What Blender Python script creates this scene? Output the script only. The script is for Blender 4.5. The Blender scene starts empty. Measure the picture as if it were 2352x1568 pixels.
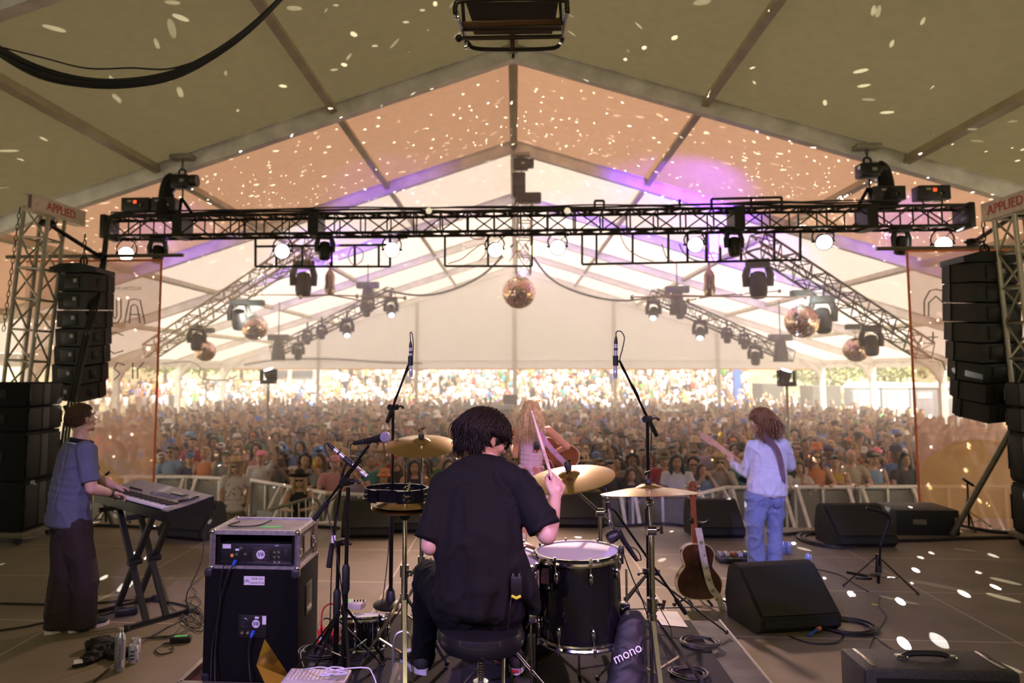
import bpy, bmesh, math, random
import numpy as np
from mathutils import Vector as V, Matrix as MX, Euler
R_ = random.Random(7)
PI = math.pi
sc = bpy.context.scene
C = sc.collection
# ------------------------------------------------------------------ camera
FPX, U0, V0, YAW, HOR, CAMZ = 1665.0, 1076.0, 713.0, 0.0636, 850.0, 2.0
PITCH = math.atan((HOR - V0) / FPX)
cd = bpy.data.cameras.new('camera'); cam = bpy.data.objects.new('camera', cd); C.objects.link(cam)
cd.sensor_width = 36; cd.lens = FPX / 2352 * 36
cd.shift_x = (1176 - U0) / 2352; cd.shift_y = -(784 - V0) / 2352
cd.clip_end = 600; cd.clip_start = 0.05
cam.location = (0, 0, CAMZ); cam.rotation_euler = (PI / 2 + PITCH, 0, YAW)
cd.dof.use_dof = True; cd.dof.focus_distance = 3.7; cd.dof.aperture_fstop = 2.0
sc.camera = cam
CR = Euler((PI / 2 + PITCH, 0, YAW)).to_matrix()
def ray(px, py): return CR @ V(((px - U0) / FPX, -(py - V0) / FPX, -1))
def at(px, py, Y):
    d = ray(px, py); return V((0, 0, CAMZ)) + d * (Y / d.y)
def fl(px, py, z=0.0):
    d = ray(px, py); return V((0, 0, CAMZ)) + d * ((z - CAMZ) / d.z)
# ------------------------------------------------------------------ world, sun, exposure
sc.view_settings.view_transform = 'Standard'; sc.view_settings.look = 'None'
sc.view_settings.gamma = 1; sc.view_settings.exposure = 0.22
cy = sc.cycles
cy.use_denoising = True
cy.max_bounces = 6; cy.diffuse_bounces = 3; cy.glossy_bounces = 3; cy.transmission_bounces = 4
cy.transparent_max_bounces = 6; cy.volume_bounces = 1
cy.caustics_reflective = False; cy.caustics_refractive = False
cy.sample_clamp_indirect = 4.0
cy.use_adaptive_sampling = True; cy.adaptive_threshold = 0.06
w = bpy.data.worlds.new('world'); sc.world = w; w.use_nodes = True
wn = w.node_tree.nodes; wl = w.node_tree.links
bg = wn['Background']
sky = wn.new('ShaderNodeTexSky'); sky.sky_type = 'HOSEK_WILKIE'; sky.turbidity = 6; sky.sun_direction = (0.26, -0.41, 0.87); sky.ground_albedo = 0.4
mx = wn.new('ShaderNodeMixRGB'); mx.inputs[0].default_value = 0.75; mx.inputs[2].default_value = (1.0, 0.93, 0.80, 1)
wl.new(sky.outputs[0], mx.inputs[1]); wl.new(mx.outputs[0], bg.inputs[0]); bg.inputs[1].default_value = 3.6
def lamp(kind, name, loc, energy, color, rot=None, aim=None, **kw):
    l = bpy.data.lights.new(name, kind); o = bpy.data.objects.new(name, l); C.objects.link(o)
    l.energy = energy; l.color = color; o.location = loc
    if aim is not None: o.rotation_euler = (V(aim) - V(loc)).to_track_quat('-Z', 'Y').to_euler()
    elif rot: o.rotation_euler = rot
    for k, v in kw.items(): setattr(l, k, v)
    return o
lamp('SUN', 'sun', (10, -20, 40), 24.0, (1.0, 0.92, 0.82), aim=(10 - 7, -20 + 11, 40 - 24), angle=0.02)
# stage wash from lamps upstage, above and behind the photographer, plus added fill
VIO, MAG = (0.42, 0.30, 1.0), (1.0, 0.35, 0.75)
def wash(name, loc, aim, e, col, deg, blend=0.6): return lamp('SPOT', name, loc, e, col, aim=aim, spot_size=math.radians(deg), spot_blend=blend, shadow_soft_size=0.12)
wash('violet_wash', (-2.6, -1.6, 4.6), (-0.2, 3.9, 0.7), 1500, VIO, 40)
wash('violet_wash', (3.0, -1.6, 4.7), (0.45, 3.75, 1.0), 1050, (0.46, 0.30, 1.0), 16)
wash('violet_wash', (2.8, -1.2, 4.7), (2.55, 7.3, 0.8), 2000, (0.42, 0.36, 1.0), 15)
wash('magenta_wash', (2.6, -0.6, 4.3), (0.3, 3.3, 1.3), 480, MAG, 26)
wash('lilac_wash', (-0.6, -1.0, 4.6), (-2.85, 5.7, 0.95), 1400, (0.52, 0.34, 1.0), 13)
wash('pink_wash', (3.4, 0.4, 4.6), (0.3, 8.3, 0.9), 1500, (1.0, 0.52, 0.74), 12)
wash('fill_light', (0.5, -2.2, 4.9), (2.2, 6.5, 0.0), 260, (1.0, 0.80, 0.34), 100, 1.0)  # added warm fill to lift the deck, no fixture of its own
wash('rose_wash', (0.4, 10.9, 4.0), (-0.2, 6.4, 0.0), 2000, (1.0, 0.66, 0.58), 62, 1.0)
# ------------------------------------------------------------------ helpers
class G:
    def __init__(s): s.v = []; s.f = []; s.m = []
    def add(s, vs, fs, m=0):
        b = len(s.v); s.v.extend([V(p) for p in vs]); s.f.extend([tuple(i + b for i in f) for f in fs]); s.m.extend([m] * len(fs)); return s
    def box(s, c, d, R=None, m=0, bev=0):
        x, y, z = d[0] / 2, d[1] / 2, d[2] / 2; c = V(c)
        if bev:
            bm = bmesh.new(); bmesh.ops.create_cube(bm, size=1)
            for q in bm.verts: q.co = V((q.co.x * d[0], q.co.y * d[1], q.co.z * d[2]))
            bmesh.ops.bevel(bm, geom=list(bm.edges), offset=bev, segments=2, affect='EDGES', profile=0.5)
            vs = [q.co.copy() for q in bm.verts]
            bm.verts.index_update(); fs = [[q.index for q in f.verts] for f in bm.faces]; bm.free()
        else:
            vs = [V((i, j, k)) for k in (-z, z) for j in (-y, y) for i in (-x, x)]
            fs = [(0, 2, 3, 1), (4, 5, 7, 6), (0, 1, 5, 4), (1, 3, 7, 5), (3, 2, 6, 7), (2, 0, 4, 6)]
        if R is not None: vs = [R @ p for p in vs]
        return s.add([c + p for p in vs], fs, m)
    def tube(s, pts, r, n=8, m=0, closed=False, flat=None):
        pts = [V(p) for p in pts]; k = len(pts)
        rs = r if isinstance(r, (list, tuple)) else [r] * k
        T = []
        for i in range(k):
            a = pts[(i - 1) % k] if (closed or i > 0) else pts[i]; b = pts[(i + 1) % k] if (closed or i < k - 1) else pts[i]
            t = (b - a); T.append(t.normalized() if t.length > 1e-9 else V((0, 0, 1)))
        nrm = T[0].orthogonal().normalized()
        if flat is not None: nrm = (V(flat) - T[0] * V(flat).dot(T[0])).normalized()
        vs = []
        for i in range(k):
            nrm = (nrm - T[i] * nrm.dot(T[i]))
            nrm = nrm.normalized() if nrm.length > 1e-6 else T[i].orthogonal().normalized()
            bn = T[i].cross(nrm)
            for j in range(n):
                a = 2 * PI * (j + (0.5 if n == 4 else 0)) / n
                vs.append(pts[i] + (nrm * math.cos(a) + bn * math.sin(a)) * rs[i])
        fs = []
        for i in range(k if closed else k - 1):
            i2 = (i + 1) % k
            for j in range(n):
                j2 = (j + 1) % n; fs.append((i * n + j, i * n + j2, i2 * n + j2, i2 * n + j))
        if not closed: fs += [tuple(range(n - 1, -1, -1)), tuple(range((k - 1) * n, k * n))]
        return s.add(vs, fs, m)
    def cyl(s, a, b, r, r2=None, n=12, m=0): return s.tube([a, b], [r, r if r2 is None else r2], n, m)
    def bar(s, a, b, wd, ht=None, m=0, up=(0, 0, 1)):
        a, b = V(a), V(b); t = (b - a).normalized(); u = V(up); u = (u - t * u.dot(t))
        u = u.normalized() if u.length > 1e-5 else t.orthogonal().normalized(); x = t.cross(u)
        ht = ht or wd; vs = [p + x * i * wd / 2 + u * j * ht / 2 for p in (a, b) for j in (-1, 1) for i in (-1, 1)]
        return s.add(vs, [(0, 2, 3, 1), (4, 5, 7, 6), (0, 1, 5, 4), (1, 3, 7, 5), (3, 2, 6, 7), (2, 0, 4, 6)], m)
    def lathe(s, prof, c=(0, 0, 0), ax=(0, 0, 1), n=24, m=0):
        q = V((0, 0, 1)).rotation_difference(V(ax).normalized()).to_matrix(); c = V(c); vs = []; fs = []; k = len(prof)
        for (r, z) in prof:
            for j in range(n): a = 2 * PI * j / n; vs.append(c + q @ V((r * math.cos(a), r * math.sin(a), z)))
        for i in range(k - 1):
            for j in range(n): j2 = (j + 1) % n; fs.append((i * n + j, i * n + j2, (i + 1) * n + j2, (i + 1) * n + j))
        if prof[0][0] > 1e-4: fs.append(tuple(range(n - 1, -1, -1)))
        if prof[-1][0] > 1e-4: fs.append(tuple(range((k - 1) * n, k * n)))
        return s.add(vs, fs, m)
    def sph(s, c, r, n=12, m=0, R=None):
        r = (r, r, r) if not isinstance(r, (tuple, list, V)) else r; c = V(c); h = max(4, n // 2); vs = [V((0, 0, r[2]))]; fs = []
        for i in range(1, h):
            t = PI * i / h
            for j in range(n): a = 2 * PI * j / n; vs.append(V((r[0] * math.sin(t) * math.cos(a), r[1] * math.sin(t) * math.sin(a), r[2] * math.cos(t))))
        vs.append(V((0, 0, -r[2]))); L = len(vs) - 1
        for j in range(n):
            j2 = (j + 1) % n; fs.append((0, 1 + j, 1 + j2)); fs.append((L, 1 + (h - 2) * n + j2, 1 + (h - 2) * n + j))
            for i in range(h - 2): fs.append((1 + i * n + j, 1 + (i + 1) * n + j, 1 + (i + 1) * n + j2, 1 + i * n + j2))
        if R is not None: vs = [R @ p for p in vs]
        return s.add([c + p for p in vs], fs, m)
    def limb(s, pts, rs, n=10, m=0):
        for p, r in zip(pts, rs): s.sph(p, r, n, m)
        for i in range(len(pts) - 1): s.tube([pts[i], pts[i + 1]], [rs[i], rs[i + 1]], n, m)
        return s
    def prism(s, poly, h, T=None, m=0):
        T = T or MX(); k = len(poly); vs = [T @ V((x, y, z)) for z in (0, h) for x, y in poly]
        fs = [tuple(range(k - 1, -1, -1)), tuple(range(k, 2 * k))] + [(i, (i + 1) % k, k + (i + 1) % k, k + i) for i in range(k)]
        return s.add(vs, fs, m)
    def merge(s, o, T=None):
        return s.add([T @ p for p in o.v] if T else o.v, o.f, 0) if not any(o.m) else s._mm(o, T)
    def _mm(s, o, T):
        b = len(s.v); s.v.extend([T @ p if T else p.copy() for p in o.v]); s.f.extend([tuple(i + b for i in f) for f in o.f]); s.m.extend(o.m); return s
    def mesh(s, name):
        me = bpy.data.meshes.new(name); me.from_pydata([tuple(p) for p in s.v], [], s.f); return me
    def build(s, name, mats, parent=None, ang=35, remesh=None, smooth=4, sub=0):
        mats = mats if isinstance(mats, (list, tuple)) else [mats]
        me = s.mesh(name)
        if remesh: me = voxel(me, remesh, smooth, name)
        elif len(mats) > 1: me.polygons.foreach_set('material_index', s.m)
        return link(name, me, mats, parent, 180 if remesh else ang)
WM = {}
def link(name, me, mats, parent=None, ang=35):
    if parent is not None and parent in WM: me.transform(WM[parent].inverted())
    me.polygons.foreach_set('use_smooth', [ang > 0] * len(me.polygons))
    if 0 < ang < 180: me.set_sharp_from_angle(angle=math.radians(ang))
    me.update()
    for k in mats: me.materials.append(k)
    o = bpy.data.objects.new(name, me); C.objects.link(o)
    if parent is not None:
        o.parent = parent; WM[o] = WM.get(parent, MX())
    return o
def voxel(me, size, it, name):
    o = bpy.data.objects.new('tmp', me); C.objects.link(o)
    r = o.modifiers.new('r', 'REMESH'); r.mode = 'VOXEL'; r.voxel_size = size; r.use_smooth_shade = True
    if it:
        k = o.modifiers.new('s', 'SMOOTH'); k.factor = 0.5; k.iterations = it
    dg = bpy.context.evaluated_depsgraph_get(); dg.update()
    n = bpy.data.meshes.new_from_object(o.evaluated_get(dg)); n.name = name
    bpy.data.objects.remove(o); bpy.data.meshes.remove(me); n.materials.clear(); return n
def tag(o, label=None, cat=None, group=None, kind=None):
    if label: o['label'] = label
    if cat: o['category'] = cat
    if group: o['group'] = group
    if kind: o['kind'] = kind
    return o
def thing(name, label, cat, loc=(0, 0, 0), rz=0, group=None):
    o = bpy.data.objects.new(name, None); C.objects.link(o); o.location = loc; o.rotation_euler = (0, 0, rz); o.empty_display_size = 0.1
    WM[o] = MX.Translation(V(loc)) @ MX.Rotation(rz, 4, 'Z'); return tag(o, label, cat, group)
def struct(o): o['kind'] = 'structure'; return o
KIDS = {}
def dup(root, loc=None, rz=None, label=None, group=None, T=None):
    def cp(o, par):
        c = o.copy(); C.objects.link(c)
        if par: c.parent = par
        for ch in o.children: cp(ch, c)
        return c
    r = cp(root, None)
    if T is not None: r.matrix_world = T
    if loc is not None: r.location = loc
    if rz is not None: r.rotation_euler = (0, 0, rz)
    if label: r['label'] = label
    if group: r['group'] = group
    return r
def text(s, size, T, mat, name, parent=None, ext=0.001, align='CENTER', wd=None):
    cu = bpy.data.curves.new('txt', 'FONT'); cu.body = s; cu.size = size; cu.extrude = ext; cu.align_x = align; cu.align_y = 'CENTER'; cu.resolution_u = 3
    if wd: cu.space_character = wd
    o = bpy.data.objects.new('txt', cu); C.objects.link(o); dg = bpy.context.evaluated_depsgraph_get(); dg.update()
    me = bpy.data.meshes.new_from_object(o.evaluated_get(dg)); bpy.data.objects.remove(o); me.materials.clear(); me.transform(T)
    return link(name, me, [mat], parent, 0)
def frame(o, x, y):
    """matrix with origin o, X along x, Y along y (orthonormalised), Z out of the face"""
    x = V(x).normalized(); y = V(y); y = (y - x * y.dot(x)).normalized(); z = x.cross(y)
    return MX((( x.x, y.x, z.x, o[0]), (x.y, y.y, z.y, o[1]), (x.z, y.z, z.z, o[2]), (0, 0, 0, 1)))
def sag(a, b, dip, n=14, jit=0):
    a, b = V(a), V(b); out = []
    for i in range(n + 1):
        t = i / n; p = a.lerp(b, t); p.z -= dip * 4 * t * (1 - t)
        if jit: p += V((R_.uniform(-jit, jit), R_.uniform(-jit, jit), 0))
        out.append(p)
    return out
def smoothp(pts, n=6):
    pts = [V(p) for p in pts]; out = []
    for i in range(len(pts) - 1):
        p0, p1, p2, p3 = pts[max(i - 1, 0)], pts[i], pts[i + 1], pts[min(i + 2, len(pts) - 1)]
        for k in range(n):
            t = k / n; out.append(0.5 * ((2 * p1) + (p2 - p0) * t + (2 * p0 - 5 * p1 + 4 * p2 - p3) * t * t + (3 * p1 - p0 - 3 * p2 + p3) * t ** 3))
    out.append(pts[-1]); return out
# ------------------------------------------------------------------ materials
MATS = {}
def mat(name, col, rough=0.5, metal=0.0, var=0.12, scale=14, bump=0.0, spec=0.5, emit=None, estr=0, coat=0, sheen=0):
    if name in MATS: return MATS[name]
    m = bpy.data.materials.new(name); m.use_nodes = True; nt = m.node_tree; b = nt.nodes['Principled BSDF']
    b.inputs['Roughness'].default_value = rough; b.inputs['Metallic'].default_value = metal; b.inputs['Specular IOR Level'].default_value = spec
    if coat: b.inputs['Coat Weight'].default_value = coat
    if sheen: b.inputs['Sheen Weight'].default_value = sheen
    tc = nt.nodes.new('ShaderNodeTexCoord'); nz = nt.nodes.new('ShaderNodeTexNoise'); nz.inputs['Scale'].default_value = scale; nz.inputs['Detail'].default_value = 3
    nt.links.new(tc.outputs['Object'], nz.inputs['Vector'])
    rp = nt.nodes.new('ShaderNodeValToRGB'); c = V(col[:3])
    rp.color_ramp.elements[0].position = 0.3; rp.color_ramp.elements[1].position = 0.7
    rp.color_ramp.elements[0].color = (*(c * (1 - var)), 1); rp.color_ramp.elements[1].color = (*[min(1, q * (1 + var)) for q in c], 1)
    nt.links.new(nz.outputs['Fac'], rp.inputs['Fac']); nt.links.new(rp.outputs['Color'], b.inputs['Base Color'])
    if bump:
        bp = nt.nodes.new('ShaderNodeBump'); bp.inputs['Strength'].default_value = bump; bp.inputs['Distance'].default_value = 0.01
        nt.links.new(nz.outputs['Fac'], bp.inputs['Height']); nt.links.new(bp.outputs['Normal'], b.inputs['Normal'])
    if emit:
        b.inputs['Emission Color'].default_value = (*emit, 1); b.inputs['Emission Strength'].default_value = estr
    MATS[name] = m; return m
def fabric(name, col, trans, tcol, scale=6, alpha=0.0):
    m = bpy.data.materials.new(name); m.use_nodes = True; nt = m.node_tree; nt.nodes.clear()
    out = nt.nodes.new('ShaderNodeOutputMaterial'); d = nt.nodes.new('ShaderNodeBsdfDiffuse'); t = nt.nodes.new('ShaderNodeBsdfTranslucent'); mi = nt.nodes.new('ShaderNodeMixShader')
    tc = nt.nodes.new('ShaderNodeTexCoord'); nz = nt.nodes.new('ShaderNodeTexNoise'); nz.inputs['Scale'].default_value = scale; nz.inputs['Detail'].default_value = 5
    nt.links.new(tc.outputs['Object'], nz.inputs['Vector'])
    for sh, c in ((d, col), (t, tcol)):
        rp = nt.nodes.new('ShaderNodeValToRGB'); rp.color_ramp.elements[0].position = 0.3; rp.color_ramp.elements[1].position = 0.72
        rp.color_ramp.elements[0].color = (*[q * 0.9 for q in c], 1); rp.color_ramp.elements[1].color = (*c, 1)
        nt.links.new(nz.outputs['Fac'], rp.inputs[0]); nt.links.new(rp.outputs[0], sh.inputs['Color'])
    mi.inputs[0].default_value = trans; nt.links.new(d.outputs[0], mi.inputs[1]); nt.links.new(t.outputs[0], mi.inputs[2])
    src = mi
    if alpha:
        tr = nt.nodes.new('ShaderNodeBsdfTransparent'); m2 = nt.nodes.new('ShaderNodeMixShader'); m2.inputs[0].default_value = alpha
        nt.links.new(mi.outputs[0], m2.inputs[1]); nt.links.new(tr.outputs[0], m2.inputs[2]); src = m2
    nt.links.new(src.outputs[0], out.inputs['Surface']); MATS[name] = m; return m
K = mat
BLACK = K('black_paint', (0.008, 0.0075, 0.0065), 0.45); BLACKM = K('black_steel', (0.016, 0.015, 0.013), 0.32, 0.6)
BLKCLOTH = K('black_cloth', (0.006, 0.0055, 0.005), 0.85, bump=0.15, scale=60); RUBBER = K('rubber', (0.014, 0.014, 0.013), 0.6)
CHROME = K('chrome', (0.78, 0.77, 0.75), 0.12, 1.0, var=0.03); STEEL = K('steel', (0.45, 0.43, 0.38), 0.38, 1.0); ALU = K('aluminium', (0.55, 0.52, 0.45), 0.36, 0.9, var=0.08)
ALUD = K('aluminium_dull', (0.36, 0.34, 0.28), 0.5, 0.35); WHITE = K('white_plastic', (0.75, 0.72, 0.68), 0.45); CABLE = K('cable_rubber', (0.013, 0.013, 0.012), 0.5)
BRASS = K('cymbal_bronze', (0.50, 0.35, 0.155), 0.27, 1.0, var=0.06, scale=5)
GRILLE = K('speaker_grille', (0.022, 0.022, 0.018), 0.5, 0.2, scale=90, var=0.35, bump=0.3); CAB = K('cabinet_paint', (0.012, 0.0115, 0.009), 0.6, scale=70, bump=0.2)
LAMPW = K('lamp_face', (1, 1, 1), 0.3, emit=(1.0, 0.97, 0.92), estr=14)
REDP = K('red_plastic', (0.65, 0.03, 0.03), 0.4); GREENT = K('green_tape', (0.10, 0.75, 0.12), 0.6); ORANGE = K('orange_band', (0.80, 0.22, 0.05), 0.7)
BLUEC = K('blue_connector', (0.03, 0.10, 0.55), 0.4); PAPER = K('white_paper', (0.80, 0.79, 0.80), 0.7, var=0.03); LABELW = K('white_label', (0.70, 0.68, 0.72), 0.6, var=0.04)
INK = K('ink_black', (0.01, 0.01, 0.01), 0.6); REDINK = K('red_ink', (0.5, 0.02, 0.015), 0.6); MUSTARD = K('yellow_paint', (0.75, 0.70, 0.05), 0.5)
# ------------------------------------------------------------------ the tent, stage and ground
ZAP, SL, WD = 7.05, 0.32, 15.0
FR = [-3.5, 1.5, 6.5, 11.5, 16.5, 21.5, 26.5, 31.5, 36.5]
def roof_z(x): return ZAP + 0.26 - SL * abs(x)
F_DARK = fabric('dark_tent_fabric', (0.40, 0.36, 0.235), 0.30, (0.043, 0.036, 0.019))  # bays over the stage: darker, less translucent fabric
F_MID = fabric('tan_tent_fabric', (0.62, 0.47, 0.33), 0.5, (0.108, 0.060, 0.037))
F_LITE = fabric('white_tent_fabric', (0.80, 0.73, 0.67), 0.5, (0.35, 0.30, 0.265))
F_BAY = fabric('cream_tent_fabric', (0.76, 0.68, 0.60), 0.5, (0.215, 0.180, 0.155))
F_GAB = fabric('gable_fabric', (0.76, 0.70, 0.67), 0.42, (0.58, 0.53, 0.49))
BEAM = K('beam_aluminium', (0.80, 0.77, 0.71), 0.45, 0.1, scale=3, var=0.18); PURL = K('purlin_aluminium', (0.46, 0.41, 0.27), 0.5, 0.2, scale=3, var=0.15)
def sheet(name, quad, nu, nv, m, wob=0.02, sagz=0.05):
    a, b, c, d = [V(q) for q in quad]; vs = []; fs = []
    for j in range(nv + 1):
        for i in range(nu + 1):
            s, t = i / nu, j / nv; p = a.lerp(b, s).lerp(d.lerp(c, s), t)
            p.z -= sagz * 16 * s * (1 - s) * t * (1 - t) * 0.5 + wob * math.sin(s * 9 + t * 4) * (s * (1 - s)) * 2
            vs.append(p)
    for j in range(nv):
        for i in range(nu): k = j * (nu + 1) + i; fs.append((k, k + 1, k + nu + 2, k + nu + 1))
    return struct(G().add(vs, fs).build(name, m, ang=180))
for i in range(len(FR) - 1):
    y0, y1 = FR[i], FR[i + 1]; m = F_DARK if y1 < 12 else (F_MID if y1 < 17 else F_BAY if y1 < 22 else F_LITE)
    for s in (-1, 1):
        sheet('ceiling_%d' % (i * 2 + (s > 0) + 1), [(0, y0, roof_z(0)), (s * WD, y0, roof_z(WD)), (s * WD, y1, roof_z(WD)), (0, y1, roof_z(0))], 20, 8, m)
n = 0
for k, y in enumerate(FR):                                   # rafters of every frame: box section with a lip, plus eave leg and knee
    for s in (-1, 1):
        g = G(); a, b = V((0, y, ZAP + 0.12)), V((s * WD, y, ZAP + 0.12 - SL * WD)); up = V((s * SL, 0, 1)).normalized()
        g.bar(a, b, 0.12, 0.25, up=up); g.bar(a + up * 0.125, b + up * 0.125, 0.20, 0.018, up=up); g.bar(a - up * 0.125, b - up * 0.125, 0.17, 0.018, up=up)
        g.bar(a + up * 0.09, b + up * 0.09, 0.14, 0.012, up=up)
        for t in (0.03, 0.05, 0.17, 0.2, 0.4, 0.405, 0.62): 
            p = a.lerp(b, t) - up * 0.03; g.cyl(p - V((0, 0.075, 0)), p + V((0, 0.075, 0)), 0.014, n=6)
        if y > 9:
            e = V((s * (WD - 0.05), y, 0)); g.bar((e.x, y, -1.3), (e.x, y, roof_z(WD) - 0.1), 0.22, 0.16, up=(0, 1, 0))
            pts = [(e.x - s * 0.9, y, roof_z(WD - 0.9) - 0.35), (e.x - s * 0.35, y, roof_z(WD) - 0.42), (e.x - s * 0.02, y, roof_z(WD) - 0.95)]
            g.tube(smoothp(pts), 0.10, 6)
        n += 1; struct(g.build('beam_%d' % n, BEAM))
n = 0
for x in (-12, -9, -5.9, -2.95, 0, 3.05, 6.1, 9, 12):        # purlins between the frames
    for i in range(len(FR) - 1):
        if FR[i + 1] < 5: continue
        g = G(); z = roof_z(x) - 0.10; up = V((SL * (1 if x > 0 else -1 if x < 0 else 0), 0, 1)).normalized()
        g.bar((x, FR[i] + 0.07, z), (x, FR[i + 1] - 0.07, z), 0.11 if x else 0.16, 0.13, up=up); n += 1
        if x == 0: g.bar((-0.05, FR[i], z - 0.075), (-0.05, FR[i + 1], z - 0.075), 0.03, 0.02); g.bar((0.05, FR[i], z - 0.075), (0.05, FR[i + 1], z - 0.075), 0.03, 0.02)
        struct(g.build('trim_%d' % n, PURL))
for s in (-1, 1):                                            # eave beams and valance strips
    for i in range(3, len(FR) - 1):
        n += 1; g = G(); g.bar((s * WD, FR[i], roof_z(WD) - 0.1), (s * WD, FR[i + 1], roof_z(WD) - 0.1), 0.12, 0.16)
        struct(g.build('trim_%d' % n, BEAM))
        v = []; f = []
        for q in range(25):
            y = FR[i] + 5 * q / 24; v += [(s * (WD + 0.05), y, roof_z(WD)), (s * (WD + 0.05 + 0.02 * math.sin(q * 1.3)), y, roof_z(WD) - 0.36 - 0.06 * abs(math.sin(q * PI / 6)))]
            if q: f.append((2 * q - 2, 2 * q, 2 * q + 1, 2 * q - 1))
        n += 1; struct(G().add(v, f).build('trim_%d' % n, F_LITE, ang=180))
GY = 36.62; gz = 2.06                                         # far gable: fabric above an open front, posts, hem
pl = [(-WD, gz), (WD, gz), (WD, roof_z(WD)), (0, roof_z(0)), (-WD, roof_z(WD))]
struct(G().add([(x, GY, z) for x, z in pl], [tuple(range(5))]).build('wall_far', F_GAB, ang=0))
for i, x in enumerate((-10, -4.95, 0, 4.95, 10)):
    g = G(); g.bar((x, GY - 0.1, -1.3), (x, GY - 0.1, roof_z(x) - 0.1), 0.16 if x else 0.22, 0.14, up=(0, 1, 0)); n += 1; struct(g.build('trim_%d' % n, K('gable_post', (0.50, 0.45, 0.36), 0.5)))
g = G(); g.bar((-WD, GY - 0.04, gz), (WD, GY - 0.04, gz), 0.03, 0.06); n += 1; struct(g.build('trim_%d' % n, K('orange_hem', (0.75, 0.36, 0.08), 0.7)))
g = G(); g.bar((-WD, GY - 0.06, gz + 0.42), (WD, GY - 0.06, gz + 0.42), 0.05, 0.07); n += 1; struct(g.build('trim_%d' % n, BEAM))
# unseen drapes added to block light behind the photographer and along both sides
DR = K('light_block_drape', (0.02, 0.018, 0.014), 0.9)
def drape(name, a, b, h):
    a, b = V(a), V(b); v = []; f = []; nrm = (b - a).normalized().cross(V((0, 0, 1)))
    for i in range(81):
        p = a.lerp(b, i / 80) + nrm * 0.05 * math.sin(i * 1.1); v += [p, p + V((0, 0, h))]
        if i: f.append((2 * i - 2, 2 * i, 2 * i + 1, 2 * i - 1))
    struct(G().add(v, f).build(name, DR, ang=180))
drape('unseen_drape_back', (-8, -3.4, -1.3), (8, -3.4, -1.3), 6.2)
drape('unseen_drape_left', (-8.4, -3.4, -1.3), (-8.4, 6.4, -1.3), 5.6); drape('unseen_drape_right', (8.4, -3.4, -1.3), (8.4, 6.4, -1.3), 5.6)
# stage deck: plywood decks with seams
def deckmat():
    m = bpy.data.materials.new('stage_deck'); m.use_nodes = True; nt = m.node_tree; b = nt.nodes['Principled BSDF']; L = nt.links
    tc = nt.nodes.new('ShaderNodeTexCoord'); br = nt.nodes.new('ShaderNodeTexBrick'); mp = nt.nodes.new('ShaderNodeMapping')
    mp.inputs['Location'].default_value = (1.19, 0.33, 0)
    br.offset = 0; br.inputs['Scale'].default_value = 1; br.inputs['Brick Width'].default_value = 2.44; br.inputs['Row Height'].default_value = 1.22; br.inputs['Mortar Size'].default_value = 0.008; br.inputs['Mortar Smooth'].default_value = 0.15
    nz = nt.nodes.new('ShaderNodeTexNoise'); nz.inputs['Scale'].default_value = 0.9; nz.inputs['Detail'].default_value = 8; nz.inputs['Roughness'].default_value = 0.65
    rp = nt.nodes.new('ShaderNodeValToRGB'); rp.color_ramp.elements[0].position = 0.3; rp.color_ramp.elements[1].position = 0.75
    rp.color_ramp.elements[0].color = (0.135, 0.110, 0.068, 1); rp.color_ramp.elements[1].color = (0.24, 0.196, 0.122, 1)
    br.inputs['Mortar'].default_value = (0.42, 0.35, 0.25, 1)
    L.new(tc.outputs['Object'], mp.inputs[0]); L.new(mp.outputs[0], br.inputs['Vector']); L.new(tc.outputs['Object'], nz.inputs['Vector']); L.new(nz.outputs['Fac'], rp.inputs[0])
    L.new(rp.outputs[0], br.inputs['Color1']); L.new(rp.outputs[0], br.inputs['Color2']); L.new(br.outputs['Color'], b.inputs['Base Color'])
    b.inputs['Roughness'].default_value = 0.62; return m
struct(G().box((0, 2.9, -0.06), (24, 13.6, 0.12)).build('floor', deckmat(), ang=0))
g = G(); g.box((0, 9.72, -0.66), (24, 0.03, 1.2)); struct(g.build('trim_90', BLKCLOTH))
GRASS = K('trodden_grass', (0.20, 0.17, 0.09), 0.9, scale=0.6, var=0.5)
HP = [(-3.5, -1.3), (40, -1.3), (48, -1.1), (58, 0.4), (72, 2.3), (95, 4.2), (160, 6)]
def hill(y):
    for (a, za), (b, zb) in zip(HP, HP[1:]):
        if y <= b: return za + (zb - za) * (y - a) / (b - a)
    return 6
v = []; f = []
for j, y in enumerate([-3.5, 10, 20, 30, 40, 44, 48, 53, 58, 65, 72, 83, 95, 125, 160]):
    for i in range(2): v.append(((-1, 1)[i] * 130, y, hill(y)))
    if j: k = 2 * j; f.append((k - 2, k - 1, k + 1, k))
struct(G().add(v, f).build('ground', GRASS, ang=180))
# ------------------------------------------------------------------ drum riser and drum kit
RZ = 0.4
riser = thing('drum_riser', 'low black drum platform with dark carpet and worn bare right edge', 'stage riser', (0.08, 3.6, 0))
WORN = K('worn_black_ply', (0.075, 0.068, 0.055), 0.55, scale=5, var=0.7); CARP = K('charcoal_carpet', (0.013, 0.012, 0.010), 0.95, scale=120, bump=0.4)
G().box((0.08, 3.68, RZ - 0.03), (2.44, 2.44, 0.05), bev=0.004).build('deck', WORN, riser)
G().bar((1.305, 2.46, RZ - 0.02), (1.305, 4.9, RZ - 0.02), 0.012, 0.05).build('edge_trim', STEEL, riser)
G().box((0.04, 3.68, RZ + 0.003), (2.14, 2.36, 0.012), bev=0.003).build('carpet', CARP, riser)
for x in (-1.05, 0.08, 1.2):
    for y in (2.6, 4.75): G().cyl((x, y, 0), (x, y, RZ - 0.05), 0.025).build('leg', ALUD, riser)
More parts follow.
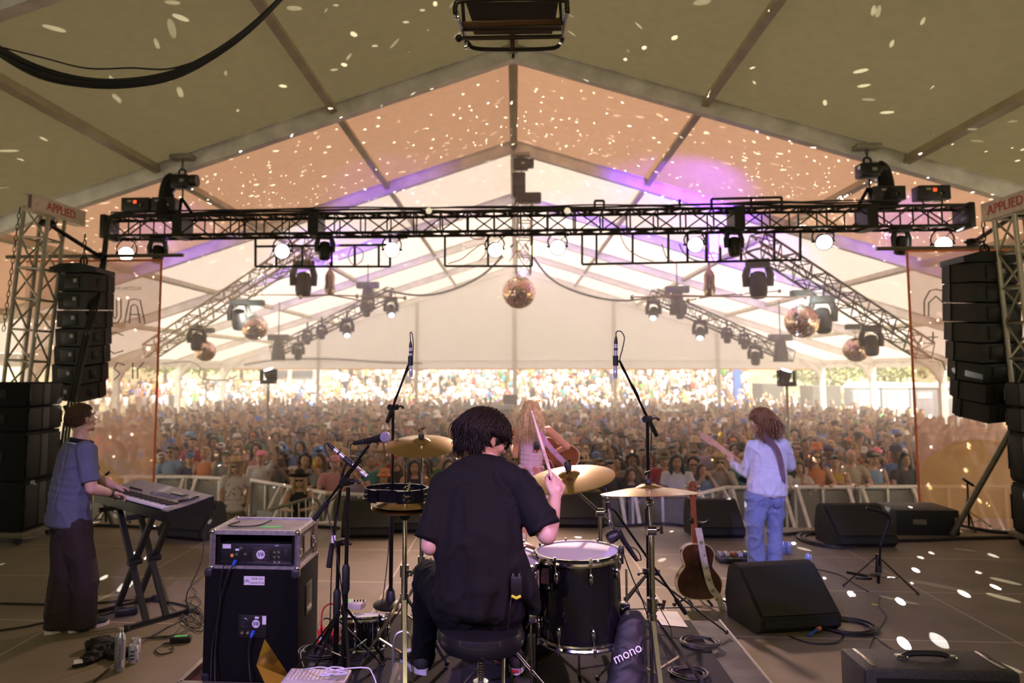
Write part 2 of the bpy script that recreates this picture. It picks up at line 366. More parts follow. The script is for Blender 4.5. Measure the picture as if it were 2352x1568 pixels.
def hoop(c, ax, r, h, g=None, m=0):
    g = g or G(); g.lathe([(r - 0.002, -h / 2), (r + 0.006, -h / 2), (r + 0.007, -h / 4), (r + 0.002, 0), (r + 0.007, h / 4), (r + 0.006, h / 2), (r - 0.006, h / 2), (r - 0.006, -h / 2 + 0.002)], c, ax, 48, m); return g
def drum(name, label, c0, c1, r, shell, head, lugs, hoopm, hh=0.035, cat='drum', skinb=None):
    c0, c1 = V(c0), V(c1); ax = (c1 - c0).normalized(); L = (c1 - c0).length
    t = thing(name, label, cat, (c0.x, c0.y, min(c0.z, c1.z)))
    G().lathe([(r - 0.006, 0.01), (r - 0.004, 0.01), (r - 0.004, L - 0.01), (r - 0.006, L - 0.01)], c0, ax, 48).build('shell', shell, t)
    G().lathe([(0, 0), (r - 0.007, 0), (r - 0.004, -0.003)], c1 - ax * 0.006, ax, 48).build('batter_head', head, t)
    G().lathe([(0, 0.004), (r - 0.007, 0.004)], c0 + ax * 0.012, ax, 48).build('resonant_head', skinb or head, t)
    hoop(c1 - ax * hh / 2, ax, r, hh).build('hoop', hoopm, t); hoop(c0 + ax * hh / 2, ax, r, hh).build('hoop', hoopm, t)
    q = V((0, 0, 1)).rotation_difference(ax).to_matrix()
    for k in range(lugs):
        a = 2 * PI * (k + 0.25) / lugs; d = q @ V((math.cos(a), math.sin(a), 0)); tg = ax.cross(d)
        for e, s in ((c1, -1), (c0, 1)):
            l = G(); b = e + ax * s * 0.085 + d * (r + 0.004); l.sph(b, (0.012, 0.012, 0.030), 10, R=q); l.cyl(b, e + ax * s * 0.004 + d * (r + 0.009), 0.0035, n=6)
            l.box(e + ax * s * 0.012 + d * (r + 0.011), (0.018, 0.014, 0.020), R=MX((tg, d, ax)).transposed()); l.cyl(e + ax * s * 0.02 + d * (r + 0.012), e - ax * s * 0.01 + d * (r + 0.012), 0.006, n=6)
            l.build('lug', CHROME, t)
    return t
HEADW = K('coated_drum_head', (0.66, 0.64, 0.68), 0.55, var=0.05, scale=8); BLKLAC = K('black_lacquer', (0.006, 0.006, 0.007), 0.08, coat=0.6, var=0.02)
HEADC = K('clear_drum_head', (0.05, 0.045, 0.04), 0.15); WOODH = K('brown_wood_hoop', (0.28, 0.13, 0.045), 0.35, scale=20, var=0.3); WOODS = K('pale_wood_shell', (0.50, 0.38, 0.22), 0.35, scale=20)
ftc = at(1326, 1262, 3.66); tl = V((-0.035, 0.0, 1)).normalized()
ft = drum('floor_tom', 'glossy black floor tom with chrome hoops at the right of the drummer', ftc - tl * 0.42, ftc, 0.203, BLKLAC, HEADW, 8, CHROME, cat='drum')
for px, a in ((1240, 0), (1424, 1), (1330, 2)):
    p = ftc + [V((-0.21, -0.05, -0.30)), V((0.212, -0.02, -0.27)), V((0.02, 0.215, -0.28))][a]; d = V((p.x - ftc.x, p.y - ftc.y, 0)).normalized()
    e = V((p.x + d.x * 0.02, p.y + d.y * 0.02, 0)); g = G(); g.tube([(e.x, e.y, p.z + 0.19), (e.x, e.y, RZ + 0.10), (e.x + d.x * 0.05, e.y + d.y * 0.05 - 0.02, RZ + 0.02)], 0.0055, 8); lg = g.build('leg', CHROME, ft)
    g = G(); g.box(p + d * 0.012, (0.045, 0.045, 0.06), R=MX.Rotation(math.atan2(d.y, d.x), 3, 'Z'), bev=0.008); g.cyl(p + d * 0.03 + V((0, 0, -0.02)), p + d * 0.05 + V((-d.y * 0.03, d.x * 0.03, -0.045)), 0.006, n=6); g.build('leg_bracket', CHROME, ft)
    G().limb([(e.x + d.x * 0.05, e.y + d.y * 0.05 - 0.02, RZ + 0.02)], [0.012], 8).build('rubber_foot', RUBBER, ft)
G().box(ftc + V((0.10, 0.07, -0.0105)), (0.03, 0.02, 0.0006)).build('head_print', INK, ft)
kd = drum('bass_drum', 'black bass drum with brown wooden hoop behind the drummer stool', (0.0, 4.47, 0.692), (0.0, 4.05, 0.692), 0.279, BLKLAC, HEADC, 10, WOODH, 0.04)
sn = drum('snare_drum', 'wooden snare drum between the drummer and the bass drum', (-0.06, 3.62, 0.955), (-0.06, 3.61, 1.095), 0.178, WOODS, HEADW, 8, CHROME, 0.03)
g = G(); g.cyl((-0.06, 3.66, RZ + 0.2), (-0.06, 3.62, 0.93), 0.012)
for k in range(3): a = k * 2.1 + 0.5; g.cyl((-0.06, 3.65, RZ + 0.30), (-0.06 + 0.25 * math.cos(a), 3.65 + 0.25 * math.sin(a), RZ + 0.012), 0.008); g.cyl((-0.06, 3.62, 0.90), (-0.06 + 0.18 * math.cos(a), 3.62 + 0.18 * math.sin(a), 0.95), 0.007)
tag(g.build('snare_stand', CHROME), 'chrome snare stand under the wooden snare drum', 'drum stand')
st = drum('side_tom', 'small black tom with chrome hoop standing low beside the hi-hat', at(840, 1492, 4.32), at(840, 1412, 4.36), 0.128, BLKLAC, HEADW, 6, CHROME, 0.03)
c_ = at(840, 1492, 4.32)
tag(G().lathe([(0.125, 0), (0.12, c_.z - RZ - 0.012)], (c_.x, c_.y, RZ + 0.011), (0, 0, 1), 24).build('drum_pedestal', BLKCLOTH), 'black round base under the small side tom', 'drum stand')
def cymbal(name, label, c, dia, nrm, bell=0.055):
    r = dia / 2; pr = [(0.006, 0.034), (bell * 0.5, 0.030), (bell * 0.85, 0.020), (bell, 0.013)]
    for k in range(1, 15): t = k / 14; rr = bell + (r - bell) * t; pr.append((rr, 0.013 - 0.028 * t ** 1.3 + (0.0007 if k % 2 else 0)))
    pr += [(a, b - 0.0014) for a, b in reversed(pr)]
    return tag(G().lathe(pr, c, nrm, 64).build(name, BRASS, ang=30), label, 'cymbal')
def tripod(t, base, h, spread, rot, m, r=0.009, top=None, mid=True, foot=True):
    base = V(base)
    for k in range(3):
        a = rot + k * 2 * PI / 3; d = V((math.cos(a), math.sin(a), 0)); g = G(); e = base + d * spread + V((0, 0, 0.014))
        g.bar(base + V((0, 0, h)) + d * 0.02, e, r * 2.2, r * 1.2)
        if mid: g.bar(base + V((0, 0, h * 0.32)) + d * 0.015, base.lerp(base + d * spread, 0.55) + V((0, 0, h * 0.45)), r * 1.6, r * 0.8)
        l = g.build('leg', m, t)
        if foot: G().limb([e], [0.014], 8).build('rubber_foot', RUBBER, l)
    G().cyl(base + V((0, 0, h - 0.02)), base + V((0, 0, h + 0.03)), r * 2.4, n=16).build('leg_collar', m, t)
def wing(p, d, m=CHROME):
    p = V(p); d = V(d).normalized(); s = d.orthogonal().normalized(); g = G(); g.cyl(p, p + d * 0.03, 0.008, n=10)
    g.bar(p + d * 0.026 - s * 0.024, p + d * 0.034 + s * 0.024, 0.006, 0.016, up=d); return g
def cym_stand(name, label, base, elbow, cyc, nrm, rot, r=0.0125, spread=0.30, h=0.36):
    base, elbow, cyc = V(base), V(elbow), V(cyc); nrm = V(nrm).normalized(); t = thing(name, label, 'cymbal stand', base)
    hmid = (elbow.z - base.z) * 0.55 + base.z
    G().cyl(base + V((0, 0, 0.05)), (base.x, base.y, hmid), r * 1.25, n=16).build('base_tube', CHROME, t)
    G().cyl((base.x, base.y, hmid - 0.02), elbow, r, n=16).build('extension_tube', CHROME, t)
    G().cyl((base.x, base.y, hmid - 0.03), (base.x, base.y, hmid + 0.03), r * 1.8, n=16).merge(wing((base.x + r * 1.6, base.y, hmid), (1, -0.3, 0))).build('height_clamp', CHROME, t)
    g = G(); g.cyl(elbow - V((0.022, 0, 0)), elbow + V((0.022, 0, 0)), 0.024, n=16); g.merge(wing(elbow + V((0.02, 0, 0.0)), (1, -0.2, 0.3))); g.build('tilter', CHROME, t)
    top = cyc + nrm * 0.055
    g = G(); g.cyl(elbow, cyc - nrm * 0.06, 0.009); g.sph(cyc - nrm * 0.06, 0.02, 12); g.build('arm', CHROME, t)
    g = G(); g.cyl(cyc - nrm * 0.06, top + nrm * 0.02, 0.0035, n=8); g.merge(wing(top, nrm)); g.build('threaded_rod', CHROME, t)
    g = G(); g.cyl(cyc - nrm * 0.012, cyc + nrm * 0.002, 0.018, n=16); g.cyl(cyc + nrm * 0.036, cyc + nrm * 0.055, 0.018, n=16); g.build('felt', RUBBER, t)
    tripod(t, base, h, spread, rot, CHROME); return t
def tiltn(px_roll, toward): return V((math.sin(px_roll), -math.sin(toward), math.cos(toward))).normalized()
cA = at(968, 1018, 4.3); nA = tiltn(0.0, math.radians(13)); cymbal('crash_cymbal', 'bronze cymbal tilted toward the drummer at the left of his head', cA, 0.415, nA)
cym_stand('cymbal_stand', 'chrome stand under the cymbal left of the drummer', (cA.x, cA.y + 0.03, RZ + 0.011), cA + V((0.004, 0.02, -0.30)), cA, nA, 0.4)
cB = at(1308, 1094, 4.23); nB = tiltn(-0.15, math.radians(9)); cymbal('ride_cymbal', 'large bronze cymbal with black felt nut below the raised drumstick', cB, 0.515, nB, 0.065)
eB = at(1378, 1176, 4.33); cym_stand('cymbal_stand', 'chrome boom stand behind the floor tom holding the large cymbal', (eB.x, eB.y, RZ + 0.011), eB, cB, nB, 0.9)
G().cyl(eB, eB + (eB - cB).normalized() * 0.16, 0.009).build('boom_end', CHROME, bpy.data.objects['cymbal_stand.001'])
tag(G().tube(smoothp([cB + V((0.004, -0.012, 0.05)), cB + V((0, -0.04, 0.028)), cB + V((-0.05, -0.10, -0.012)), cB + V((-0.09, -0.14, -0.024))]), 0.0022, 6).build('sizzle_chain', K('copper_bead', (0.5, 0.22, 0.08), 0.3, 0.8)), 'thin copper bead chain hanging from the large cymbal nut', 'chain')
G().lathe([(0.0, 0.022), (0.017, 0.02), (0.022, 0.008), (0.020, -0.006), (0.013, -0.008)], cB + nB * 0.058, nB, 20).build('felt_nut', RUBBER, bpy.data.objects['cymbal_stand.001'])
cD = at(1490, 1126, 3.72); nD = tiltn(-0.035, -math.radians(6.5)); cymbal('crash_cymbal', 'thin flat bronze cymbal seen edge-on above the right chrome stand', cD, 0.478, nD, 0.07)
bD = at(1502, 1568, 3.74); cym_stand('cymbal_stand', 'heavy chrome stand at the right front of the carpeted platform', (bD.x, bD.y, RZ + 0.011), at(1496, 1218, 3.73), cD, nD, 0.5, 0.0145)
# hi-hat with a tambourine on top
hb = V((at(930, 1200, 3.86).x, 3.86, RZ + 0.011)); hz = at(930, 1158, 3.86).z
cymbal('hi_hat_cymbal', 'lower bronze hi-hat cymbal under the tambourine', (hb.x, hb.y, hz - 0.012), 0.36, (0, 0, -1)); cymbal('hi_hat_cymbal', 'upper bronze hi-hat cymbal under the tambourine', (hb.x, hb.y, hz + 0.005), 0.36, (0, -0.06, 1))
hh = thing('hi_hat_stand', 'chrome hi-hat stand with pedal at the left knee of the drummer', 'hi-hat stand', hb)
G().cyl((hb.x, hb.y, hz - 0.36), (hb.x, hb.y, hz - 0.06), 0.0125, n=16).build('extension_tube', CHROME, hh); G().cyl((hb.x, hb.y, RZ + 0.25), (hb.x, hb.y, hz - 0.33), 0.017, n=16).build('base_tube', CHROME, hh)
g = G(); g.cyl((hb.x, hb.y, hz - 0.37), (hb.x, hb.y, hz - 0.31), 0.024, n=16); g.merge(wing((hb.x + 0.02, hb.y - 0.01, hz - 0.34), (1, -0.5, 0))); g.build('height_clamp', CHROME, hh)
G().lathe([(0.015, -0.05), (0.028, -0.04), (0.034, -0.012), (0.03, 0.0)], (hb.x, hb.y, hz - 0.03), n=20).build('cymbal_seat', RUBBER, hh)
g = G(); g.cyl((hb.x, hb.y, hz), (hb.x, hb.y, hz + 0.19), 0.0035, n=8); g.build('pull_rod', CHROME, hh)
g = G(); g.cyl((hb.x, hb.y, hz + 0.03), (hb.x, hb.y, hz + 0.085), 0.009); g.merge(wing((hb.x, hb.y, hz + 0.08), (0.7, -0.5, 0.5))); g.build('clutch', CHROME, hh)
tripod(hh, hb, 0.40, 0.27, 0.7, CHROME)
g = G()
for s in (-1, 1): g.tube(smoothp([(hb.x, hb.y - 0.02, RZ + 0.26), (hb.x + s * 0.045, hb.y - 0.03, RZ + 0.22), (hb.x + s * 0.05, hb.y - 0.05, RZ + 0.02)]), 0.008, 8)
g.build('pedal_frame', ALU, hh)
G().box((hb.x + 0.0, hb.y - 0.19, RZ + 0.075), (0.085, 0.28, 0.012), R=MX.Rotation(math.radians(14), 3, 'X'), bev=0.003).build('pedal', ALU, hh)
tb = thing('tambourine', 'black crescent tambourine with silver jingles mounted on the hi-hat', 'tambourine', (hb.x - 0.03, hb.y, hz + 0.03))
tc = V((hb.x - 0.045, hb.y - 0.01, hz + 0.058)); pts = []
for k in range(37):
    a = math.radians(-62 + k * 320 / 36 - 20); pts.append(tc + V((0.165 * math.cos(a), 0.13 * math.sin(a), 0.0)))
g = G(); k = len(pts); vs = []
for p in pts:
    d = (p - tc).normalized()
    for o, zz in ((0, -0.032), (0.012, -0.032), (0.012, 0.032), (0, 0.032)): vs.append(p + d * (o - 0.006) + V((0, 0, zz)))
fs = [(i * 4 + j, i * 4 + (j + 1) % 4, (i + 1) * 4 + (j + 1) % 4, (i + 1) * 4 + j) for i in range(k - 1) for j in range(4)] + [(3, 2, 1, 0), tuple((k - 1) * 4 + j for j in range(4))]
G().add(vs, fs).build('frame', BLKLAC, tb)
g = G(); g.bar(pts[3] + V((0, 0.0, 0)), pts[-4] + V((0, 0, 0)), 0.012, 0.062); g.build('grip', BLKLAC, tb)
for i in (2, 7, 12, 17, 22, 27, 33):
    p = pts[i]; d = (p - tc).normalized()
    for zz in (-0.012, 0.008): G().lathe([(0.003, 0.001), (0.010, 0.004), (0.021, 0.0), (0.021, -0.001), (0.003, 0)], p + d * 0.006 + V((0, 0, zz)), (d.x * 0.2, d.y * 0.2, 1), 16).build('jingle', CHROME, tb)
# stool
sx = V((at(1104, 1425, 3.16).x, 3.16, 0)); th = thing('drum_stool', 'round black padded drum stool on a chrome tripod under the drummer', 'stool', (sx.x, sx.y, RZ + 0.011))
G().lathe([(0, 0.09), (0.15, 0.088), (0.178, 0.075), (0.185, 0.05), (0.182, 0.02), (0.17, 0.0), (0, 0.0)], (sx.x, sx.y, 0.845), n=40).build('seat', K('black_vinyl', (0.012, 0.012, 0.012), 0.33, coat=0.3), th)
g = G(); g.cyl((sx.x, sx.y, 0.60), (sx.x, sx.y, 0.845), 0.012)
for k in range(20): g.lathe([(0.012, 0), (0.0145, 0.003), (0.012, 0.006)], (sx.x, sx.y, 0.63 + k * 0.0105), n=12)
g.build('threaded_post', CHROME, th); G().cyl((sx.x, sx.y, 0.50), (sx.x, sx.y, 0.68), 0.021, n=20).build('base_tube', CHROME, th)
g = G(); g.cyl((sx.x, sx.y, 0.64), (sx.x, sx.y, 0.70), 0.032, n=20); g.merge(wing((sx.x + 0.01, sx.y - 0.03, 0.66), (0.4, -1, -0.3))); g.build('height_clamp', CHROME, th)
tripod(th, (sx.x, sx.y, RZ + 0.011), 0.19, 0.27, -0.5, CHROME, 0.011)
# bass drum pedal
kp = thing('kick_pedal', 'silver bass drum pedal under the right foot of the drummer', 'drum pedal', (0.03, 3.85, RZ + 0.011))
G().box((0.03, 3.72, RZ + 0.05), (0.09, 0.30, 0.012), R=MX.Rotation(math.radians(12), 3, 'X'), bev=0.003).build('footboard', ALU, kp)
g = G(); g.box((0.03, 3.80, RZ + 0.018), (0.12, 0.42, 0.01)); g.bar((-0.03, 3.96, RZ + 0.02), (-0.03, 3.96, RZ + 0.22), 0.016); g.bar((0.09, 3.96, RZ + 0.02), (0.09, 3.96, RZ + 0.22), 0.016); g.cyl((-0.04, 3.96, RZ + 0.21), (0.10, 3.96, RZ + 0.21), 0.008); g.build('pedal_frame', STEEL, kp)
g = G(); g.cyl((0.03, 3.96, RZ + 0.21), (0.03, 3.99, RZ + 0.36), 0.004); g.sph((0.03, 4.0, RZ + 0.37), (0.022, 0.03, 0.03), 12); g.build('beater', K('white_felt', (0.7, 0.68, 0.62), 0.9), kp)
# ------------------------------------------------------------------ microphones and their stands
def mic_stand(name, label, base, top, rot=0.3, spread=0.30, h=0.34, round_base=False, r=0.0105):
    base, top = V(base), V(top); t = thing(name, label, 'microphone stand', base); md = base.lerp(top, 0.5)
    G().cyl(base + V((0, 0, 0.03)), md + V((0, 0, 0.05)), r * 1.35, n=14).build('base_tube', BLACKM, t); G().cyl(md, top, r, n=14).build('extension_tube', BLACKM, t)
    G().lathe([(r * 1.3, -0.08), (r * 2.0, -0.06), (r * 2.0, 0.05), (r * 1.2, 0.07)], md + V((0, 0, 0.02)), n=16).build('height_grip', RUBBER, t)
    if round_base: G().lathe([(0, 0), (0.115, 0), (0.12, 0.012), (0.11, 0.022), (0.035, 0.04), (0.028, 0.10), (0.016, 0.12), (0, 0.12)], base, n=32).build('weighted_base', BLACK, t)
    else: tripod(t, base, h, spread, rot, BLACKM, 0.007)
    return t
def boom(t, piv, a, b, grip=True, r=0.0075):
    piv, a, b = V(piv), V(a), V(b); G().cyl(a, b, r, n=12).build('boom_arm', BLACKM, t)
    g = G(); g.cyl(piv - V((0.02, 0.03, 0)), piv + V((0.02, 0.03, 0)), 0.021, n=14); g.cyl(piv + V((0.02, 0, 0)), piv + V((0.06, -0.01, 0.01)), 0.006, n=8); g.sph(piv + V((0.065, -0.01, 0.0)), 0.011, 8); g.build('clutch', BLACK, t)
    if grip: G().cyl(a, a.lerp(b, min(0.35, 0.13 / (b - a).length)), 0.0145, n=14).build('counterweight', RUBBER, t)
SILV = K('violet_lit_silver_mic', (0.62, 0.58, 0.66), 0.32, 0.55, var=0.03)  # silver with the violet stage light put into its colour
def pencil(name, label, tail, tip, r=0.0105, m=SILV):
    tail, tip = V(tail), V(tip); t = thing(name, label, 'microphone', tip); d = (tip - tail)
    g = G(); g.cyl(tail.lerp(tip, 0.18), tip, r, n=16); g.lathe([(r, 0), (r + 0.0015, 0.003), (r + 0.0015, 0.03), (r, 0.033)], tip - d.normalized() * 0.05, d, 16); g.build('body', m, t)
    g = G()
    for k in range(4): g.lathe([(r + 0.0005, 0), (r + 0.0022, 0.001), (r + 0.0005, 0.002)], tip - d.normalized() * (0.012 + 0.006 * k), d, 16)
    g.lathe([(0, 0.0008), (r - 0.001, 0.0008)], tip, d, 16); g.build('capsule_grille', STEEL, t)
    G().lathe([(0.004, 0), (0.0075, 0.012), (0.0105, 0.03), (0.0105, d.length * 0.19)], tail, d, 14).build('plug', BLACK, t)
    m2 = tail.lerp(tip, 0.28); G().lathe([(r + 0.0006, 0), (r + 0.0006, 0.012)], m2, d, 14).build('band', INK, t); return t
def clip(t, p, d, m=RUBBER):
    g = G(); g.lathe([(0.013, -0.03), (0.016, -0.028), (0.016, 0.028), (0.013, 0.03)], p, d, 14); g.build('mic_clip', m, t)
def cable(name, label, pts, r=0.0032, m=CABLE, smooth=6, group=None, cat='cable'):
    return tag(G().tube(smoothp(pts, smooth), r, 6).build(name, m, ang=180), label, cat, group)
# overhead left
b = fl(897, 1392, RZ + 0.011); top = at(903, 935, 4.8)
oL = mic_stand('microphone_stand', 'tall black boom stand with round base behind the left cymbal', b, top, round_base=True)
hd = at(938, 838, 4.5); boom(oL, top, at(890, 968, 4.85), hd)
pencil('pencil_microphone', 'silver pencil microphone pointing down above the left cymbal', at(943, 783, 4.42), at(944, 866, 4.42)); clip(oL, at(943, 828, 4.42), (0, 0, 1)); G().cyl(hd, at(943, 828, 4.42), 0.007).build('swivel', RUBBER, oL)
cable('microphone_cable', 'black cable looping from the tall left pencil microphone down its boom', [at(943, 783, 4.42), at(942, 764, 4.42), at(947, 768, 4.42), at(949, 800, 4.42), at(944, 835, 4.47), at(922, 880, 4.58), at(914, 900, 4.65), at(902, 940, 4.8), at(899, 1100, 4.82), at(893, 1250, 4.82), at(880, 1370, 4.8), fl(872, 1392, RZ + 0.012)])
# overhead right
b = fl(1491, 1432, RZ + 0.011); top = at(1487, 962, 4.63)
oR = mic_stand('microphone_stand', 'tall black boom stand rising behind the edge-on right cymbal', b, top, rot=-0.35, spread=0.46, h=0.30)
hd = at(1424, 830, 4.42); boom(oR, top, at(1508, 1000, 4.7), hd)
pencil('pencil_microphone', 'silver pencil microphone pointing down above the right cymbals', at(1415, 772, 4.35), at(1413, 870, 4.35)); clip(oR, at(1414, 828, 4.35), (0, 0, 1)); G().cyl(hd, at(1414, 828, 4.35), 0.007).build('swivel', RUBBER, oR)
cable('microphone_cable', 'black cable looping from the tall right pencil microphone down its stand', [at(1415, 772, 4.35), at(1416, 762, 4.35), at(1426, 761, 4.35), at(1434, 775, 4.35), at(1430, 800, 4.36), at(1424, 832, 4.4), at(1442, 868, 4.46), at(1463, 900, 4.52), at(1478, 945, 4.6), at(1496, 985, 4.6), at(1492, 1080, 4.6), at(1490, 1200, 4.6), at(1500, 1350, 4.58), fl(1540, 1440, RZ + 0.012)])
# vocal
b = V((at(792, 1300, 3.85).x, 3.85, RZ + 0.011)); top = at(800, 1118, 3.85)
vS = mic_stand('microphone_stand', 'black boom stand holding the vocal microphone beside the hi-hat', b, top, rot=0.9, spread=0.28)
hd = at(848, 1022, 3.78); boom(vS, at(797, 1106, 3.84), at(722, 1192, 3.92), hd); G().cyl(at(790, 1100, 3.85), at(830, 1052, 3.8), 0.012, n=12).build('boom_sleeve', BLACKM, vS)
vm = thing('vocal_microphone', 'black handheld vocal microphone with silver ball grille beside the left cymbal', 'microphone', at(860, 1010, 3.76))
a_, b_ = at(812, 1018, 3.82), at(874, 1006, 3.74); g = G(); d = (b_ - a_)
G().lathe([(0.008, 0), (0.0115, 0.004), (0.012, d.length * 0.3), (0.0165, d.length * 0.72), (0.021, d.length * 0.95), (0.021, d.length)], a_, d, 20).build('handle', BLACK, vm)
gr = G(); gr.sph(at(885, 1004, 3.73), 0.0285, 24); gr.lathe([(0.026, -0.004), (0.0295, -0.003), (0.0295, 0.004), (0.026, 0.005)], at(884.5, 1004, 3.731), d, 24); gr.build('ball_grille', K('grille_mesh', (0.5, 0.48, 0.62), 0.35, 0.8, scale=420, var=0.6, bump=0.8), vm)
clip(vS, at(845, 1012, 3.78), d); G().cyl(hd, at(845, 1012, 3.78), 0.009).build('swivel', RUBBER, vS)
cable('microphone_cable', 'black cable hanging from the vocal microphone along its boom', [a_, at(806, 1022, 3.83), at(805, 1040, 3.83), at(808, 1065, 3.82), at(800, 1100, 3.83), at(770, 1140, 3.85), at(752, 1165, 3.88), at(765, 1230, 3.86), at(778, 1300, 3.84), at(790, 1400, 3.83), at(800, 1500, 3.8)])
# hi-hat pencil microphone
b = V((at(772, 1400, 3.95).x, 3.95, RZ + 0.011)); top = at(778, 1246, 3.93)
hS = mic_stand('microphone_stand', 'short black boom stand with white tag in front of the amplifier', b, top, rot=0.2, spread=0.25, h=0.25)
boom(hS, top, at(755, 1302, 3.95), at(789, 1078, 3.9)); G().box(at(766, 1238, 3.9), (0.022, 0.003, 0.04), bev=0.001).build('white_tag', LABELW, hS)
pencil('pencil_microphone', 'silver pencil microphone slanting down toward the hi-hat', at(752, 1018, 3.92), at(843, 1094, 3.86)); clip(hS, at(800, 1059, 3.89), at(843, 1094, 3.86) - at(752, 1018, 3.92)); G().cyl(at(789, 1078, 3.9), at(798, 1060, 3.89), 0.008).build('swivel', RUBBER, hS)
cable('microphone_cable', 'black cable looping from the slanted pencil microphone', [at(752, 1018, 3.92), at(748, 1018, 3.92), at(747, 1030, 3.92), at(765, 1065, 3.92), at(783, 1088, 3.91), at(776, 1150, 3.92), at(770, 1230, 3.92), at(762, 1300, 3.95), at(758, 1420, 3.97), fl(752, 1500, RZ + 0.02)])
# tom microphones
b = fl(1520, 1428, RZ + 0.011)
G().cyl(at(1412, 1172, 4.35), at(1570, 1400, 4.6), 0.0075).build('short_boom_arm', BLACKM, oR); G().cyl(at(1552, 1375, 4.58), at(1575, 1408, 4.61), 0.014).build('counterweight', RUBBER, oR)
g = G(); g.cyl(at(1487, 1310, 4.6) - V((0.03, 0.02, 0)), at(1515, 1315, 4.58), 0.018); g.cyl(at(1487, 1312, 4.6), at(1468, 1318, 4.5), 0.004); g.sph(at(1467, 1318, 4.5), 0.01, 8); g.build('boom_clutch', BLACK, oR)
pencil('pencil_microphone', 'slim bronze-grey microphone pointing down behind the floor tom', at(1391, 1119, 4.33), at(1403, 1214, 4.3), m=STEEL); clip(oR, at(1397, 1165, 4.32), (0.05, 0, -1)); G().cyl(at(1412, 1172, 4.35), at(1398, 1164, 4.32), 0.008).build('swivel', RUBBER, oR)
tm = thing('tom_microphone', 'stubby black drum microphone clamped over the floor tom rim', 'microphone', at(1410, 1235, 3.75))
g = G(); d = V((-0.55, -0.1, -0.6)).normalized(); g.lathe([(0.012, 0), (0.024, 0.012), (0.029, 0.035), (0.029, 0.06), (0.024, 0.072), (0, 0.076)], at(1424, 1222, 3.76), (-0.8, -0.1, -0.45), 20); g.build('capsule_body', BLACK, tm)
G().limb([at(1421, 1218, 3.76), at(1432, 1240, 3.77), at(1452, 1270, 3.78), at(1462, 1285, 3.78)], [0.014, 0.014, 0.012, 0.010], 10).build('handle', BLACK, tm)
g = G(); g.box(at(1424, 1262, 3.75), (0.04, 0.03, 0.035), bev=0.006); g.box(at(1427, 1282, 3.75), (0.02, 0.03, 0.05), bev=0.005); g.build('rim_clamp', BLACK, tm)
cable('microphone_cable', 'black cable hanging from the floor tom microphone to the carpet', [at(1462, 1285, 3.78), at(1472, 1285, 3.8), at(1468, 1270, 3.8), at(1455, 1258, 3.78), at(1430, 1258, 3.76), at(1450, 1320, 3.8), at(1472, 1370, 3.85), at(1490, 1420, 3.95), at(1520, 1480, 3.9), at(1550, 1540, 3.82)])
# ------------------------------------------------------------------ people: shared builders
from mathutils import noise as NZ
SKIN = K('skin_light', (0.60, 0.36, 0.25), 0.48, var=0.05, scale=9); HAIRD = K('hair_dark_brown', (0.012, 0.0075, 0.005), 0.5, spec=0.25); HAIRB = K('hair_auburn_brown', (0.075, 0.030, 0.013), 0.5)
HAIRL = K('hair_blond', (0.66, 0.50, 0.29), 0.45, var=0.25, scale=25); HAIRM = K('hair_light_brown', (0.24, 0.12, 0.05), 0.5, var=0.3, scale=25)
def lerp(a, b, t): return V(a).lerp(V(b), t)
def headf(c, fwd, up=(0, 0, 1)):
    f = V(fwd).normalized(); r = f.cross(V(up)).normalized(); u = r.cross(f)
    return MX(((r.x, f.x, u.x, c[0]), (r.y, f.y, u.y, c[1]), (r.z, f.z, u.z, c[2]), (0, 0, 0, 1)))
def head(g, H, s=1.0, ears=True):
    R = H.to_3x3(); P = lambda x, y, z: H @ V((x * s, y * s, z * s)); S = lambda c, r: g.sph(P(*c), tuple(q * s for q in r), 16, R=R)
    S((0, -0.015, 0.03), (0.076, 0.096, 0.090)); S((0, 0.015, -0.02), (0.064, 0.078, 0.088)); S((0, 0.035, -0.075), (0.048, 0.048, 0.035))
    S((0, 0.070, -0.098), (0.024, 0.020, 0.018)); S((0, 0.082, 0.018), (0.048, 0.014, 0.012)); S((-0.042, 0.058, -0.025), (0.022, 0.022, 0.022)); S((0.042, 0.058, -0.025), (0.022, 0.022, 0.022))
    g.limb([P(0, 0.088, 0.008), P(0, 0.106, -0.026)], [0.009 * s, 0.015 * s], 8); S((-0.012, 0.094, -0.030), (0.010, 0.010, 0.008)); S((0.012, 0.094, -0.030), (0.010, 0.010, 0.008))
    S((0, 0.088, -0.060), (0.024, 0.009, 0.006)); S((0, 0.086, -0.072), (0.020, 0.009, 0.007)); S((-0.046, 0.02, -0.075), (0.02, 0.04, 0.022)); S((0.046, 0.02, -0.075), (0.02, 0.04, 0.022))
    if ears:
        for k in (-1, 1):
            S((k * 0.080, -0.008, -0.004), (0.008, 0.020, 0.032)); S((k * 0.078, 0.0, -0.03), (0.007, 0.010, 0.012)); S((k * 0.084, -0.018, 0.008), (0.006, 0.010, 0.022))
def neck(g, H, base, r=0.056, s=1.0): g.limb([H @ V((0, -0.025 * s, -0.055 * s)), lerp(H @ V((0, -0.025 * s, -0.055 * s)), base, 0.6), base], [r * 0.95, r, r * 1.15], 14)
